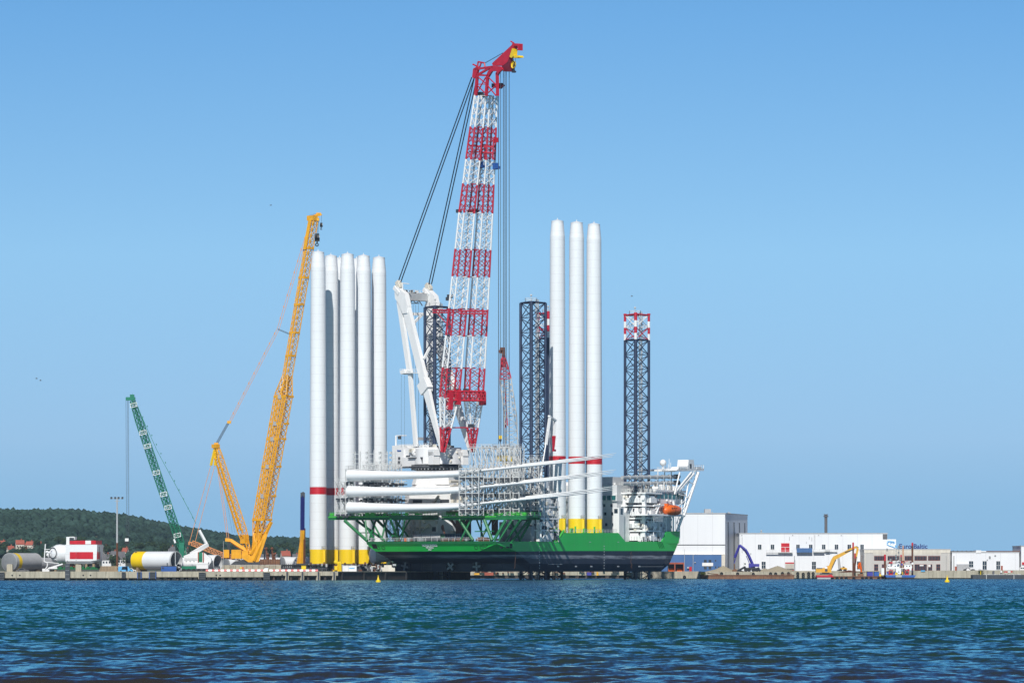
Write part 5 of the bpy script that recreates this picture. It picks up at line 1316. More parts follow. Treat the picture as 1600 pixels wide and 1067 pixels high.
m.box8([n_(6.5, -2.6, 1.6), n_(6.66, -2.6, 1.6), n_(6.66, -.2, 1.6), n_(6.5, -.2, 1.6), n_(6.56, -2.6, 4.0), n_(6.7, -2.6, 4.0), n_(6.7, -.2, 4.0), n_(6.56, -.2, 4.0)])
m.build('red_stripe', 'red', bd)
m = MB(); m.obox(n_(6.66, -1.4, 4.6), ex * .12, ey * .25, UP * 1.2); 
for x, z in ((-.9, 3.5), (-.9, 2.0), (-.9, 1.2), (-4, 1)): m.obox(n_(x, -3.16, z), ex * .12, ey * .03, UP * .12)
m.build('hatch_vent', 'grey', bd)
m = MB()
for s in (-1, 1):
    m.obox(n_(1.4, s * 2.85, 7.25), ex * 4.6, ey * .1, UP * .62)
m.obox(n_(6.0, 0, 7.25), ex * .1, ey * 2.9, UP * .62); m.obox(n_(-3.2, 0, 7.25), ex * .1, ey * 2.9, UP * .62)
m.build('top_cooler', 'red', nt_)
m = MB(); m.obox(n_(3.4, -2.98, 7.25), ex * 1.0, ey * .06, UP * .6); m.obox(n_(-4.0, -1.5, 7.8), ex * .55, ey * 1.4, UP * 1.35); m.obox(n_(-2.5, -2.0, 8.7), ex * 1.0, ey * 1.0, UP * .5); m.build('sensor_mast', 'white', nt_)
m = MB(); m.obox(n_(-3.0, -2.95, 8.4), ex * .35, ey * .1, UP * .5); m.obox(n_(-2.2, -3.05, 8.4), ex * .5, ey * .1, UP * .45); m.build('mast_openings', 'dgrey', nt_)
hc = n_(-8.2, 0, 3.2)
m = MB(); m.lathe(n_(-4.6, 0, 3.3), -ex, [(0, 3.1), (1.4, 3.2), (1.5, 3.1), (3.2, 3.35), (4.6, 3.2), (5.8, 2.4), (6.4, 1.2), (6.5, 0)], n=36)
fd = (-ey * .9 - ex * .42).normalized(); m.lathe(hc + fd * 1.7 + UP * .5, fd, [(0, 2.3), (1.2, 2.1), (1.35, 1.95)], n=32)
m.lathe(hc + (fd - UP * 1.1).normalized() * 2.2, (fd - UP * 1.1), [(0, 1.4), (.9, 1.2), (.95, 0)], n=24)
hub = m.build('hub', 'tower', nt_, smooth=True)
fc = hc + fd * 3.05 + UP * .5
m = MB(); m.ring(fc, fd, 1.78, .17, n=32, m=6); m.build('blade_flange', 'dgrey', hub)
m = MB(); m.lathe(fc - fd * .1, fd, [(0, 1.7), (.05, 1.6), (.06, 0)], n=28); m.build('flange_cover', 'white', hub)
m = MB(); rr = UP.cross(fd).normalized()
for pts in (((-.9, .7), (-.3, .55), (.1, .15), (.05, -.5), (-.15, -.1), (-.55, .15)), ((-.15, -.1), (.3, .1), (.75, -.05), (.45, -.45), (.55, -.75), (.2, -.65), (-.1, -.8), (.02, -.4)), ((.15, .1), (.5, .6), (.62, .5), (.45, .05))):
    m.prism([fc + fd * .0 + rr * x * .95 + UP * y for x, y in pts], fd * .04)
m.build('cover_emblem', 'dial', hub)
m = MB()
for x in range(-7, 7, 2): m.obox(n_(x * 1.0, -1.8, -1.3), ex * .6, ey * .5, UP * .3, 0); m.obox(n_(x + .6, 1.8, -1.2), ex * .6, ey * .5, UP * .3, 0)
m.box8([n_(-9.5, -2.2, -1.9), n_(6.5, -2.2, -1.9), n_(6.5, 2.2, -1.9), n_(-9.5, 2.2, -1.9), n_(-9.5, -2.2, -1.5), n_(6.5, -2.2, -1.5), n_(6.5, 2.2, -1.5), n_(-9.5, 2.2, -1.5)], 0)
for x in (-4, -1, 2.4, 5): m.obox(n_(x, 0, -.75), ex * .35, ey * 2.2, UP * .74, 2)
for x in (-7.4, -3.4, 1.0): m.tube(n_(x, -1.9, -1.5), n_(x + .8, -1.9, -.2), .12, n=5, k=3)
m.obox(n_(4.4, 0, -.9), ex * 1.2, ey * 1.6, UP * .6, 3); m.obox(n_(-2.4, 0, -.8), ex * 1.4, ey * 1.6, UP * .45, 4)
m.build('transport_frame', ['dgreen', 'white', 'timber', 'dgrey', 'brown'], nt_)
m = MB(); WY = 1424
for pts, r in ((((71, 849.5), (69, 877)), .2), (((73, 861), (76, 870)), .25), (((69, 877), (74, 879), (74, 884), (71, 889)), .22), (((75, 888), (98, 881)), .3), (((74, 878), (92, 880)), .12), (((70, 858), (78, 858)), .12)):
    m.path([P(x, y, WY) for x, y in pts], r, n=6)
for x, y in ((73.5, 862), (74.5, 867), (77, 863)): m.ball(P(x, y, WY), .5, n=6)
m.pbox(66, 77, 888, 894, WY, 1.0); m.obox(P(83, 887, WY), (1.4, 0, 0), (0, .3, 0), (0, 0, .3))
tag(m.build('loading_crane', 'white'), 'thin white jointed loading arm on the quay left of the nacelle hub', 'loader')

# lamp masts
def mast(px, yt, yb, Y, label, heads, r=.33, two=True):
    b = P(px, yb, Y); b.z = 2.56; t = thing('light_mast', label, 'light mast', b, 'light masts'); top = P(px, yt, Y); H = top.z - b.z
    m = MB(); m.tube(b + UP * H * .4, top, r, r * .7, n=10); m.build('upper_pole', 'lgrey', t)
    m = MB(); m.tube(b, b + UP * (H * .4 - .01), r * 1.1, r, n=10); m.build('lower_pole', 'brown' if two else 'lgrey', t)
    if heads:
        m = MB(); m.tube(top - V((1.9, 0, 0)), top + V((1.9, 0, 0)), .1, n=5); m.tube(top - V((.8, 0, .9)), top + V((.8, 0, -.9)), .08, n=5); m.tube(top - UP * .4, top + UP * 1.0, .05, n=4); m.build('cross_arm', 'lgrey', t)
        for dx in (-1.9, -.6, .5, 1.8): m = MB(); m.obox(top + V((dx, -.3, .15)), (.32, 0, 0), (0, .25, .1), (0, 0, .28)); m.build('lamp_head', 'dgrey', t)
mast(183, 778.5, 892, 1416, 'tall lamp mast with four floodlight heads and rusty lower half', True)
mast(413.5, 836, 884, 1560, 'pale pole without arms right of the yellow crane boom foot', False, .3, False)
mast(349, 845, 886, 1500, 'thin grey pole by the yellow counterweights', False, .1, False)

# green crane
GY = 1440; GS = F / GY
gc = thing('mobile_crane', 'dark green lattice boom crane with white bands and white upper works on the quay', 'crane', V((XZ(290, GY), GY, 2.56)))
def gp(x, y, d=0): return P(x, y, GY + d)
m = MB(); A_, B_ = gp(288, 868), gp(207, 626); u_ = V((.75, .66, 0))
lattice(m, A_, gp(281, 846), u_, 1.0, 2.1, 1.0, 1.8, 3, .19, .1); lattice(m, gp(281, 846), gp(217, 656), u_, 2.1, 1.9, 1.8, 1.6, 24, .18, .085); lattice(m, gp(217, 656), B_, u_, 1.9, 1.2, 1.6, 1.1, 4, .17, .09)
dd = (B_ - gp(281, 846)).normalized(); nv = V((-.66, .75, 0)); nv = V((nv.x, -abs(nv.y), 0))
m.obox(gp(204, 623), (1.6, 0, 0), (0, .7, 0), (0, 0, .55)); m.obox(gp(206.5, 621), (.7, 0, 0), (0, .8, 0), (0, 0, 1.0)); m.tube(gp(207, 620), gp(207.5, 614.5), .07, n=4)
m.obox(gp(284, 859), (.9, 0, 0), (0, 1.4, 0), (0, 0, 2.6))
bmo = m.build('boom', 'cgreen', gc)
for y in (633, 676, 697, 738.5, 772, 792.5, 836):
    t = (846 - y) / (846 - 626.); c = gp(281, 846) + (B_ - gp(281, 846)) * t; m = MB()
    for s in (-1, 1): m.obox(c + V((0, -1.45, 0)) + UP * s * .62 + V((s * -.12, 0, 0)), V((1.15, 0, .27)), (0, .06, 0), (0, 0, .09))
    for s in (-1, 1): m.obox(c + V((s * 1.1, -1.43, s * .26)), (.08, 0, 0), (0, .05, 0), (0, 0, .6))
    for s in (-.5, 0, .5): m.obox(c + V((s * 1.1, -1.44, s * .26)), (.07, 0, 0), (0, .05, 0), (0, 0, .22))
    m.build('boom_band', 'white', bmo)
m = MB(); m.tube(gp(272, 842, -1.5), gp(274, 848, -1.5), .4, n=4); m.build('side_plate', 'white', bmo)
m = MB(); m.path([gp(208, 621), gp(246, 705), gp(300, 805), gp(306, 818)], .1, n=4)
for i in range(14): t = i / 13; c = gp(209, 623) + (gp(301, 808) - gp(209, 623)) * t; m.tube(c - UP * .3, c + UP * .3, .16, n=4)
m.build('boom_pendant', 'cgreen', gc)
m = MB()
for x in (196.8, 199.2, 200.6): m.tube(gp(x, 624), gp(x + 1, 838), .07, n=4)
m.build('hoist_ropes', 'rope', gc)
m = MB(); m.obox(gp(198.3, 846), (.75, 0, 0), (0, .5, 0), (0, 0, .9), 0); m.obox(gp(198.3, 843), (.6, 0, 0), (0, .55, 0), (0, 0, .5), 1); m.tube(gp(198.3, 840), gp(198.3, 837), .2, n=6, k=0); m.tube(gp(198.3, 850), gp(198.3, 866), .06, n=4, k=0); m.lathe(gp(198.3, 852), (0, 1, 0), [(-.2, .4), (.2, .4)], n=10, k=0); m.build('hook_block', ['black', 'white'], gc)
m = MB(); beam(m, gp(311, 828), gp(324, 852), .38, .38); beam(m, gp(325, 850), gp(298, 866), .65, .6)
m.tube(gp(286, 849), gp(286, 866), .06, n=4); m.build('luffing_strut', 'white', gc)
m = MB(); m.ppoly([(287, 878), (330, 878), (330, 872), (318, 863), (300, 863), (287, 868)], GY - 1.5, 3.2, 0); m.pbox(288, 325, 878, 881, GY - 1.8, 3.6, 0); m.pbox(307, 325, 882, 888, GY - 1.8, 3, 0)
for y in (872, 874.5): m.pbox(288, 308, y, y + 1.0, GY - 1.56, .1, 1)
for x0 in (290, 296, 302): m.pbox(x0, x0 + 2.5, 876, 877.4, GY - 1.58, .1, 1)
m.build('upper_works', ['white', 'lgrey'], gc)
m = MB(); m.pbox(310.5, 316, 862.5, 878, GY - 1.75, .3); m.build('radiator_panel', 'cgreen', gc)
m = MB(); 
for x in (309, 317): m.pbox(x, x + 1.4, 862, 879, GY - 1.8, .5)
m.build('panel_frame', 'brick', gc)
m = MB(); m.pbox(283, 306, 884, 889, GY - 1.5, 4, 1); m.pbox(280, 330, 889, 894, GY - 2, 5, 0); m.ppoly([(282, 889), (300, 889), (290, 884)], GY - 2.2, .3, 1)
for x in (287, 295, 303, 311, 319, 327): m.lathe(P(x, 891, GY - 2), (0, -1, 0), [(0, .65), (.4, .65), (.4, 0)], n=14, k=2)
for a, b in (((288, 868), (298, 880)), ((284, 862), (296, 876)), ((281, 855), (292, 872))): m.tube(gp(*a, -1), gp(*b, -1), .22, n=5, k=1)
m.build('carrier', ['dgrey', 'cgreen', 'black'], gc)
t = thing('shipping_container', 'small dark blue container in front of the open end of the white tower section', 'container', V((XZ(262, 1412), 1412, 2.56)))
m = MB(); m.pbox(252, 275.5, 884, 893.6, 1412, 2.2)
for i in range(12): m.pbox(252.6 + i * 1.92, 253.6 + i * 1.92, 884.6, 893, 1411.9, .1)
m.build('container_body', 'blue', t)
m = MB(); m.pbox(251.7, 275.8, 883.7, 884.3, 1411.85, .1); m.pbox(260.5, 262, 879, 884, 1412.5, .4); m.pbox(253, 256, 886, 887.5, 1411.8, .08); m.build('container_frame', 'dgrey', t)
m = MB(); m.pbox(276, 283, 884, 894, 1413, 2.5, 0); [m.obox(P(276 + random.random() * 8, 882 + random.random() * 9, 1412.6), (random.uniform(.1, .5), 0, 0), (0, .3, 0), (0, 0, random.uniform(.1, .5)), random.choice((0, 1, 1))) for _ in range(16)]
m.tube(P(274, 862, 1413), P(274, 890, 1413), .16, n=5, k=1)
tag(m.build('pump_unit', ['dgrey', 'lgrey']), 'grey machinery unit with pipes at the mouth of the white tower section', 'machine')

# yellow crawler crane
CY = 1548
yc = thing('crawler_crane', 'tall orange yellow crawler crane with twin lattice boom and derrick mast', 'crane', V((XZ(392, CY), CY, 2.56)))
def yp(x, y, d=0): return P(x, y, CY + d)
uf = V((.72, -.69, 0)); vf = V((.69, .72, 0)); nl = V((-.69, -.72, 0))
m = MB(); A0, A1, A2 = yp(400, 868), yp(409, 812), yp(443, 618)
for s in (-1, 1):
    o = uf * s * 1.75
    lattice(m, A0 + uf * s * .7, A1 + o, uf, .8, 2.7, .8, 3.2, 3, .2, .12); lattice(m, A1 + o, A2 + o, uf, 2.7, 2.7, 3.2, 3.2, 20, .2, .105)
    lattice(m, A2 + o, yp(449, 588) + uf * s * .6, uf, 2.7, 1.4, 3.2, 2.4, 3, .2, .12)
b1 = m.build('twin_boom', 'amber', yc)
m = MB(); B0, B1 = yp(449, 588), yp(489, 350); lattice(m, B0, B1, uf, 2.6, 2.4, 2.4, 2.2, 26, .19, .1); lattice(m, B1, yp(491, 340), uf, 2.4, 2.2, 2.2, 2.0, 1, .25, .15); b2 = m.build('upper_boom', 'amber', yc)
m = MB()
def strip(P0, P1, off, w_, th=.12, k=None):
    D = (P1 - P0).normalized(); o = nl * off[1] + uf * off[0]; c = (P0 + P1) / 2 + o; m.obox(c, D * (P1 - P0).length / 2, uf * w_, nl * th, k)
for s in (-1, 1): strip(A1, A2, (s * 1.75, 1.75), .28); strip(A1, A2, (s * 1.75 + .9, 1.72), .12)
strip(B0, B1, (-.1, 1.35), .36); strip(yp(481, 390), yp(490, 342), (-.2, 1.5), .8)
strip(A0, A1, (-1.2, .8), .9); strip(A0, yp(406, 830), (.8, .8), 1.0)
m.build('boom_stay_bars', 'amber', yc)
for y in (812, 775, 729, 686, 662, 620):
    m = MB(); c = A1 + (A2 - A1) * ((812 - y) / 194.); m.obox(c + nl * 1.75, uf * 3.2, nl * .15, UP * .45); m.obox(c + vf * 1.0 + uf * 3.2, vf * 1.2, uf * .12, UP * .4); m.build('boom_joint', 'amber', b1)
for y in (556, 520, 476, 434, 388):
    m = MB(); c = B0 + (B1 - B0) * ((588 - y) / 238.); m.obox(c + nl * 1.3, uf * 1.5, nl * .15, UP * .4); m.obox(c + uf * 1.4, vf * 1.2, uf * .15, UP * .4); m.build('boom_joint', 'amber', b2)
for y in (775, 729, 686, 662, 620): m = MB(); c = A1 + (A2 - A1) * ((812 - y) / 194.); m.obox(c + nl * 1.95, uf * .8, nl * .1, UP * .75); m.build('link_frame', 'lgrey', b1)
m = MB(); m.obox(yp(488, 341), uf * 1.7, vf * 1.2, UP * .9); m.obox(yp(495, 343), (.9, 0, 0), (0, .7, 0), (0, 0, .6)); beam(m, yp(488, 339), yp(500, 335), .5, .5); m.obox(yp(498, 335), (.9, 0, 0), (0, .3, 0), (0, 0, .55)); m.tube(yp(500, 334), yp(503, 336), .2, n=5); m.build('boom_head', 'amber', yc)
m = MB()
for x in (494.5, 496.2, 497.6): m.tube(yp(x, 344), yp(x - .3, 365), .07, n=4)
m.tube(yp(502.3, 336), yp(502.3, 349), .06, n=4); m.tube(yp(482, 337), yp(498, 333), .05, n=4); m.build('hoist_ropes', 'rope', yc)
for (x, y, s) in ((495.5, 370, 1.0), (502, 351, .55)):
    m = MB(); 
    for dx in (-.5, 0, .5): m.lathe(yp(x, y) + V((dx * s, 0, 0)), (1, 0, 0), [(-.2 * s, 0), (-.2 * s, 1.25 * s), (.2 * s, 1.25 * s), (.2 * s, 0)], n=14, k=0)
    m.obox(yp(x, y + 2.5 * s), (.9 * s, 0, 0), (0, .5 * s, 0), (0, 0, 1.1 * s), 0); m.obox(yp(x + 2.4 * s, y), (.3 * s, 0, 0), (0, 1.1 * s, 0), (0, 0, .4 * s), 1); m.tube(yp(x, y + 6 * s), yp(x, y + 11 * s), .25 * s, n=6, k=0); m.ring(yp(x - .3, y + 12.5 * s), (0, 1, 0), .5 * s, .2 * s, n=10, m=5, k=0)
    m.build('hook_block', ['black', 'white'], yc)
m = MB(); D0, D1 = yp(388, 862), yp(342, 716); lattice(m, D0, yp(378, 828), uf, 1.2, 2.6, 1.2, 2.3, 3, .2, .12); lattice(m, yp(378, 828), D1, uf, 2.6, 2.4, 2.3, 2.1, 13, .2, .11); lattice(m, D1, yp(338, 698), uf, 2.4, 1.4, 2.1, 1.2, 2, .22, .13)
m.obox(yp(337, 697), uf * 1.3, vf * .9, UP * .7); m.obox(yp(382, 842), uf * 1.3, vf * 1.0, UP * 1.6)
for s in (-1, 1): strip(yp(378, 828), D1, (s * .8, 1.3), .3)
m.build('derrick_mast', 'amber', yc)
m = MB()
for x0, y0, x1, y1 in ((336.5, 697, 329.5, 727), (339, 696, 336, 727)): beam(m, yp(x0, y0), yp(x1, y1), .35, .35)
m.build('spreader_bars', 'yellow', yc)
m = MB()
for pts in (((329.5, 727), (296, 847)), ((335.5, 727), (305, 846)), ((339.5, 730), (355, 842)), ((342, 730), (358, 843))): m.path([yp(*p) for p in pts], .13, n=4)
for pts in (((357, 660), (433, 514), (484, 346)), ((359.5, 661), (436, 515), (487, 347))): m.path([yp(*p) for p in pts], .11, n=4)
for t in np.linspace(.1, .95, 9):
    for a, b in (((357, 660), (433, 514)), ((433, 514), (484, 346))): m.obox(yp(a[0] + (b[0] - a[0]) * float(t), a[1] + (b[1] - a[1]) * float(t)), (.2, 0, 0), (0, .15, 0), (0, 0, .4))
m.build('stay_pendants', 'pend', yc)
m = MB()
for d in (-1.6, 0, 1.6): m.tube(yp(338 + d, 694), yp(356.5 + d, 661), .13, n=4)
for x in (341, 345): m.tube(yp(x, 705), yp(x + 22, 832), .04, n=4)
m.tube(yp(434, 513.5), yp(452, 521), .12, n=4); m.tube(yp(434, 515), yp(452, 522.5), .12, n=4)
for x in (356, 357.5, 359): m.tube(yp(x, 846), yp(x, 866), .15, n=4)
m.build('winch_ropes', 'rope', yc)
m = MB(); m.obox(yp(358, 659.5), (.7, 0, 0), (0, .6, 0), (0, 0, .5)); m.obox(yp(338, 695), (.8, 0, 0), (0, .6, 0), (0, 0, .8)); m.build('pulley_block', 'amber', yc)
m = MB(); lattice(m, yp(300, 848), yp(350, 868), (0, 1, 0), 2.0, 2.0, 1.7, 1.7, 9, .17, .1); lattice(m, yp(350, 868), yp(380, 873), (0, 1, 0), 2.0, 1.4, 1.7, 1.2, 4, .17, .1); m.tube(yp(295, 847), yp(300, 848), .3, n=6); m.tube(yp(295.5, 846), yp(295.5, 851), .35, n=6); m.build('ballast_frame', 'pend', yc)
m = MB(); beam(m, yp(352, 843), yp(361, 844), .5, .6); beam(m, yp(360, 844), yp(394, 866), .5, .6); m.build('lifting_arm', 'amber', yc)
m = MB(); m.pbox(361.5, 377, 858.5, 872.5, CY - 2.5, 5); m.pbox(349, 358, 858.5, 871, CY - 2.5, 5); 
for x in (353, 365.5, 371): m.pbox(x, x + .7, 858.3, 872, CY - 2.6, .1)
m.build('counterweight', 'amber', yc)
m = MB(); m.ppoly([(377, 866), (398, 866), (412, 852), (403, 878), (388, 878), (377, 871)], CY - 2, 4); m.ppoly([(388, 878), (404, 878), (418, 835), (414, 833)], CY - 2.3, .6); m.pbox(378, 388, 860, 866, CY - 1.5, 3); beam(m, yp(391, 866, -2), yp(420, 825, -1), .5, .4); beam(m, yp(396, 876, -2.4), yp(424, 815, -1), .6, .4); m.pbox(400, 402, 840, 870, CY - 2.4, .3)
m.build('upper_works', 'amber', yc)
m = MB(); m.ppoly([(360, 882), (366, 877), (376, 875), (386, 878), (396, 878), (410, 877), (418, 882)], CY - 3, 1.4); m.ppoly([(362, 882), (368, 876), (408, 876), (416, 882)], CY + 3, 1.4); m.pbox(378, 402, 874, 880, CY - 1.6, 4.6); m.build('crawler_tracks', 'dgrey', yc)
m = MB()
for i in range(11): m.pbox(341.5 + i * 8.9, 350 + i * 8.9, 882.4, 888.6, CY - 6, 12)
m.pbox(341.5, 439, 888.7, 894.3, CY - 6.2, 12)
tag(m.build('crane_mats', 'conc'), 'layer of pale concrete slabs under the tracks of the yellow crane', 'slabs')
m = MB(); m.pbox(406, 437, 873.5, 881.8, 1446.4, 4, 0)
for i in range(8): m.pbox(407 + i * 3.8, 408 + i * 3.8, 873, 882, 1446.1, .3, 1)
for x, y in ((416, 857), (418, 866), (425, 857), (428, 866)): m.tube(P(x, y, 1448), P(x + 1.5, 874, 1448), .35, n=6, k=1); m.ball(P(x, y, 1448), .6, n=6, k=1)
m.build('f', ['rust', 'brown']); o = bpy.data.objects['f']; o.name = 'rusty_frame'; tag(o, 'rusty brown steel frame with upright hooks just right of the yellow crane', 'steel frame')
# dark folded thing and small stuff between the cranes
m = MB(); m.ppoly([(325, 893.5), (327, 882), (332, 875), (333, 893.5)], 1420, 1.5, 0); m.ppoly([(333.5, 893.5), (334, 884), (343, 884), (343, 893.5)], 1421, 2, 0)
for x in (327, 336, 341): m.lathe(P(x, 890.5, 1420), (0, -1, 0), [(0, .7), (.35, .7), (.35, 0)], n=12, k=0)
m.pbox(334, 342, 886.5, 888, 1420.7, .2, 1)
tag(m.build('parked_forklift', ['dgrey', 'lgrey']), 'dark forklift parked before the open white tower section by the yellow crane', 'forklift')

# barriers
bars = {}
x = 321.5; i = 0
while x < 494:
    k = 'white' if i % 2 else 'red'; wpx = 4.3 if k == 'red' else 5.2
    if not (412 < x < 419):
        c = P(x + wpx / 2, 892.5, 1407); c.z = 2.96
        if k not in bars:
            m = MB(); w_ = wpx * 1407 / F / 2 * .97; m.prism([c + V((-w_, -.3, 0)), c + V((-w_, -.12, .62)), c + V((-w_, .12, .62)), c + V((-w_, .3, 0))], (2 * w_, 0, 0)); m.obox(c + UP * .06, (w_ * .9, 0, 0), (0, .33, 0), (0, 0, .05))
            bars[k] = tag(m.build('road_barrier', 'red' if k == 'red' else 'white', org=c), f'{k} plastic barrier in the long row on the edge of the quay', 'barrier', f'{k} barriers on the quay edge')
        else: dup(bars[k], c)
    x += wpx; i += 1
t = thing('white_cabinet', 'white box standing in a gap of the barrier row', 'box', V((XZ(416, 1408), 1408, 2.96))); m = MB(); m.pbox(413.2, 418.8, 886.5, 892.6, 1408, 1.2); m.build('cabinet_body', 'white', t); m = MB(); m.pbox(412.9, 419.1, 885.8, 886.6, 1407.9, 1.4); m.build('cabinet_lid', 'brown', t)
for x, y0, Y, lb, c_ in ((376.5, 887.5, 1409, 'person in a yellow high visibility jacket and dark trousers on the quay by the barriers', 'yellow'), (379.5, 888, 1409, 'person in an orange jacket behind the barrier row below the yellow crane', 'orange')):
    b = P(x, 894, Y); b.z = 2.56; t = thing('person', lb, 'person', b); h = ZY(y0, Y) + .0 - b.z; h = 1.75; b = V((b.x, b.y, 2.93)); s = h / 1.75
    m = MB()
    for q in (-1, 1): m.lathe(b + V((q * .1, 0, 0)), UP, [(0, .07), (.45, .065), (.85, .1)], n=8, k=1); m.obox(b + V((q * .1, -.05, .04)), (.05, 0, 0), (0, .13, 0), (0, 0, .04), 1); m.tube(b + V((q * .24, 0, 1.4)), b + V((q * .3, -.05, .85)), .06, .045, n=7, k=0); m.ball(b + V((q * .3, -.05, .8)), .055, n=6, k=2)
    m.lathe(b, UP, [(.8, .13), (1.0, .16), (1.35, .2), (1.46, .13), (1.52, .06)], n=10, k=0); m.ball(b + UP * 1.63, .11, n=8, sz=1.2, k=2)
    o = m.build('body', [c_, 'dgrey', 'plaster'], t, smooth=True); m = MB(); m.lathe(b, UP, [(1.66, .13), (1.72, .12), (1.78, .05), (1.79, 0)], n=10); m.build('helmet', 'white', t)

# foundation frames under the quay towers and gear in front of the ship
for px, Y, w_, lb in ((497, 1500, 31, 'dark steel foundation under the leftmost quay tower'), (517, 1521, 18, 'dark steel foundation under the shaded second quay tower'), (543, 1510, 30, 'dark steel foundation under the third quay tower'), (568, 1518, 28, 'dark steel foundation under the fourth quay tower'), (592, 1526, 28, 'dark steel foundation under the rightmost quay tower'), (532, 1531, 26, 'dark steel foundation behind the second quay tower'), (557, 1535, 26, 'dark steel foundation behind the third quay tower')):
    t = thing('tower_foundation', lb, 'foundation', V((XZ(px, Y), Y, 2.56)), 'foundations under the quay towers'); W = w_ * Y / F / 2; x = XZ(px, Y)
    m = MB(); m.box(x - W, x + W, Y - 3.6, Y + 3.6, 5.1, 5.6); m.box(x - W - .3, x + W + .3, Y - 3.9, Y + 3.9, 2.57, 3.1)
    for i in range(6): 
        for yy in (-3.4, 3.0): m.box(x - W + i * 2 * W / 5.5, x - W + i * 2 * W / 5.5 + .35, Y + yy, Y + yy + .4, 3.1, 5.1)
    m.build('foundation_frame', 'dgrey', t)
    m = MB()
    for i in range(9): m.obox(V((x - W + (i + .5) * 2 * W / 9, Y - 3.75, 5.2 + random.uniform(-.3, .7))), (random.uniform(.15, .4), 0, 0), (0, .15, 0), (0, 0, random.uniform(.2, .6)), i % 2)
    m.build('clamp_bolts', ['lgrey', 'brown'], t)
m = MB(); m.pbox(440, 500, 882, 884, 1478, 3, 0); m.pbox(440, 512, 887, 889, 1470, 3, 0)
for i in range(20): m.pbox(441 + i * 3, 442 + i * 3, 880.5, 894, 1477.5, .5, 0); m.lathe(P(443 + i * 3, 884.5, 1477), (0, 1, 0), [(0, .5), (2, .5)], n=10, k=1)
m.pbox(520, 622, 884, 894, 1482, 2.5, 0)
for i in range(26): m.obox(P(520 + i * 3.9, random.uniform(882, 891), 1481.6), (random.uniform(.2, .7), 0, 0), (0, .3, 0), (0, 0, random.uniform(.2, .6)), random.choice((0, 1, 2)))
tag(m.build('steel_rack', ['dgrey', 'grey', 'brown']), 'long row of dark steel racks and beams on the quay before the tower foundations', 'steel rack')
t = thing('yellow_bollard_crane', 'yellow steel mooring winch post on the quay edge between the tower foundations', 'winch', V((XZ(528, 1420), 1420, 2.56)))
m = MB(); beam(m, P(530.5, 893, 1418), P(530, 878, 1418), .55, .5); m.build('post', 'yellow', t); m = MB(); m.ball(P(525, 878, 1418), .75, n=8); m.obox(P(528, 879, 1418), (1.0, 0, 0), (0, .4, 0), (0, 0, .4)); m.build('head', 'yellow', t); m = MB(); m.obox(P(525, 888.5, 1418), (.5, 0, 0), (0, .5, 0), (0, 0, 1.0)); m.pbox(520, 532, 890.5, 893.5, 1417.5, 1.6); m.build('base', 'yellow', t)
t = thing('shipping_container', 'white container with a small coloured mark on the quay right of the yellow winch post', 'container', V((XZ(546, 1424), 1424, 2.56))); m = MB(); m.pbox(535, 557, 883.2, 893, 1424, 2.4, 0); m.pbox(544, 544.5, 883.4, 892.8, 1423.95, .05, 1); m.build('container_body', ['white', 'lgrey'], t); m = MB(); m.pbox(545.5, 554, 886.6, 888, 1423.9, .06); m.build('coloured_mark', 'cyan', t); m = MB(); m.pbox(534.8, 557.2, 882.8, 883.3, 1423.9, 2.5); m.pbox(534.8, 557.2, 892.4, 893.1, 1423.9, 2.4); m.build('container_frame', 'lgrey', t)
m = MB()
for x0, x1, y0, y1 in ((580, 590, 884, 893), (594, 617, 886, 893), (600, 612, 882.5, 886), (583, 588, 881.5, 884)): m.pbox(x0, x1, y0, y1, 1462 + (x0 % 3), 2.5, 0)
for i in range(16): m.obox(P(random.uniform(578, 617), random.uniform(881, 891), 1461.5), (random.uniform(.2, .6), 0, 0), (0, .3, 0), (0, 0, random.uniform(.2, .5)), random.choice((1, 2)))
tag(m.build('packing_crates', ['cream', 'brown', 'lgrey']), 'pale crates and packing on the quay beneath the black stern of the ship', 'crates')
for px, y, lb in ((506.5, 884, 'left small orange lamp box on the dark steel racks'), (520, 884, 'small orange lamp box left of the yellow winch post'), (567, 884, 'small orange lamp box right of the white container'), (577, 884, 'rightmost small orange lamp box before the stern')): pass
m = MB(); m.pbox(471, 478, 884, 891, 1409, 1.2); m.pbox(470.8, 478.2, 883.4, 884.0, 1408.9, 1.4); tag(m.build('yellow_tank', 'yellow'), 'bright yellow tank behind the right part of the barrier row', 'tank')
# drill rig
t = thing('drill_rig', 'slim drill rig with dark blue upper mast and yellow lower mast left of the towers', 'drill rig', V((XZ(471, 1490), 1490, 2.56)))
def dp(x, y): return P(x, y, 1490)
m = MB(); beam(m, dp(472.5, 828), dp(472.8, 774), .62, .5); m.build('upper_mast', 'dial', t)
m = MB(); m.obox(dp(473, 773), (.75, 0, 0), (0, .6, 0), (0, 0, .8)); m.ball(dp(473.5, 770.5), .55, n=6); m.build('mast_head', 'dgrey', t)
m = MB(); beam(m, dp(470.5, 882), dp(472.4, 828), .65, .5); beam(m, dp(465.5, 882), dp(471, 845), .4, .4); m.build('lower_mast', 'amber', t)
m = MB(); beam(m, dp(474.3, 882), dp(474.6, 829), .3, .3); beam(m, dp(476, 884), dp(476.2, 825), .18, .18); m.build('leader', 'brown', t)
m = MB(); m.pbox(462, 480, 880, 886, 1488, 4); m.pbox(460, 482, 886, 894.5, 1487.5, 5); m.build('rig_base', 'dgrey', t)
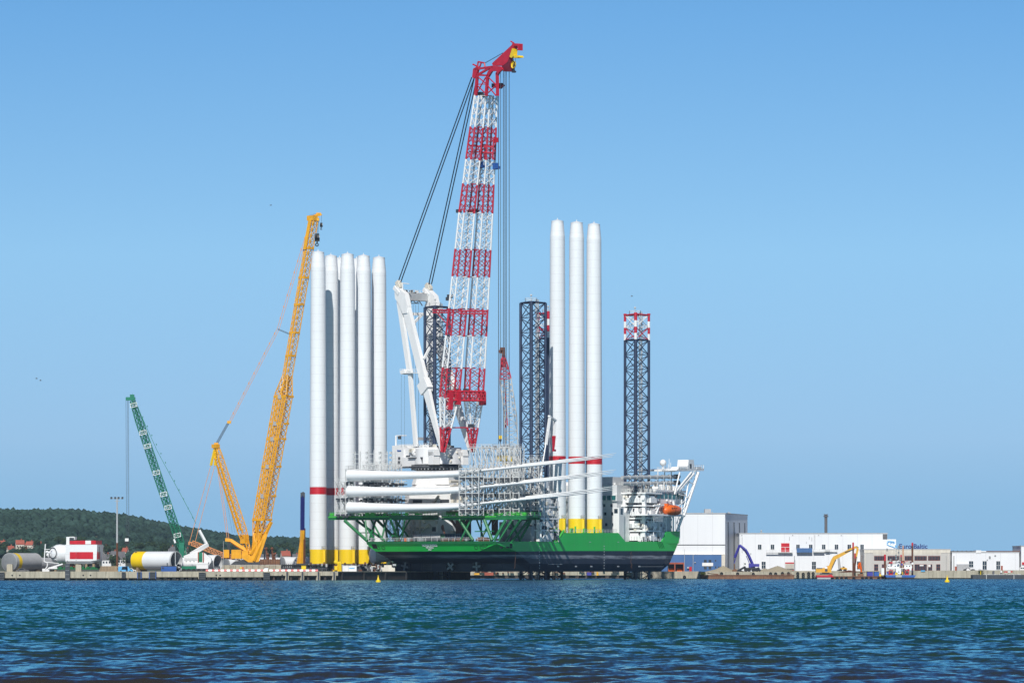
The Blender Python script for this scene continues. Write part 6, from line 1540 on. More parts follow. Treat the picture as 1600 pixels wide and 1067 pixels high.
# buoys
by0 = None
for px, Y, lb in ((591, 1150, 'yellow cone buoy floating left, in front of the ship'), (1480, 1150, 'yellow cone buoy floating right, in front of the pale grey building')):
    b = P(px, 908, Y); b.z = 0
    if by0 is None:
        t = by0 = thing('cone_buoy', lb, 'buoy', b, 'yellow buoys'); m = MB(); m.lathe(b, UP, [(-.4, .55), (.2, .7), (.45, .66), (.6, .35), (1.55, .12), (1.6, .02)], n=20); m.build('buoy_body', 'yellow', t, smooth=True); m = MB(); m.tube(b + UP * 1.5, b + UP * 1.85, .06, n=6); m.obox(b + UP * 1.8, (.16, 0, 0), (0, .03, 0), (0, 0, .06)); m.obox(b + UP * 1.8, (.03, 0, 0), (0, .16, 0), (0, 0, .06)); m.build('top_mark', 'yellow', t)
    else: dup(by0, b, lb)
# gulls far off over the harbour
g0 = None
for px, py, Y, lb in ((57, 591.5, 900, 'dark gull flying at left above the wooded hill'), (63, 594.5, 900, 'second gull, just lower right of another one above the hill'), (423, 321, 950, 'tiny gull high left of the yellow crane head'), (987, 463, 900, 'tiny gull above the right ship leg')):
    c = P(px, py, Y)
    if g0 is None:
        m = MB(); m.lathe(c - V((.24, 0, 0)), (1, 0, 0), [(0, .01), (.08, .05), (.25, .07), (.4, .05), (.46, .03), (.52, .005)], n=8)
        for s in (-1, 1):
            w_ = [c + V((.0, s * .05, .02)), c + V((.16, s * .05, .02)), c + V((.14, s * .38, .17)), c + V((-.05, s * .75, .1)), c + V((-.02, s * .36, .16))]
            m.prism(w_, (0, 0, .02))
        m.prism([c + V((-.2, -.03, 0)), c + V((-.2, .03, 0)), c + V((-.34, .07, 0)), c + V((-.34, -.07, 0))], (0, 0, .015))
        g0 = tag(m.build('gull', 'grey', org=c), lb, 'bird', 'gulls in the sky')
    else: dup(g0, c, lb)

def car(px, Y, label, col, van=False, L_=4.4):
    b = V((XZ(px, Y), Y, 2.57)); t = thing('parked_van' if van else 'parked_car', label, 'van' if van else 'car', b, 'vehicles on the left quay'); h = 2.1 if van else 1.45; x = L_ / 2
    def q(a, z): return b + V((a, 0, z))
    prof = [q(-x, .35), q(-x, .95), q(-x * .95, h * .95), q(-x * .6, h), q(x * .35, h), q(x * .62, 1.05), q(x * .97, .85), q(x, .35)] if van else [q(-x, .35), q(-x, .85), q(-x * .75, .95), q(-x * .5, h), q(x * .15, h), q(x * .45, .95), q(x * .95, .8), q(x, .35)]
    m = MB(); m.prism(prof, (0, 1.75, 0)); m.build('body', col, t)
    m = MB(); m.prism([q(-x * .55, .95) - V((0, .01, 0)), q(-x * .42, h - .12) - V((0, .01, 0)), q(x * .1, h - .12) - V((0, .01, 0)), q(x * .34, .95) - V((0, .01, 0))], (0, .03, 0)); m.build('side_window', 'glass', t)
    for s_ in (-.62, .62):
        m = MB(); m.lathe(q(x * s_, .33) + V((0, .2, 0)), (0, -1, 0), [(0, .33), (.25, .33), (.27, .2), (.25, 0)], n=14); m.build('wheel', 'black', t)
for a_ in ((35, 1425, 'dark car parked in front of the grey tower section', 'slate'), (196, 1430, 'pale blue van parked by the foot of the lamp mast', 'cyan', True, 5.0), (204, 1445, 'white car parked before the yellow end of the tower section', 'white')): car(*a_)
# ---------------------------------------------------------------- the quay on the right and behind the ship
RY = 1640.0
def rquay(x0, x1, label, y0, yc, matc='conc', joints=(), ybot=905, RY=1640.0):
    t = thing('quay_wall', label, 'quay wall', P((x0 + x1) / 2, 904, RY), 'harbour walls')
    m = MB(); a, b = P(x0, yc, RY), P(x1, y0, RY); m.box(a.x, b.x, RY, RY + 9, a.z, b.z)
    for j in joints: m.pbox(j - .4, j + .4, y0 - .2, yc, RY - .12, .12)
    for j in range(int(x0) + 12, int(x1) - 6, 37): m.pbox(j, j + 1.6, y0 + 2.2, y0 + 4, RY - .05, .05); m.pbox(j + 6, j + 6.9, y0 + 2, y0 + 2.9, RY - .06, .06)
    m.build('cap_beam', matc, t)
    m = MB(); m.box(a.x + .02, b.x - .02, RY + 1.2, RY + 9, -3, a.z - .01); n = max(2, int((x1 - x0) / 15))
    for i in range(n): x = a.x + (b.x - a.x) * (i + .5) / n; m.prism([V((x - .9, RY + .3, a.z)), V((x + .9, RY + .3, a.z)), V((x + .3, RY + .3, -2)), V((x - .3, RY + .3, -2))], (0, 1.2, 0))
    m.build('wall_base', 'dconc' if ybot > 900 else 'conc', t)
rquay(690, 988, 'low pale quay seen through the gap below the hull of the ship', 892.6, 898.4, joints=(760, 800, 850, 930), RY=1764.0)
rquay(988.05, 1096, 'concrete quay wall with tyre fenders right of the ship bow', 892.2, 903.2, joints=(1012, 1047, 1058, 1079))
rquay(1096.05, 1240, 'concrete quay wall behind the long rusty barge', 892.6, 902.5, joints=(1130, 1170, 1205))
rquay(1240.05, 1450, 'grey quay wall with pairs of black tyres behind the yellow excavator', 891.5, 902.8, joints=(1300, 1400))
rquay(1450.05, 1520, 'stained concrete quay wall right of the workboat', 891.0, 902.5, joints=(1483,))
rquay(1520.05, 1700, 'brown quay wall behind the dark floating pontoon', 890.5, 902.5, joints=(1560,))
# lumps and machines on the low quay under the ship
m = MB()
for i in range(30): m.obox(P(random.uniform(735, 985), random.uniform(891, 896), 1763.2), (random.uniform(.2, 1.2), 0, 0), (0, .4, 0), (0, 0, random.uniform(.1, .4)), random.choice((0, 0, 1)))
m.build('rub', ['brown', 'dgrey']); o = bpy.data.objects['rub']; o.name = 'quay_rubble'; tag(o, 'rusty scrap and fittings along the low quay seen under the ship', 'scrap', kind='stuff')
for x0, x1, y0, y1, c_, lb in ((757, 771, 894, 898, 'brick', 'red steel box on the low quay under the hull'), (741, 749, 895, 897.2, 'digger', 'yellow beam on the low quay under the stern'), (917, 924, 893.8, 897.8, 'violet', 'blue and red drums on the low quay under the hull'), (932, 935, 893.2, 898, 'digger', 'yellow post on the low quay left of the bow leg')):
    m = MB(); m.pbox(x0, x1, y0, y1, 1762, 1.1); m.pbox(x0 + (x1 - x0) * .3, x0 + (x1 - x0) * .4, y0 - .3, y1, 1761.9, .1); m.pbox(x0 - .2, x1 + .2, y1, y1 + .6, 1761.9, 1.2); tag(m.build('steel_box', c_), lb, 'steel box')
ty0 = None
def tyre(px, py, label, r=.62, Y=RY - .3):
    global ty0
    c = P(px, py, Y)
    if ty0 is None:
        m = MB(); m.ring(c, (0, 1, 0), .42, .2, n=16, m=8); ty0 = tag(m.build('tyre_fender', 'black', org=c, smooth=True), label, 'tyre', 'tyre fenders on the right quay')
    else: dup(ty0, c, label)
tl = [(1017.5, 899.5, 'black tyre on the wall nearest the leg of the ship bow'), (1069.5, 901, 'black tyre below the red loading doors'), (1106, 902, 'black tyre on the end of the rusty barge'), (1127.5, 895.8, 'black tyre under the peak of the left sand heap'), (1152.5, 896, 'black tyre under the bucket of the violet excavator'), (1177, 896.6, 'black tyre below the body of the violet excavator'),
      (1204, 896, 'black tyre under the left slope of the right sand heap'), (1212, 896.2, 'black tyre under the middle of the right sand heap'), (1222.5, 895.5, 'black tyre under the right slope of the right sand heap'), (1232, 895.5, 'black tyre at the right end of the sand heap wall')]
for k, x in enumerate((1246.5, 1255, 1263.5, 1270.5)):
    for l, y in enumerate((895.5 + (k == 1), 900)): tl.append((x, y, f'{("upper", "lower")[l]} black tyre of the {("first", "second", "third", "fourth")[k]} pair left of the yellow excavator'))
for x, y, lb in tl: tyre(x, y, lb)

# ---- buildings
def bld(label, x0, x1, y0, Y, d, m0='wall', name='warehouse', cat='building', xr=None):
    t = thing(name, label, cat, V((XZ((x0 + x1) / 2, Y), Y, 2.56)))
    m = MB(); a, b = P(x0, y0, Y), P(x1, y0, Y); m.box(a.x, b.x, Y, Y + d, 2.5, a.z); m.build('wall', m0, t)
    m = MB(); m.box(a.x - .15, b.x + .15, Y - .15, Y + d + .1, a.z, a.z + .35); m.build('roof_edge', 'lgrey', t)
    return t
def win(t, x0, x1, y0, y1, Y, nx=2, ny=1, fm='white', gm='glass', name='window', proud=.1):
    m = MB(); m.pbox(x0, x1, y0, y1, Y - proud, proud * .6); w = m.build(name, gm, t); m = MB(); s = .17
    for i in range(nx + 1): x = x0 + (x1 - x0) * i / nx; m.pbox(x - s, x + s, y0 - s, y1 + s, Y - proud - .06, .06)
    for j in range(ny + 1): y = y0 + (y1 - y0) * j / ny; m.pbox(x0 + s, x1 - s, y - s, y + s, Y - proud - .05, .05)
    m.build('window_frame', fm, w)
HY = 1725
t = thing('warehouse', 'tall white hall with blue lower storey right behind the ship bow', 'building', V((XZ(1090, HY), HY, 2.56)))
z1 = ZY(802.5, HY); xa, xb, xc = XZ(985, HY), XZ(1133, HY), XZ(1168, HY + 56)
m = MB(); m.prism([(xa, HY, 2.5), (xb, HY, 2.5), (xc, HY + 56, 2.5), (xa, HY + 56, 2.5)], (0, 0, z1 - 2.5)); m.build('wall', 'wall', t)
m = MB(); m.prism([(xa - .2, HY - .2, z1), (xb + .2, HY - .2, z1), (xc + .2, HY + 56.2, z1), (xa - .2, HY + 56.2, z1)], (0, 0, .4)); m.pbox(1101, 1111, 795, 802.3, HY + 12, 6); m.ppoly([(1137, 803), (1146, 803), (1138, 799.5)], HY + 30, 6); m.tube(P(1113, 803, HY + 10), P(1113, 799, HY + 10), .15); m.build('roof', 'lgrey', t)
m = MB(); m.pbox(985, 1133.2, 850.4, 851.5, HY - .12, .12)
sd = V((xc - xb, 56, 0)).normalized(); sn = V((sd.y, -sd.x, 0))
m.build('cladding_joint', 'dgrey', t)
for f in (.12, .38, .62, .86):
    m = MB(); c = V((xb, HY, 0)) + sd * (57.5 * f) + sn * .08; m.obox(c + UP * ((z1 - 4 + 2.5) / 2), sd * .65, sn * .1, UP * (z1 - 5) / 2); m.build('cladding_joint', 'dgrey', t)
m = MB(); m.pbox(985, 1127.3, 866.2, 893, HY - 1.0, .99); lw = m.build('lower_storey', 'cblue', t)
m = MB(); m.pbox(1127.4, 1133, 866.2, 893, HY - 1.0, .99); m.pbox(985, 1133.2, 865.6, 866.2, HY - 1.1, 1.1); m.build('beige_panel', 'cream', t)
for x0, x1, y0, y1 in ((1100, 1104, 874.3, 878.3), (1107.3, 1111.3, 874.3, 878.3), (1100, 1104, 884.8, 888.6), (1107.3, 1111.3, 884.8, 888.6), (1117.2, 1119, 874.4, 876.6), (1117.2, 1119, 884.5, 886.6), (1122.4, 1124, 884.5, 886.6)): win(lw, x0, x1, y0, y1, HY - 1.0, 2 if x1 - x0 > 3 else 1, 1, 'slate')
m = MB(); m.pbox(1097.2, 1114.2, 878.8, 884, HY - 1.25, .2); m.build('white_sign', 'white', lw)
m = MB(); m.pbox(1077, 1081, 885, 893, HY - 1.12, .1); m.build('door', 'red', lw)
m = MB(); m.pbox(1044, 1069, 878.4, 881, HY - 4, 3); m.pbox(1067.6, 1069, 881, 893, HY - 4, 2.9); m.pbox(1053.6, 1055.4, 881, 893, HY - 4, 2.9); m.build('loading_canopy', 'brick', lw)
for x0 in (1043, 1056): m = MB(); m.pbox(x0 + 1.5, x0 + 10, 887.6, 893, HY - 1.2, .15, 0); m.pbox(x0, x0 + 11.5, 882, 893, HY - 1.1, .08, 1); m.build('loading_door', ['orange', 'dgrey'], lw)
m = MB(); m.tube(P(1083, 866, HY - 1.2), P(1083, 893, HY - 1.2), .12, n=5); m.ball(P(1075, 887, HY - 1.3), .5, n=6); m.ball(P(1086, 878.6, HY - 1.2), .3, n=6); m.build('downpipe', 'lgrey', lw)
mast(1069.6, 857.5, 893, 1700, 'thin lamp pole in front of the blue storey of the white hall', False, .1, False)

BY = 1735
t = bld('long white fish factory building with red door and two rows of windows', 1155.5, 1386.5, 833.6, BY, 60, name='factory_building')
m = MB(); m.pbox(1385.9, 1400, 842.2, 893, BY + .01, 50); m.pbox(1379.2, 1386.4, 833.7, 842.4, BY - .05, .1, 0); m.build('side_wing', 'wall', t)
m = MB(); m.pbox(1379.3, 1386.4, 834.2, 842.2, BY - .12, .1); m.build('corner_shade', 'slate', t)
for x in (1187, 1207, 1246.8, 1266.8, 1287, 1307, 1327, 1347): win(t, x - 2.8, x + 2.8, 850.3, 858, BY, 2)
for x0, x1, y0, y1 in ((1190, 1196.4, 877, 888), (1268.5, 1275, 877, 889), (1339, 1345.4, 876.5, 889)): win(t, x0, x1, y0, y1, BY, 2, 2)
m = MB(); m.pbox(1220.5, 1233.5, 848.3, 862, BY - .12, .1, 0); m.pbox(1226.6, 1227.2, 854.5, 862, BY - .16, .05, 1); m.pbox(1220.5, 1233.5, 854.2, 854.8, BY - .16, .05, 1); m.build('upper_door', ['red', 'white'], t)
m = MB(); m.pbox(1227, 1240.4, 880.2, 889, BY - .12, .1, 0); m.pbox(1226.8, 1240.6, 878.2, 880.2, BY - .16, .15, 1); m.pbox(1226.8, 1240.6, 890, 893, BY - .16, .15, 1); m.pbox(1227, 1240.4, 888.3, 889.6, BY - .15, .05, 2)
for i in range(4): m.pbox(1227, 1240.4, 881.5 + i * 1.8, 881.8 + i * 1.8, BY - .17, .05, 2)
m.build('roller_door', ['cream', 'red', 'dgrey'], t)
m = MB(); m.pbox(1245, 1269, 856, 862.8, BY - 1.6, 1.5); m.build('blue_balcony', 'cblue', t)
m = MB(); rail(m, [P(1197, 863.2, BY - 1.4), P(1238, 863.2, BY - 1.4)], 1.1, .06, 2.2); m.prism([P(1216, 862.2, BY - 1.5), P(1238, 862.2, BY - 1.5), P(1238, 863.4, BY - 1.5), P(1216, 863.4, BY - 1.5)], (0, 1.45, 0)); m.prism([P(1197, 862.6, BY - 1.5), P(1216, 862.6, BY - 1.5), P(1216, 863.3, BY - 1.5), P(1197, 863.3, BY - 1.5)], (0, .5, 0))
m.prism([P(1271, 860.8, BY - 1.5), P(1288, 860.8, BY - 1.5), P(1288, 862.6, BY - 1.5), P(1271, 862.6, BY - 1.5)], (0, 1.45, 0)); rail(m, [P(1271, 860.8, BY - 1.4), P(1308, 861.5, BY - 1.4)], .9, .06, 2); m.tube(P(1288, 861.8, BY - .4), P(1308, 862, BY - .4), .2, n=5); m.pbox(1290, 1297, 858.4, 861.5, BY - 1.4, .8); m.build('service_gantry', 'rackw', t)
m = MB()
for x, y0, y1 in ((1273.2, 835, 858), (1233.5, 838, 844), (1268.5, 839, 845), (1260, 846, 849), (1264.5, 838, 842), (1159.5, 839, 863)): m.tube(P(x, y0, BY - .1), P(x, y1, BY - .1), .13, n=5)
for x, y in ((1159, 836), (1238.5, 835.8), (1279, 835.8), (1314.5, 836), (1173, 864.5), (1294, 864.5), (1339, 864), (1272, 864.6)): m.obox(P(x, y, BY - .1), (.25, 0, 0), (0, .1, 0), (0, 0, .18))
m.build('pipe', 'lgrey', t)
m = MB(); m.tube(P(1310, 870, BY - 6), P(1312.5, 893, BY - 6), .45, .6, n=8); m.build('grey_pillar', 'lgrey', t)
m = MB(); m.ball(P(1189.5, 829, BY + 8), .4, n=6); m.tube(P(1189.5, 834, BY + 8), P(1189.5, 829, BY + 8), .2, n=6); m.pbox(1187.5, 1193, 831.6, 833.4, BY + 8, 1); m.build('roof_vent', 'lgrey', t)
m = MB(); m.tube(P(1241.3, 868, BY - 2), P(1241.3, 893, BY - 2), .18, n=6); tag(m.build('flag_pole', 'lgrey'), 'bare pale pole in front of the white factory wall, right of the roller door', 'pole')
# company mark on the wing
m = MB(); cpts = [(1397, 846.2), (1390, 845.4), (1386.5, 847.5), (1386.2, 850.4), (1389.5, 852.3), (1394, 853.5), (1398, 855.4), (1401, 853.6), (1398.5, 851.5)]
for a, b in zip(cpts[:-1], cpts[1:]): m.tube(P(*a, BY - .2), P(*b, BY - .2), .16, n=5)
m.prism([P(1386.5, 845.2, BY - .2), P(1388.6, 844.6, BY - .2), P(1388, 847, BY - .2)], (0, .1, 0)); m.build('logo_swoosh', 'cyan', t)
text_mesh('logo_letters', 'PP', P(1394.5, 849.6, BY - .12), (1, 0, 0), UP, .85, width=2.0, m='cyan', parent=t, bold=.01)
t = thing('factory_chimney', 'slim dark chimney with widened top behind the white factory roof', 'chimney', V((XZ(1290.5, BY + 40), BY + 40, 2.56)))
m = MB(); b = V((XZ(1290.5, BY + 40), BY + 40, 2.56)); zt_ = ZY(803, BY + 40); m.tube(b, V((b.x, b.y, zt_)), .62, n=14); m.build('shaft', 'slate', t); m = MB(); m.lathe(V((b.x, b.y, zt_)), UP, [(-1.2, .65), (-1.1, 1.05), (-.7, 1.05), (-.65, .66), (-.3, .66), (-.3, .9), (0, .9), (0, .5)], n=14); m.build('chimney_crown', 'slate', t)

GYR = 1715
t = bld('pale grey two storey building with red framed windows and roof lettering', 1350, 1485, 858.6, GYR, 30, m0='pale', name='harbour_building')
m = MB(); m.pbox(1350, 1485, 858.8, 863.5, GYR - .12, .12); m.pbox(1364, 1470, 863.5, 866, GYR - .06, .06)
for i in range(10): m.pbox(1352 + i * 14.4, 1352.4 + i * 14.4, 859, 889, GYR - .09, .09) if i in (0, 9) else None
m.build('parapet_band', 'cream', t)
for x0, x1, n in ((1366, 1381.5, 6), (1387, 1405.5, 7), (1413.5, 1425.5, 5), (1429, 1448, 8), (1450.3, 1469, 8)): win(t, x0, x1, 868.3, 875, GYR, n, 1, 'brick')
for x0, x1, n in ((1366, 1372, 2), (1378, 1382, 2), (1429, 1448, 8), (1450.3, 1456.4, 2), (1463, 1469, 2)): win(t, x0, x1, 881.3, 891, GYR, n, 2 if n < 3 else 1, 'brick')
m = MB(); m.pbox(1450.5, 1454, 881.6, 885.4, GYR - .3, .1); m.pbox(1437, 1443, 882, 884, GYR - .3, .1, 0); m.build('white_panel', 'white', t)
m = MB(); m.obox(P(1386, 858.3, GYR), (.25, 0, 0), (0, .3, 0), (0, 0, .5)); m.tube(P(1478.5, 868, GYR - .15), P(1478.5, 890, GYR - .15), .06, n=5); m.build('wall_fittings', 'grey', t)
sg = thing('roof_sign', 'dark blue Euro Baltic lettering standing above the roof of the pale grey building', 'sign', P(1427, 857.5, GYR + 3))
text_mesh('letters', 'Euro Baltic', P(1427, 856.6, GYR + 3), (1, 0, 0), UP, 1.95, width=44 * (GYR + 3) / F, ext=.08, m='dial', parent=sg, bold=.022)
m = MB()
for x in (1406, 1413, 1420, 1434, 1441, 1447): m.tube(P(x, 856.6, GYR + 3.2), P(x, 858.9, GYR + 3.2), .05, n=4)
m.tube(P(1405, 856.7, GYR + 3.2), P(1449, 856.7, GYR + 3.2), .05, n=4); m.build('sign_frame', 'dial', sg)
t = bld('low white building with dark tall windows and a brown roof edge at the right', 1487.3, 1592.5, 863, 1718, 30, name='low_building')
m = MB(); m.pbox(1486, 1524, 860.3, 862.6, 1726, 12, 0); m.pbox(1541, 1594, 860.4, 862.6, 1726, 12, 1); m.pbox(1525, 1533, 859.3, 864, 1717.8, 10, 2); m.pbox(1533, 1541, 860.5, 862.7, 1719, 9, 2)
for i in range(5): m.pbox(1489 + i * 7, 1490 + i * 7, 859.8, 861, 1725, 1, 0)
m.build('roof', ['slate', 'brown', 'white'], t)
for x0, x1, y0, y1, ny in ((1514, 1520.8, 876.2, 885.8, 2), (1535.2, 1541.8, 876.2, 889.6, 2), (1556.6, 1562.8, 876.2, 889.4, 2), (1545, 1548, 868.6, 872.6, 2)): win(t, x0, x1, y0, y1, 1718, 2, ny)
for x0, x1, y0 in ((1492, 1495, 885), (1564, 1566.8, 884)): m = MB(); m.pbox(x0, x1, y0, 892, 1717.85, .1); m.pbox(x0 - .3, x1 + .3, y0 - .4, y0, 1717.8, .15); m.build('door', 'brick', t)
m = MB(); m.pbox(1489.5, 1491.3, 868, 892, 1717.7, .2); m.pbox(1495.5, 1514, 881, 892, 1716, 1.9); m.build('service_duct', 'lgrey', t)
m = MB(); m.obox(P(1555, 868, 1717.9), (.3, 0, 0), (0, .1, 0), (0, 0, .25)); m.obox(P(1542.5, 874.5, 1717.9), (.2, 0, 0), (0, .1, 0), (0, 0, .2)); m.build('wall_lamp', 'grey', t)
t = bld('white building cut off by the right edge of the picture', 1595.6, 1660, 853.4, 1722, 30, name='white_building')
m = MB(); m.pbox(1597, 1610, 878, 882, 1721.7, .25); m.build('red_panel', 'red', t)
m = MB(); m.tube(P(1594, 850, 1722), P(1594, 857, 1722), .1, n=4); m.build('roof_post', 'grey', t)

# sand heaps
def heap(pts, Y, label, mt='sand'):
    """a heap with ridge points (px, py, radius px)"""
    x0 = min(p[0] - p[2] for p in pts); x1 = max(p[0] + p[2] for p in pts); n = 60; my = 24; m = MB(); X0, X1 = XZ(x0, Y), XZ(x1, Y); D = max(p[2] for p in pts) * Y / F
    vs = []
    for j in range(my + 1):
        for i in range(n + 1):
            x = X0 + (X1 - X0) * i / n; y = Y - D + 2 * D * j / my; z = 2.5
            for px, py, r in pts:
                h_ = ZY(py, Y) - 2.5; rr = r * Y / F; d_ = math.hypot(x - XZ(px, Y), y - Y) / rr; z = max(z, 2.5 + h_ * (1 - d_) * (1 + .06 * math.sin(7 * x + 3 * y)) if d_ < 1 else 2.5)
            vs.append((x, y, z + random.uniform(0, .06)))
    m._add(vs, [(j * (n + 1) + i, j * (n + 1) + i + 1, (j + 1) * (n + 1) + i + 1, (j + 1) * (n + 1) + i) for j in range(my) for i in range(n)])
    tag(m.build('sand_heap', mt, smooth=True), label, 'sand heap', 'heaps of bulk material')
heap([(1130, 883.5, 22), (1150, 888, 18), (1116, 889.5, 18)], 1668, 'grey sand heap left of the violet excavator')
heap([(1215, 883.6, 28), (1196, 888, 24), (1232, 889, 20)], 1668, 'long grey sand heap below the red upper door of the factory')

# excavators
vy = 1656
t = thing('wheeled_excavator', 'violet blue wheeled excavator reaching down to the sand with a long arm', 'excavator', V((XZ(1175, vy), vy, 2.56)))
def ep(x, y, d=0): return P(x, y, vy + d)
m = MB(); 
for a, b, w0 in (((1177, 884), (1169, 866), .5), ((1169, 866), (1164, 858), .55), ((1164, 858), (1155.5, 851.5), .45)): beam(m, ep(*a), ep(*b), w0, .35)
for a, b in (((1171, 872), (1167, 864)), ((1163, 861), (1157, 854)), ((1171, 880), (1166, 868))): m.tube(ep(*a, -.5), ep(*b, -.5), .14, n=6)
m.build('boom', 'violet', t)
m = MB(); beam(m, ep(1156, 851), ep(1148, 871), .4, .3); m.tube(ep(1156, 852), ep(1147, 880), .16, n=6); m.build('stick', 'violet', t)
m = MB(); m.ppoly([(1144.5, 893), (1144.5, 890.5), (1147, 888.5), (1150, 888.5), (1152, 890.5), (1152, 893)], vy - 1, 2); m.tube(ep(1147.3, 880), ep(1148, 889), .2, n=6); m.build('bucket', 'rust', t)
m = MB(); m.ppoly([(1173, 885), (1186.5, 885), (1186.5, 880.5), (1176, 880.5)], vy - 1.2, 2.4); m.obox(ep(1173, 883), (.8, 0, 0), (0, 1.0, 0), (0, 0, .8)); m.pbox(1177, 1183, 881.5, 883.5, vy - 1.26, .05); m.build('upper_works', 'violet', t)
m = MB(); m.ppoly([(1162, 884), (1168, 884), (1168, 878), (1162.5, 878)], vy - 1.6, 1.6); m.build('cab', 'white', t); m = MB(); m.pbox(1163.2, 1165, 879.2, 882, vy - 1.66, .05); m.build('cab_window', 'glass', t)
m = MB(); m.pbox(1163, 1187, 886.5, 889.5, vy - 1.2, 2.6); beam(m, ep(1165, 885, -1.4), ep(1152, 892, -1.4), .35, .3); beam(m, ep(1184, 886, -1.4), ep(1188, 892, -1.4), .3, .3); m.pbox(1170, 1180, 884.8, 886.6, vy - .8, 1.8); m.build('undercarriage', 'dgrey', t)
for x in (1165.5, 1170.5, 1177, 1182.5): m = MB(); m.lathe(ep(x, 890.2, -1.3), (0, -1, 0), [(-.2, .75), (.25, .75), (.35, .6), (.35, .3), (.2, 0)], n=16); m.build('wheel', 'black', t, smooth=True)
wy = 1612
t = thing('crawler_excavator', 'yellow crawler excavator with long boom working from the barge', 'excavator', V((XZ(1290, wy), wy, 1.2)))
def wp(x, y, d=0): return P(x, y, wy + d)
m = MB(); m.ppoly([(1294.5, 885.5), (1299.5, 886), (1306.5, 873.5), (1318, 867.2), (1337.5, 856), (1338.5, 853.2), (1334, 853.6), (1319, 861.5), (1302.5, 868.8), (1299.5, 873)], wy - .5, 1.0); m.build('boom', 'digger', t)
m = MB(); m.tube(wp(1298.5, 890, -.6), wp(1306, 874, -.6), .17, n=6); m.tube(wp(1320, 862.5, -.6), wp(1335, 858, -.6), .17, n=6); m.tube(wp(1337.5, 853, -.3), wp(1341.5, 855, -.3), .14, n=6); m.build('hydraulic_ram', 'dgrey', t)
m = MB(); m.ppoly([(1337, 852.6), (1341, 855), (1342, 858), (1339, 869.5), (1336.5, 869.5), (1338.5, 858)], wy - .4, .8); m.build('stick', 'digger', t)
m = MB(); m.ppoly([(1336.5, 869.5), (1339.3, 869.5), (1337, 884), (1334.5, 893), (1333.4, 893), (1334.5, 880)], wy - .35, .7); m.build('long_bucket_arm', 'rust', t)
m = MB(); m.ppoly([(1275, 894), (1275, 889), (1277, 887), (1286, 887), (1295, 886), (1299, 887), (1299, 894)], wy - 1.5, 3); m.obox(wp(1296, 885.5), (.9, 0, 0), (0, .8, 0), (0, 0, .5)); m.build('upper_works', 'digger', t)
m = MB(); m.pbox(1276.5, 1285, 887, 888.2, wy - 1.56, .06); m.pbox(1289, 1293, 889, 892.5, wy - 1.56, .06); m.tube(wp(1289, 887), wp(1291, 884), .06, n=4); m.tube(wp(1291, 884), wp(1294, 885), .06, n=4); m.build('vents', 'dgrey', t)
m = MB(); m.ppoly([(1288.5, 888), (1293, 888), (1292.5, 884.6), (1289.5, 884.6)], wy - 1.7, 1.2); m.build('cab', 'white', t)
m = MB(); 
for d in (-1.5, .9): m.ppoly([(1280, 897.3), (1282, 895), (1300, 895), (1302, 897.3)], wy + d, .8)
m.pbox(1285, 1296, 894, 896, wy - .6, 1.6); m.build('crawler_tracks', 'dgrey', t)
oy = 1608
t = thing('mini_excavator', 'small orange excavator arm folded upright beside the red mooring piles', 'excavator', V((XZ(1345, oy), oy, 1.2)))
m = MB()
for a, b in (((1346, 897), (1345.5, 887)), ((1345.5, 887), (1343, 879)), ((1343, 879), (1341, 884)), ((1345, 889), (1344, 878)), ((1341, 884), (1342, 888))): beam(m, P(*a, oy), P(*b, oy), .25, .2)
m.build('arm', 'orange', t); m = MB(); m.pbox(1340.5, 1349, 896, 899.6, oy - .6, 1.5); m.obox(P(1346, 895, oy), (.5, 0, 0), (0, .5, 0), (0, 0, .4)); m.build('base', 'rust', t)
t = thing('wheel_loader', 'small green and white wheel loader parked before the factory wall', 'loader', V((XZ(1317, 1690), 1690, 2.56)))
def lp(x, y): return P(x, y, 1690)
m = MB(); m.ppoly([(1313, 889.5), (1324, 890), (1323.5, 887.5), (1320, 886), (1313, 886.5)], 1690, 1.8); m.build('chassis', 'digger', t); m = MB(); m.ppoly([(1315.5, 886.5), (1320.5, 886.5), (1319.6, 884), (1316.5, 884)], 1690.1, 1.6, 0); m.ppoly([(1316.2, 886), (1319.8, 886), (1319.2, 884.6), (1316.8, 884.6)], 1690.03, .08, 1); m.build('cab', ['white', 'glass'], t)
for x in (1313.5, 1320.5): m = MB(); m.lathe(lp(x, 890.8), (0, -1, 0), [(-1.8, .62), (.2, .62), (.3, .5), (.2, 0)], n=14); m.build('wheel', 'black', t)
m = MB(); m.ppoly([(1307.5, 891.5), (1311, 891.5), (1309.6, 889.6)], 1689.8, 2.2); m.tube(lp(1310, 890.5), lp(1314, 888), .15); m.build('shovel', 'dgrey', t)
t = thing('tracked_vehicle', 'dark vehicle with white body parked before the low white building', 'vehicle', V((XZ(1515, 1700), 1700, 2.56)))
m = MB(); m.ppoly([(1506, 891.6), (1506.2, 889), (1509, 888.4), (1511, 887), (1515, 887.2), (1519, 888.4), (1523.6, 889.5), (1523.8, 891.6)], 1700, 1.8); m.build('body', 'slate', t); m = MB(); m.ppoly([(1509.5, 891), (1511, 887.6), (1513, 887.6), (1516, 890), (1518, 891)], 1699.9, .15); m.obox(P(1517, 888.2, 1700), (.3, 0, 0), (0, .3, 0), (0, 0, .3)); m.build('white_panel', 'white', t)
for x in (1507.8, 1521.5): m = MB(); m.lathe(P(x, 891, 1700), (0, -1, 0), [(-1.8, .6), (.15, .6), (.2, .4), (.2, 0)], n=14); m.build('wheel', 'black', t)
t = thing('parked_van', 'white van at the right edge before the gap between the white buildings', 'van', V((XZ(1598, 1690), 1690, 2.56)))
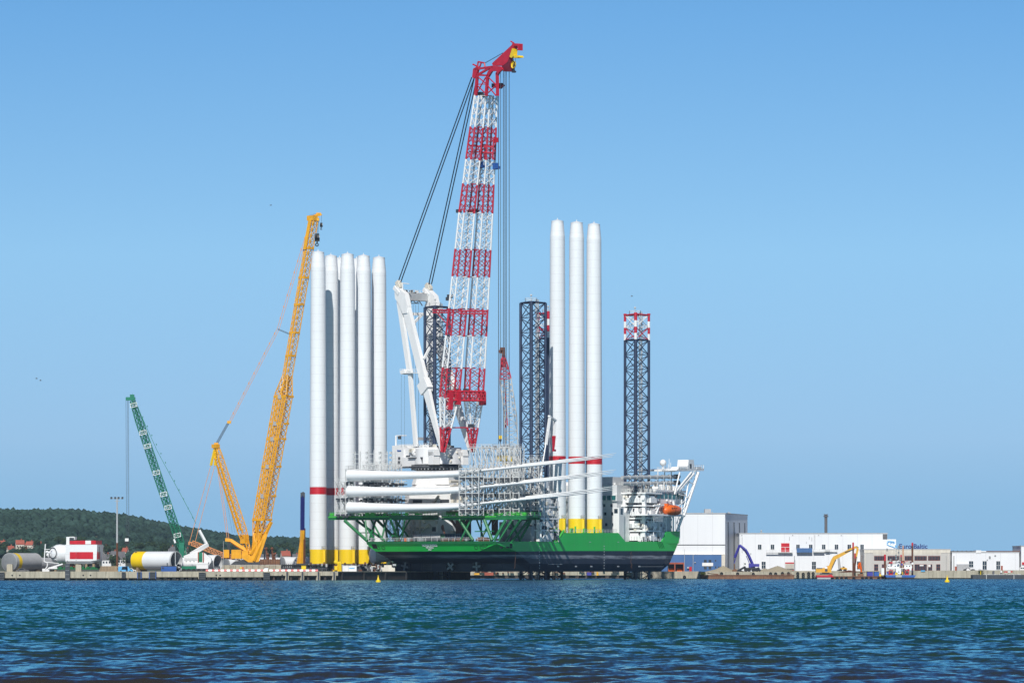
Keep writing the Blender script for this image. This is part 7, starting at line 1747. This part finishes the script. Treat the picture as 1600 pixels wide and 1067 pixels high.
m = MB(); m.ppoly([(1593.2, 891.5), (1593.2, 887.2), (1595, 885.4), (1604, 885.2), (1604, 891.5)], 1690, 1.9); m.build('van_body', 'white', t); m = MB(); m.pbox(1594.6, 1597.6, 886.4, 888, 1689.95, .06); m.pbox(1598.4, 1602, 886.4, 888, 1689.95, .06); m.build('van_window', 'glass', t)
for x in (1595.3, 1601.8): m = MB(); m.lathe(P(x, 891.7, 1690), (0, -1, 0), [(-.2, .36), (.1, .36), (.1, 0)], n=12); m.build('wheel', 'black', t)

# barges, boat, pontoon
def barge(x0, x1, y0, Y, d, label, mt):
    t = thing('work_barge', label, 'barge', V((XZ((x0 + x1) / 2, Y), Y, 0)), 'barges at the right quay'); z = ZY(y0, Y); a, b = XZ(x0, Y), XZ(x1, Y)
    m = MB(); m.prism([V((a + 1.0, Y, -.6)), V((b - 1.0, Y, -.6)), V((b, Y, .3)), V((b, Y, z)), V((a, Y, z)), V((a, Y, .3))], (0, d, 0)); m.build('barge_hull', mt, t)
    m = MB(); m.box(a - .1, b + .1, Y - .12, Y + .3, z - .25, z + .12); n = int((b - a) / 3)
    for i in range(n): m.box(a + i * 3, a + i * 3 + .15, Y - .08, Y, .1, z - .26)
    m.build('rubbing_strake', 'brown', t); return t
barge(1095, 1241, 898.2, 1618, 10, 'long low rusty brown barge lying before the sand heaps', 'rust')
barge(1277, 1386, 900.2, 1606, 12, 'flat work barge with a row of tyres under the yellow excavator', 'rust')
for x in (1308, 1315, 1322, 1334, 1347.5, 1354, 1361, 1373): tyre(x, 903, 'black tyre in the row hanging on the side of the flat work barge', Y=1605.6)
m = MB(); m.ppoly([(1276, 901.4), (1275.6, 898.2), (1299, 898.2), (1302.5, 901.4)], 1604, 5, 0); m.ppoly([(1294, 898.2), (1299, 897), (1303, 901)], 1604.5, 4, 0); m.pbox(1277, 1298, 901.5, 904.3, 1604.2, 3, 1); tag(m.build('red_ramp', ['red', 'lgrey']), 'faded red ramp on the barge in front of the yellow excavator', 'ramp')
m = MB(); m.pbox(1095, 1102.5, 894.2, 897.4, 1626, 2, 0); m.pbox(1096, 1101.5, 893.4, 894.2, 1626.2, 1.6, 0); tag(m.build('yellow_skip', 'yellow'), 'yellow skip on the quay at the left end of the rusty barge', 'skip')
m = MB()
for pts in (((1105, 894.6), (1112, 896), (1122, 896.6)), ((1110, 895.8), (1118, 897), (1125, 897.6)), ((1221, 897), (1228, 896), (1238, 896.8))): m.path([P(x, y, 1622) for x, y in pts], .14, n=5)
tag(m.build('rust_pipes', 'rust'), 'rusty pipes and cables lying along the edge of the long barge', 'pipes')
heap([(1327, 890.5, 17), (1318, 894, 16), (1344, 893, 12)], 1611, 'dark heap of spoil on the flat work barge', 'brown')
def pile(px, yt, yb, Y, r, label, mt='rust', top='red', ft=.3):
    b = P(px, yb, Y); tz = ZY(yt, Y); t = thing('mooring_pile', label, 'pile', b, 'mooring piles and spuds'); zz = tz - (tz - b.z) * ft
    m = MB(); m.tube(b - UP * 2, V((b.x, b.y, zz)), r, n=12); m.build('pile_shaft', mt, t); m = MB(); m.tube(V((b.x, b.y, zz + .005)), V((b.x, b.y, tz)), r * 1.03, n=12); m.lathe(V((b.x, b.y, tz)), UP, [(0, r), (.25, r * .6), (.3, 0)], n=12); m.build('pile_top', top, t)
pile(1333, 848, 900, 1606.5, .32, 'tall pile with red top crossing the tip of the yellow excavator boom', 'brown', 'red', .18)
pile(1335.8, 864.8, 900, 1608.5, .3, 'shorter pile with red top just right of the tall excavator pile', 'brown', 'red', .2)
pile(1346.7, 868, 897, 1612, .1, 'thin brown post beside the small orange excavator', 'brown', 'brown', .2)
pile(1382.7, 867, 903, 1603, .42, 'thick spud pole with red top at the left end of the blue workboat', 'brown', 'red', .25)
pile(1408, 867.5, 902, 1603, .3, 'dark spud pole amidships of the blue workboat', 'brown', 'red', .07)
pile(1425.6, 848.5, 902, 1603, .36, 'tallest spud pole with red tip at the right of the blue workboat', 'brown', 'red', .07)
for x0, x1, lb, mt in ((1355.2, 1364, 'violet blue container, left of the pair on the barge end', 'violet'), (1366, 1373.4, 'bright blue container, right of the pair on the barge end', 'blue')):
    Y = 1607; t = thing('shipping_container', lb, 'container', V((XZ((x0 + x1) / 2, Y), Y, ZY(900.9, Y)))); m = MB(); m.pbox(x0, x1, 892.8, 900.8, Y, 4); 
    for i in range(6): m.pbox(x0 + .4 + i * (x1 - x0) / 6, x0 + 1.0 + i * (x1 - x0) / 6, 893.4, 900.2, Y - .06, .06)
    m.build('container_body', mt, t); m = MB(); m.pbox(x0 - .2, x1 + .2, 892.4, 893, Y - .08, 4.1); m.build('container_frame', 'dgrey', t)
m = MB(); m.pbox(1374, 1378.3, 896.3, 900.8, 1606, 1.5, 0); m.pbox(1374.4, 1378, 895.2, 896.2, 1606.1, 1.2, 1); tag(m.build('fuel_tank', ['yellow', 'red']), 'yellow fuel tank with red lid between blue container and workboat', 'tank')
ty = 1598
t = thing('workboat', 'blue workboat with white deckhouse and red winches among brown spud poles', 'boat', V((XZ(1407, ty), ty, 0)))
def bp_(x, y, d=0): return P(x, y, ty + d)
m = MB(); m.prism([bp_(1385, 901.6), bp_(1429, 901.6), bp_(1431, 898.2), bp_(1383, 898.2)], (0, 9, 0), 0); m.prism([bp_(1385.5, 905.5), bp_(1428, 905.5), bp_(1429, 901.62), bp_(1385, 901.62)], (0, 9, 0), 1); m.pbox(1399.5, 1409, 898, 901.4, ty - .05, .05, 2); m.build('boat_hull', ['blue', 'black', 'lgrey'], t)
m = MB(); m.pbox(1386.5, 1405, 881, 887, ty + 2, 4); m.pbox(1413, 1425, 882.5, 887.5, ty + 2, 4); m.pbox(1388, 1424, 887.3, 888.2, ty + 1.6, 5); m.pbox(1400, 1408, 888.2, 896, ty + 1.5, 3); m.pbox(1377, 1381.5, 887, 898, ty + 3, 2); m.pbox(1385, 1386, 886, 897, ty + 2, 1); m.pbox(1401, 1406, 877, 881, ty + 2.4, 2.4); m.build('deckhouse', 'white', t)
m = MB()
for x in (1388, 1391.5, 1398, 1402, 1416, 1420.5): m.pbox(x, x + 1.6, 883.4, 885, ty + 1.93, .06)
for x in (1401.6, 1404): m.pbox(x, x + 1.3, 878, 879.6, ty + 2.33, .06)
m.build('cabin_window', 'glass', t)
for x in (1389, 1414): m = MB(); m.pbox(x, x + 1.4, 890.5, 896.5, ty + .4, 1.6, 0); m.pbox(x + 4.6, x + 6, 890.5, 896.5, ty + .4, 1.6, 0); m.pbox(x, x + 6, 895.6, 897.8, ty + .4, 1.6, 0); m.pbox(x, x + 6, 890.2, 891.2, ty + .4, 1.6, 0); m.lathe(bp_(x + 3, 893.4, .9), (1, 0, 0), [(-.5, .6), (.5, .6)], n=12, k=1); m.build('winch', ['red', 'dgrey'], t)
m = MB()
for _ in range(70):
    x = random.uniform(1386, 1427); y = random.choice((random.uniform(876, 882), random.uniform(888, 897), random.uniform(888, 897))); m.obox(bp_(x, y, random.uniform(.5, 3)), (random.uniform(.08, .4), 0, 0), (0, .2, 0), (0, 0, random.uniform(.08, .4)), random.choice((0, 1, 2, 2, 3, 4)))
m.pbox(1399, 1402.5, 894, 897.6, ty + .6, 1, 5); m.pbox(1409.3, 1410.3, 893, 897, ty + .5, .3, 5)
m.build('deck_gear', ['dgrey', 'brown', 'white', 'red', 'violet', 'yellow'], t)
m = MB()
for x, y0 in ((1400.2, 858), (1404.5, 852), (1399.8, 867)): m.tube(bp_(x, 884, 3), bp_(x, y0, 3), .09, n=5)
for a, b in (((1399, 861), (1402, 861)), ((1402, 856), (1407, 856)), ((1403, 863), (1406, 863)), ((1400, 859), (1404.5, 853)), ((1404.5, 853), (1409, 860)), ((1391, 877), (1394, 877)), ((1392.5, 880), (1392.5, 873))): m.tube(bp_(*a, 3), bp_(*b, 3), .07, n=4)
for x, y in ((1400, 868), (1404.5, 854), (1391.5, 874), (1404, 863), (1400.5, 872)): m.obox(bp_(x, y, 3), (.3, 0, 0), (0, .2, 0), (0, 0, .35))
m.build('mast', 'grey', t)
m = MB(); m.tube(bp_(1411, 896, 4), bp_(1411, 852, 4), .22, n=8); m.build('timber_post', 'pend', t)
t = thing('floating_pontoon', 'dark floating pontoon with white edge posts at the right edge', 'pontoon', V((XZ(1570, 1610), 1610, 0)))
for x0, x1 in ((1520.3, 1541), (1541.6, 1584), (1584.6, 1640)): m = MB(); m.pbox(x0, x1, 897.6, 904.6, 1610, 8); m.build('pontoon_body', 'dgrey', t)
m = MB()
for x in (1541.3, 1584.3): m.pbox(x - .4, x + .4, 897.8, 905, 1609.8, .2)
for i in range(16): m.obox(P(1540 + i * 3.6, 897.3, 1611), (random.uniform(.2, .7), 0, 0), (0, .4, 0), (0, 0, random.uniform(.08, .22)))
m.pbox(1520, 1640, 904.6, 905.4, 1609.9, .1); m.build('edge_posts', 'rackw', t)
m = MB(); m.pbox(1551, 1553.8, 892.5, 897.6, 1613, 1.2); m.tube(P(1552.4, 891.5, 1613.6), P(1552.4, 893, 1613.6), .4, n=8); tag(m.build('dark_bollard', 'slate'), 'dark bollard standing on the middle of the floating pontoon', 'bollard')
m = MB(); m.pbox(1568.8, 1574.5, 892.3, 894, 1637, .4, 0); m.pbox(1574.6, 1579, 892, 893.8, 1637, .4, 1); m.pbox(1579.1, 1582, 891.8, 893.7, 1637, .4, 0); m.pbox(1570, 1571, 894, 895, 1637, .4, 1); tag(m.build('striped_barrier', ['red', 'white']), 'red and white striped barrier on the quay above the pontoon', 'barrier')
m = MB(); m.pbox(1563.4, 1565.6, 891, 894.5, 1637, .6, 0); m.pbox(1563.2, 1565.8, 894.5, 896.5, 1636.9, .8, 1); tag(m.build('mooring_cabinet', ['white', 'dgrey']), 'small white cabinet on the quay under the right red door', 'cabinet')
t = thing('shrub', 'green shrub with a yellow post on the quay edge left of the pontoon top', 'shrub', P(1532, 895.5, RY - .6)); m = MB()
for _ in range(260):
    p = P(1532.5, 893, RY - .6) + V((random.gauss(0, .6), random.gauss(0, .4), random.gauss(0, .45))); s_ = random.uniform(.06, .16); n = V((random.uniform(-1, 1), random.uniform(-1, 1), random.uniform(-.3, 1))).normalized(); u = n.orthogonal().normalized() * s_; v_ = n.cross(u); m._add([p - u, p - v_, p + u, p + v_], [(0, 1, 2, 3)])
m.build('crown', 'leaf', t); m = MB(); m.tube(P(1532, 897, RY - .5), P(1532.2, 893, RY - .5), .07); m.build('trunk', 'bark', t)
m = MB(); m.tube(P(1532.3, 897.5, RY - 1.3), P(1532.3, 893, RY - 1.3), .16, n=8); m.ball(P(1532.3, 892.8, RY - 1.3), .18, n=6); tag(m.build('marker_post', 'yellow'), 'short yellow marker post in front of the shrub on the quay edge', 'post')
m = MB(); m.obox(P(1422, 892, RY + 1), (.9, 0, 0), (0, .4, 0), (0, 0, .25)); m.obox(P(1442, 891.5, RY), (.8, 0, 0), (0, .4, 0), (0, 0, .2)); tag(m.build('blue_cover', 'cyan'), 'pale blue covers lying on the quay edge before the pale grey building', 'cover')
# ---------------------------------------------------------------- sea air between here and the hills
m = MB(); m.box(-4200, 4200, -2600, 7000, -12, 190)
hz = m.build('haze', 'white', org=(0, 3000, 0)); tag(hz, kind='stuff')
hm_ = bpy.data.materials.new('sea_air'); hm_.use_nodes = True; nt = hm_.node_tree; nt.nodes.clear()
ou = nt.nodes.new('ShaderNodeOutputMaterial'); pv = nt.nodes.new('ShaderNodeVolumePrincipled'); nt.links.new(pv.outputs[0], ou.inputs['Volume'])
pv.inputs['Density'].default_value = 3.0e-5; pv.inputs['Color'].default_value = (.50, .73, 1.0, 1); pv.inputs['Anisotropy'].default_value = 0
hz.data.materials.clear(); hz.data.materials.append(hm_)
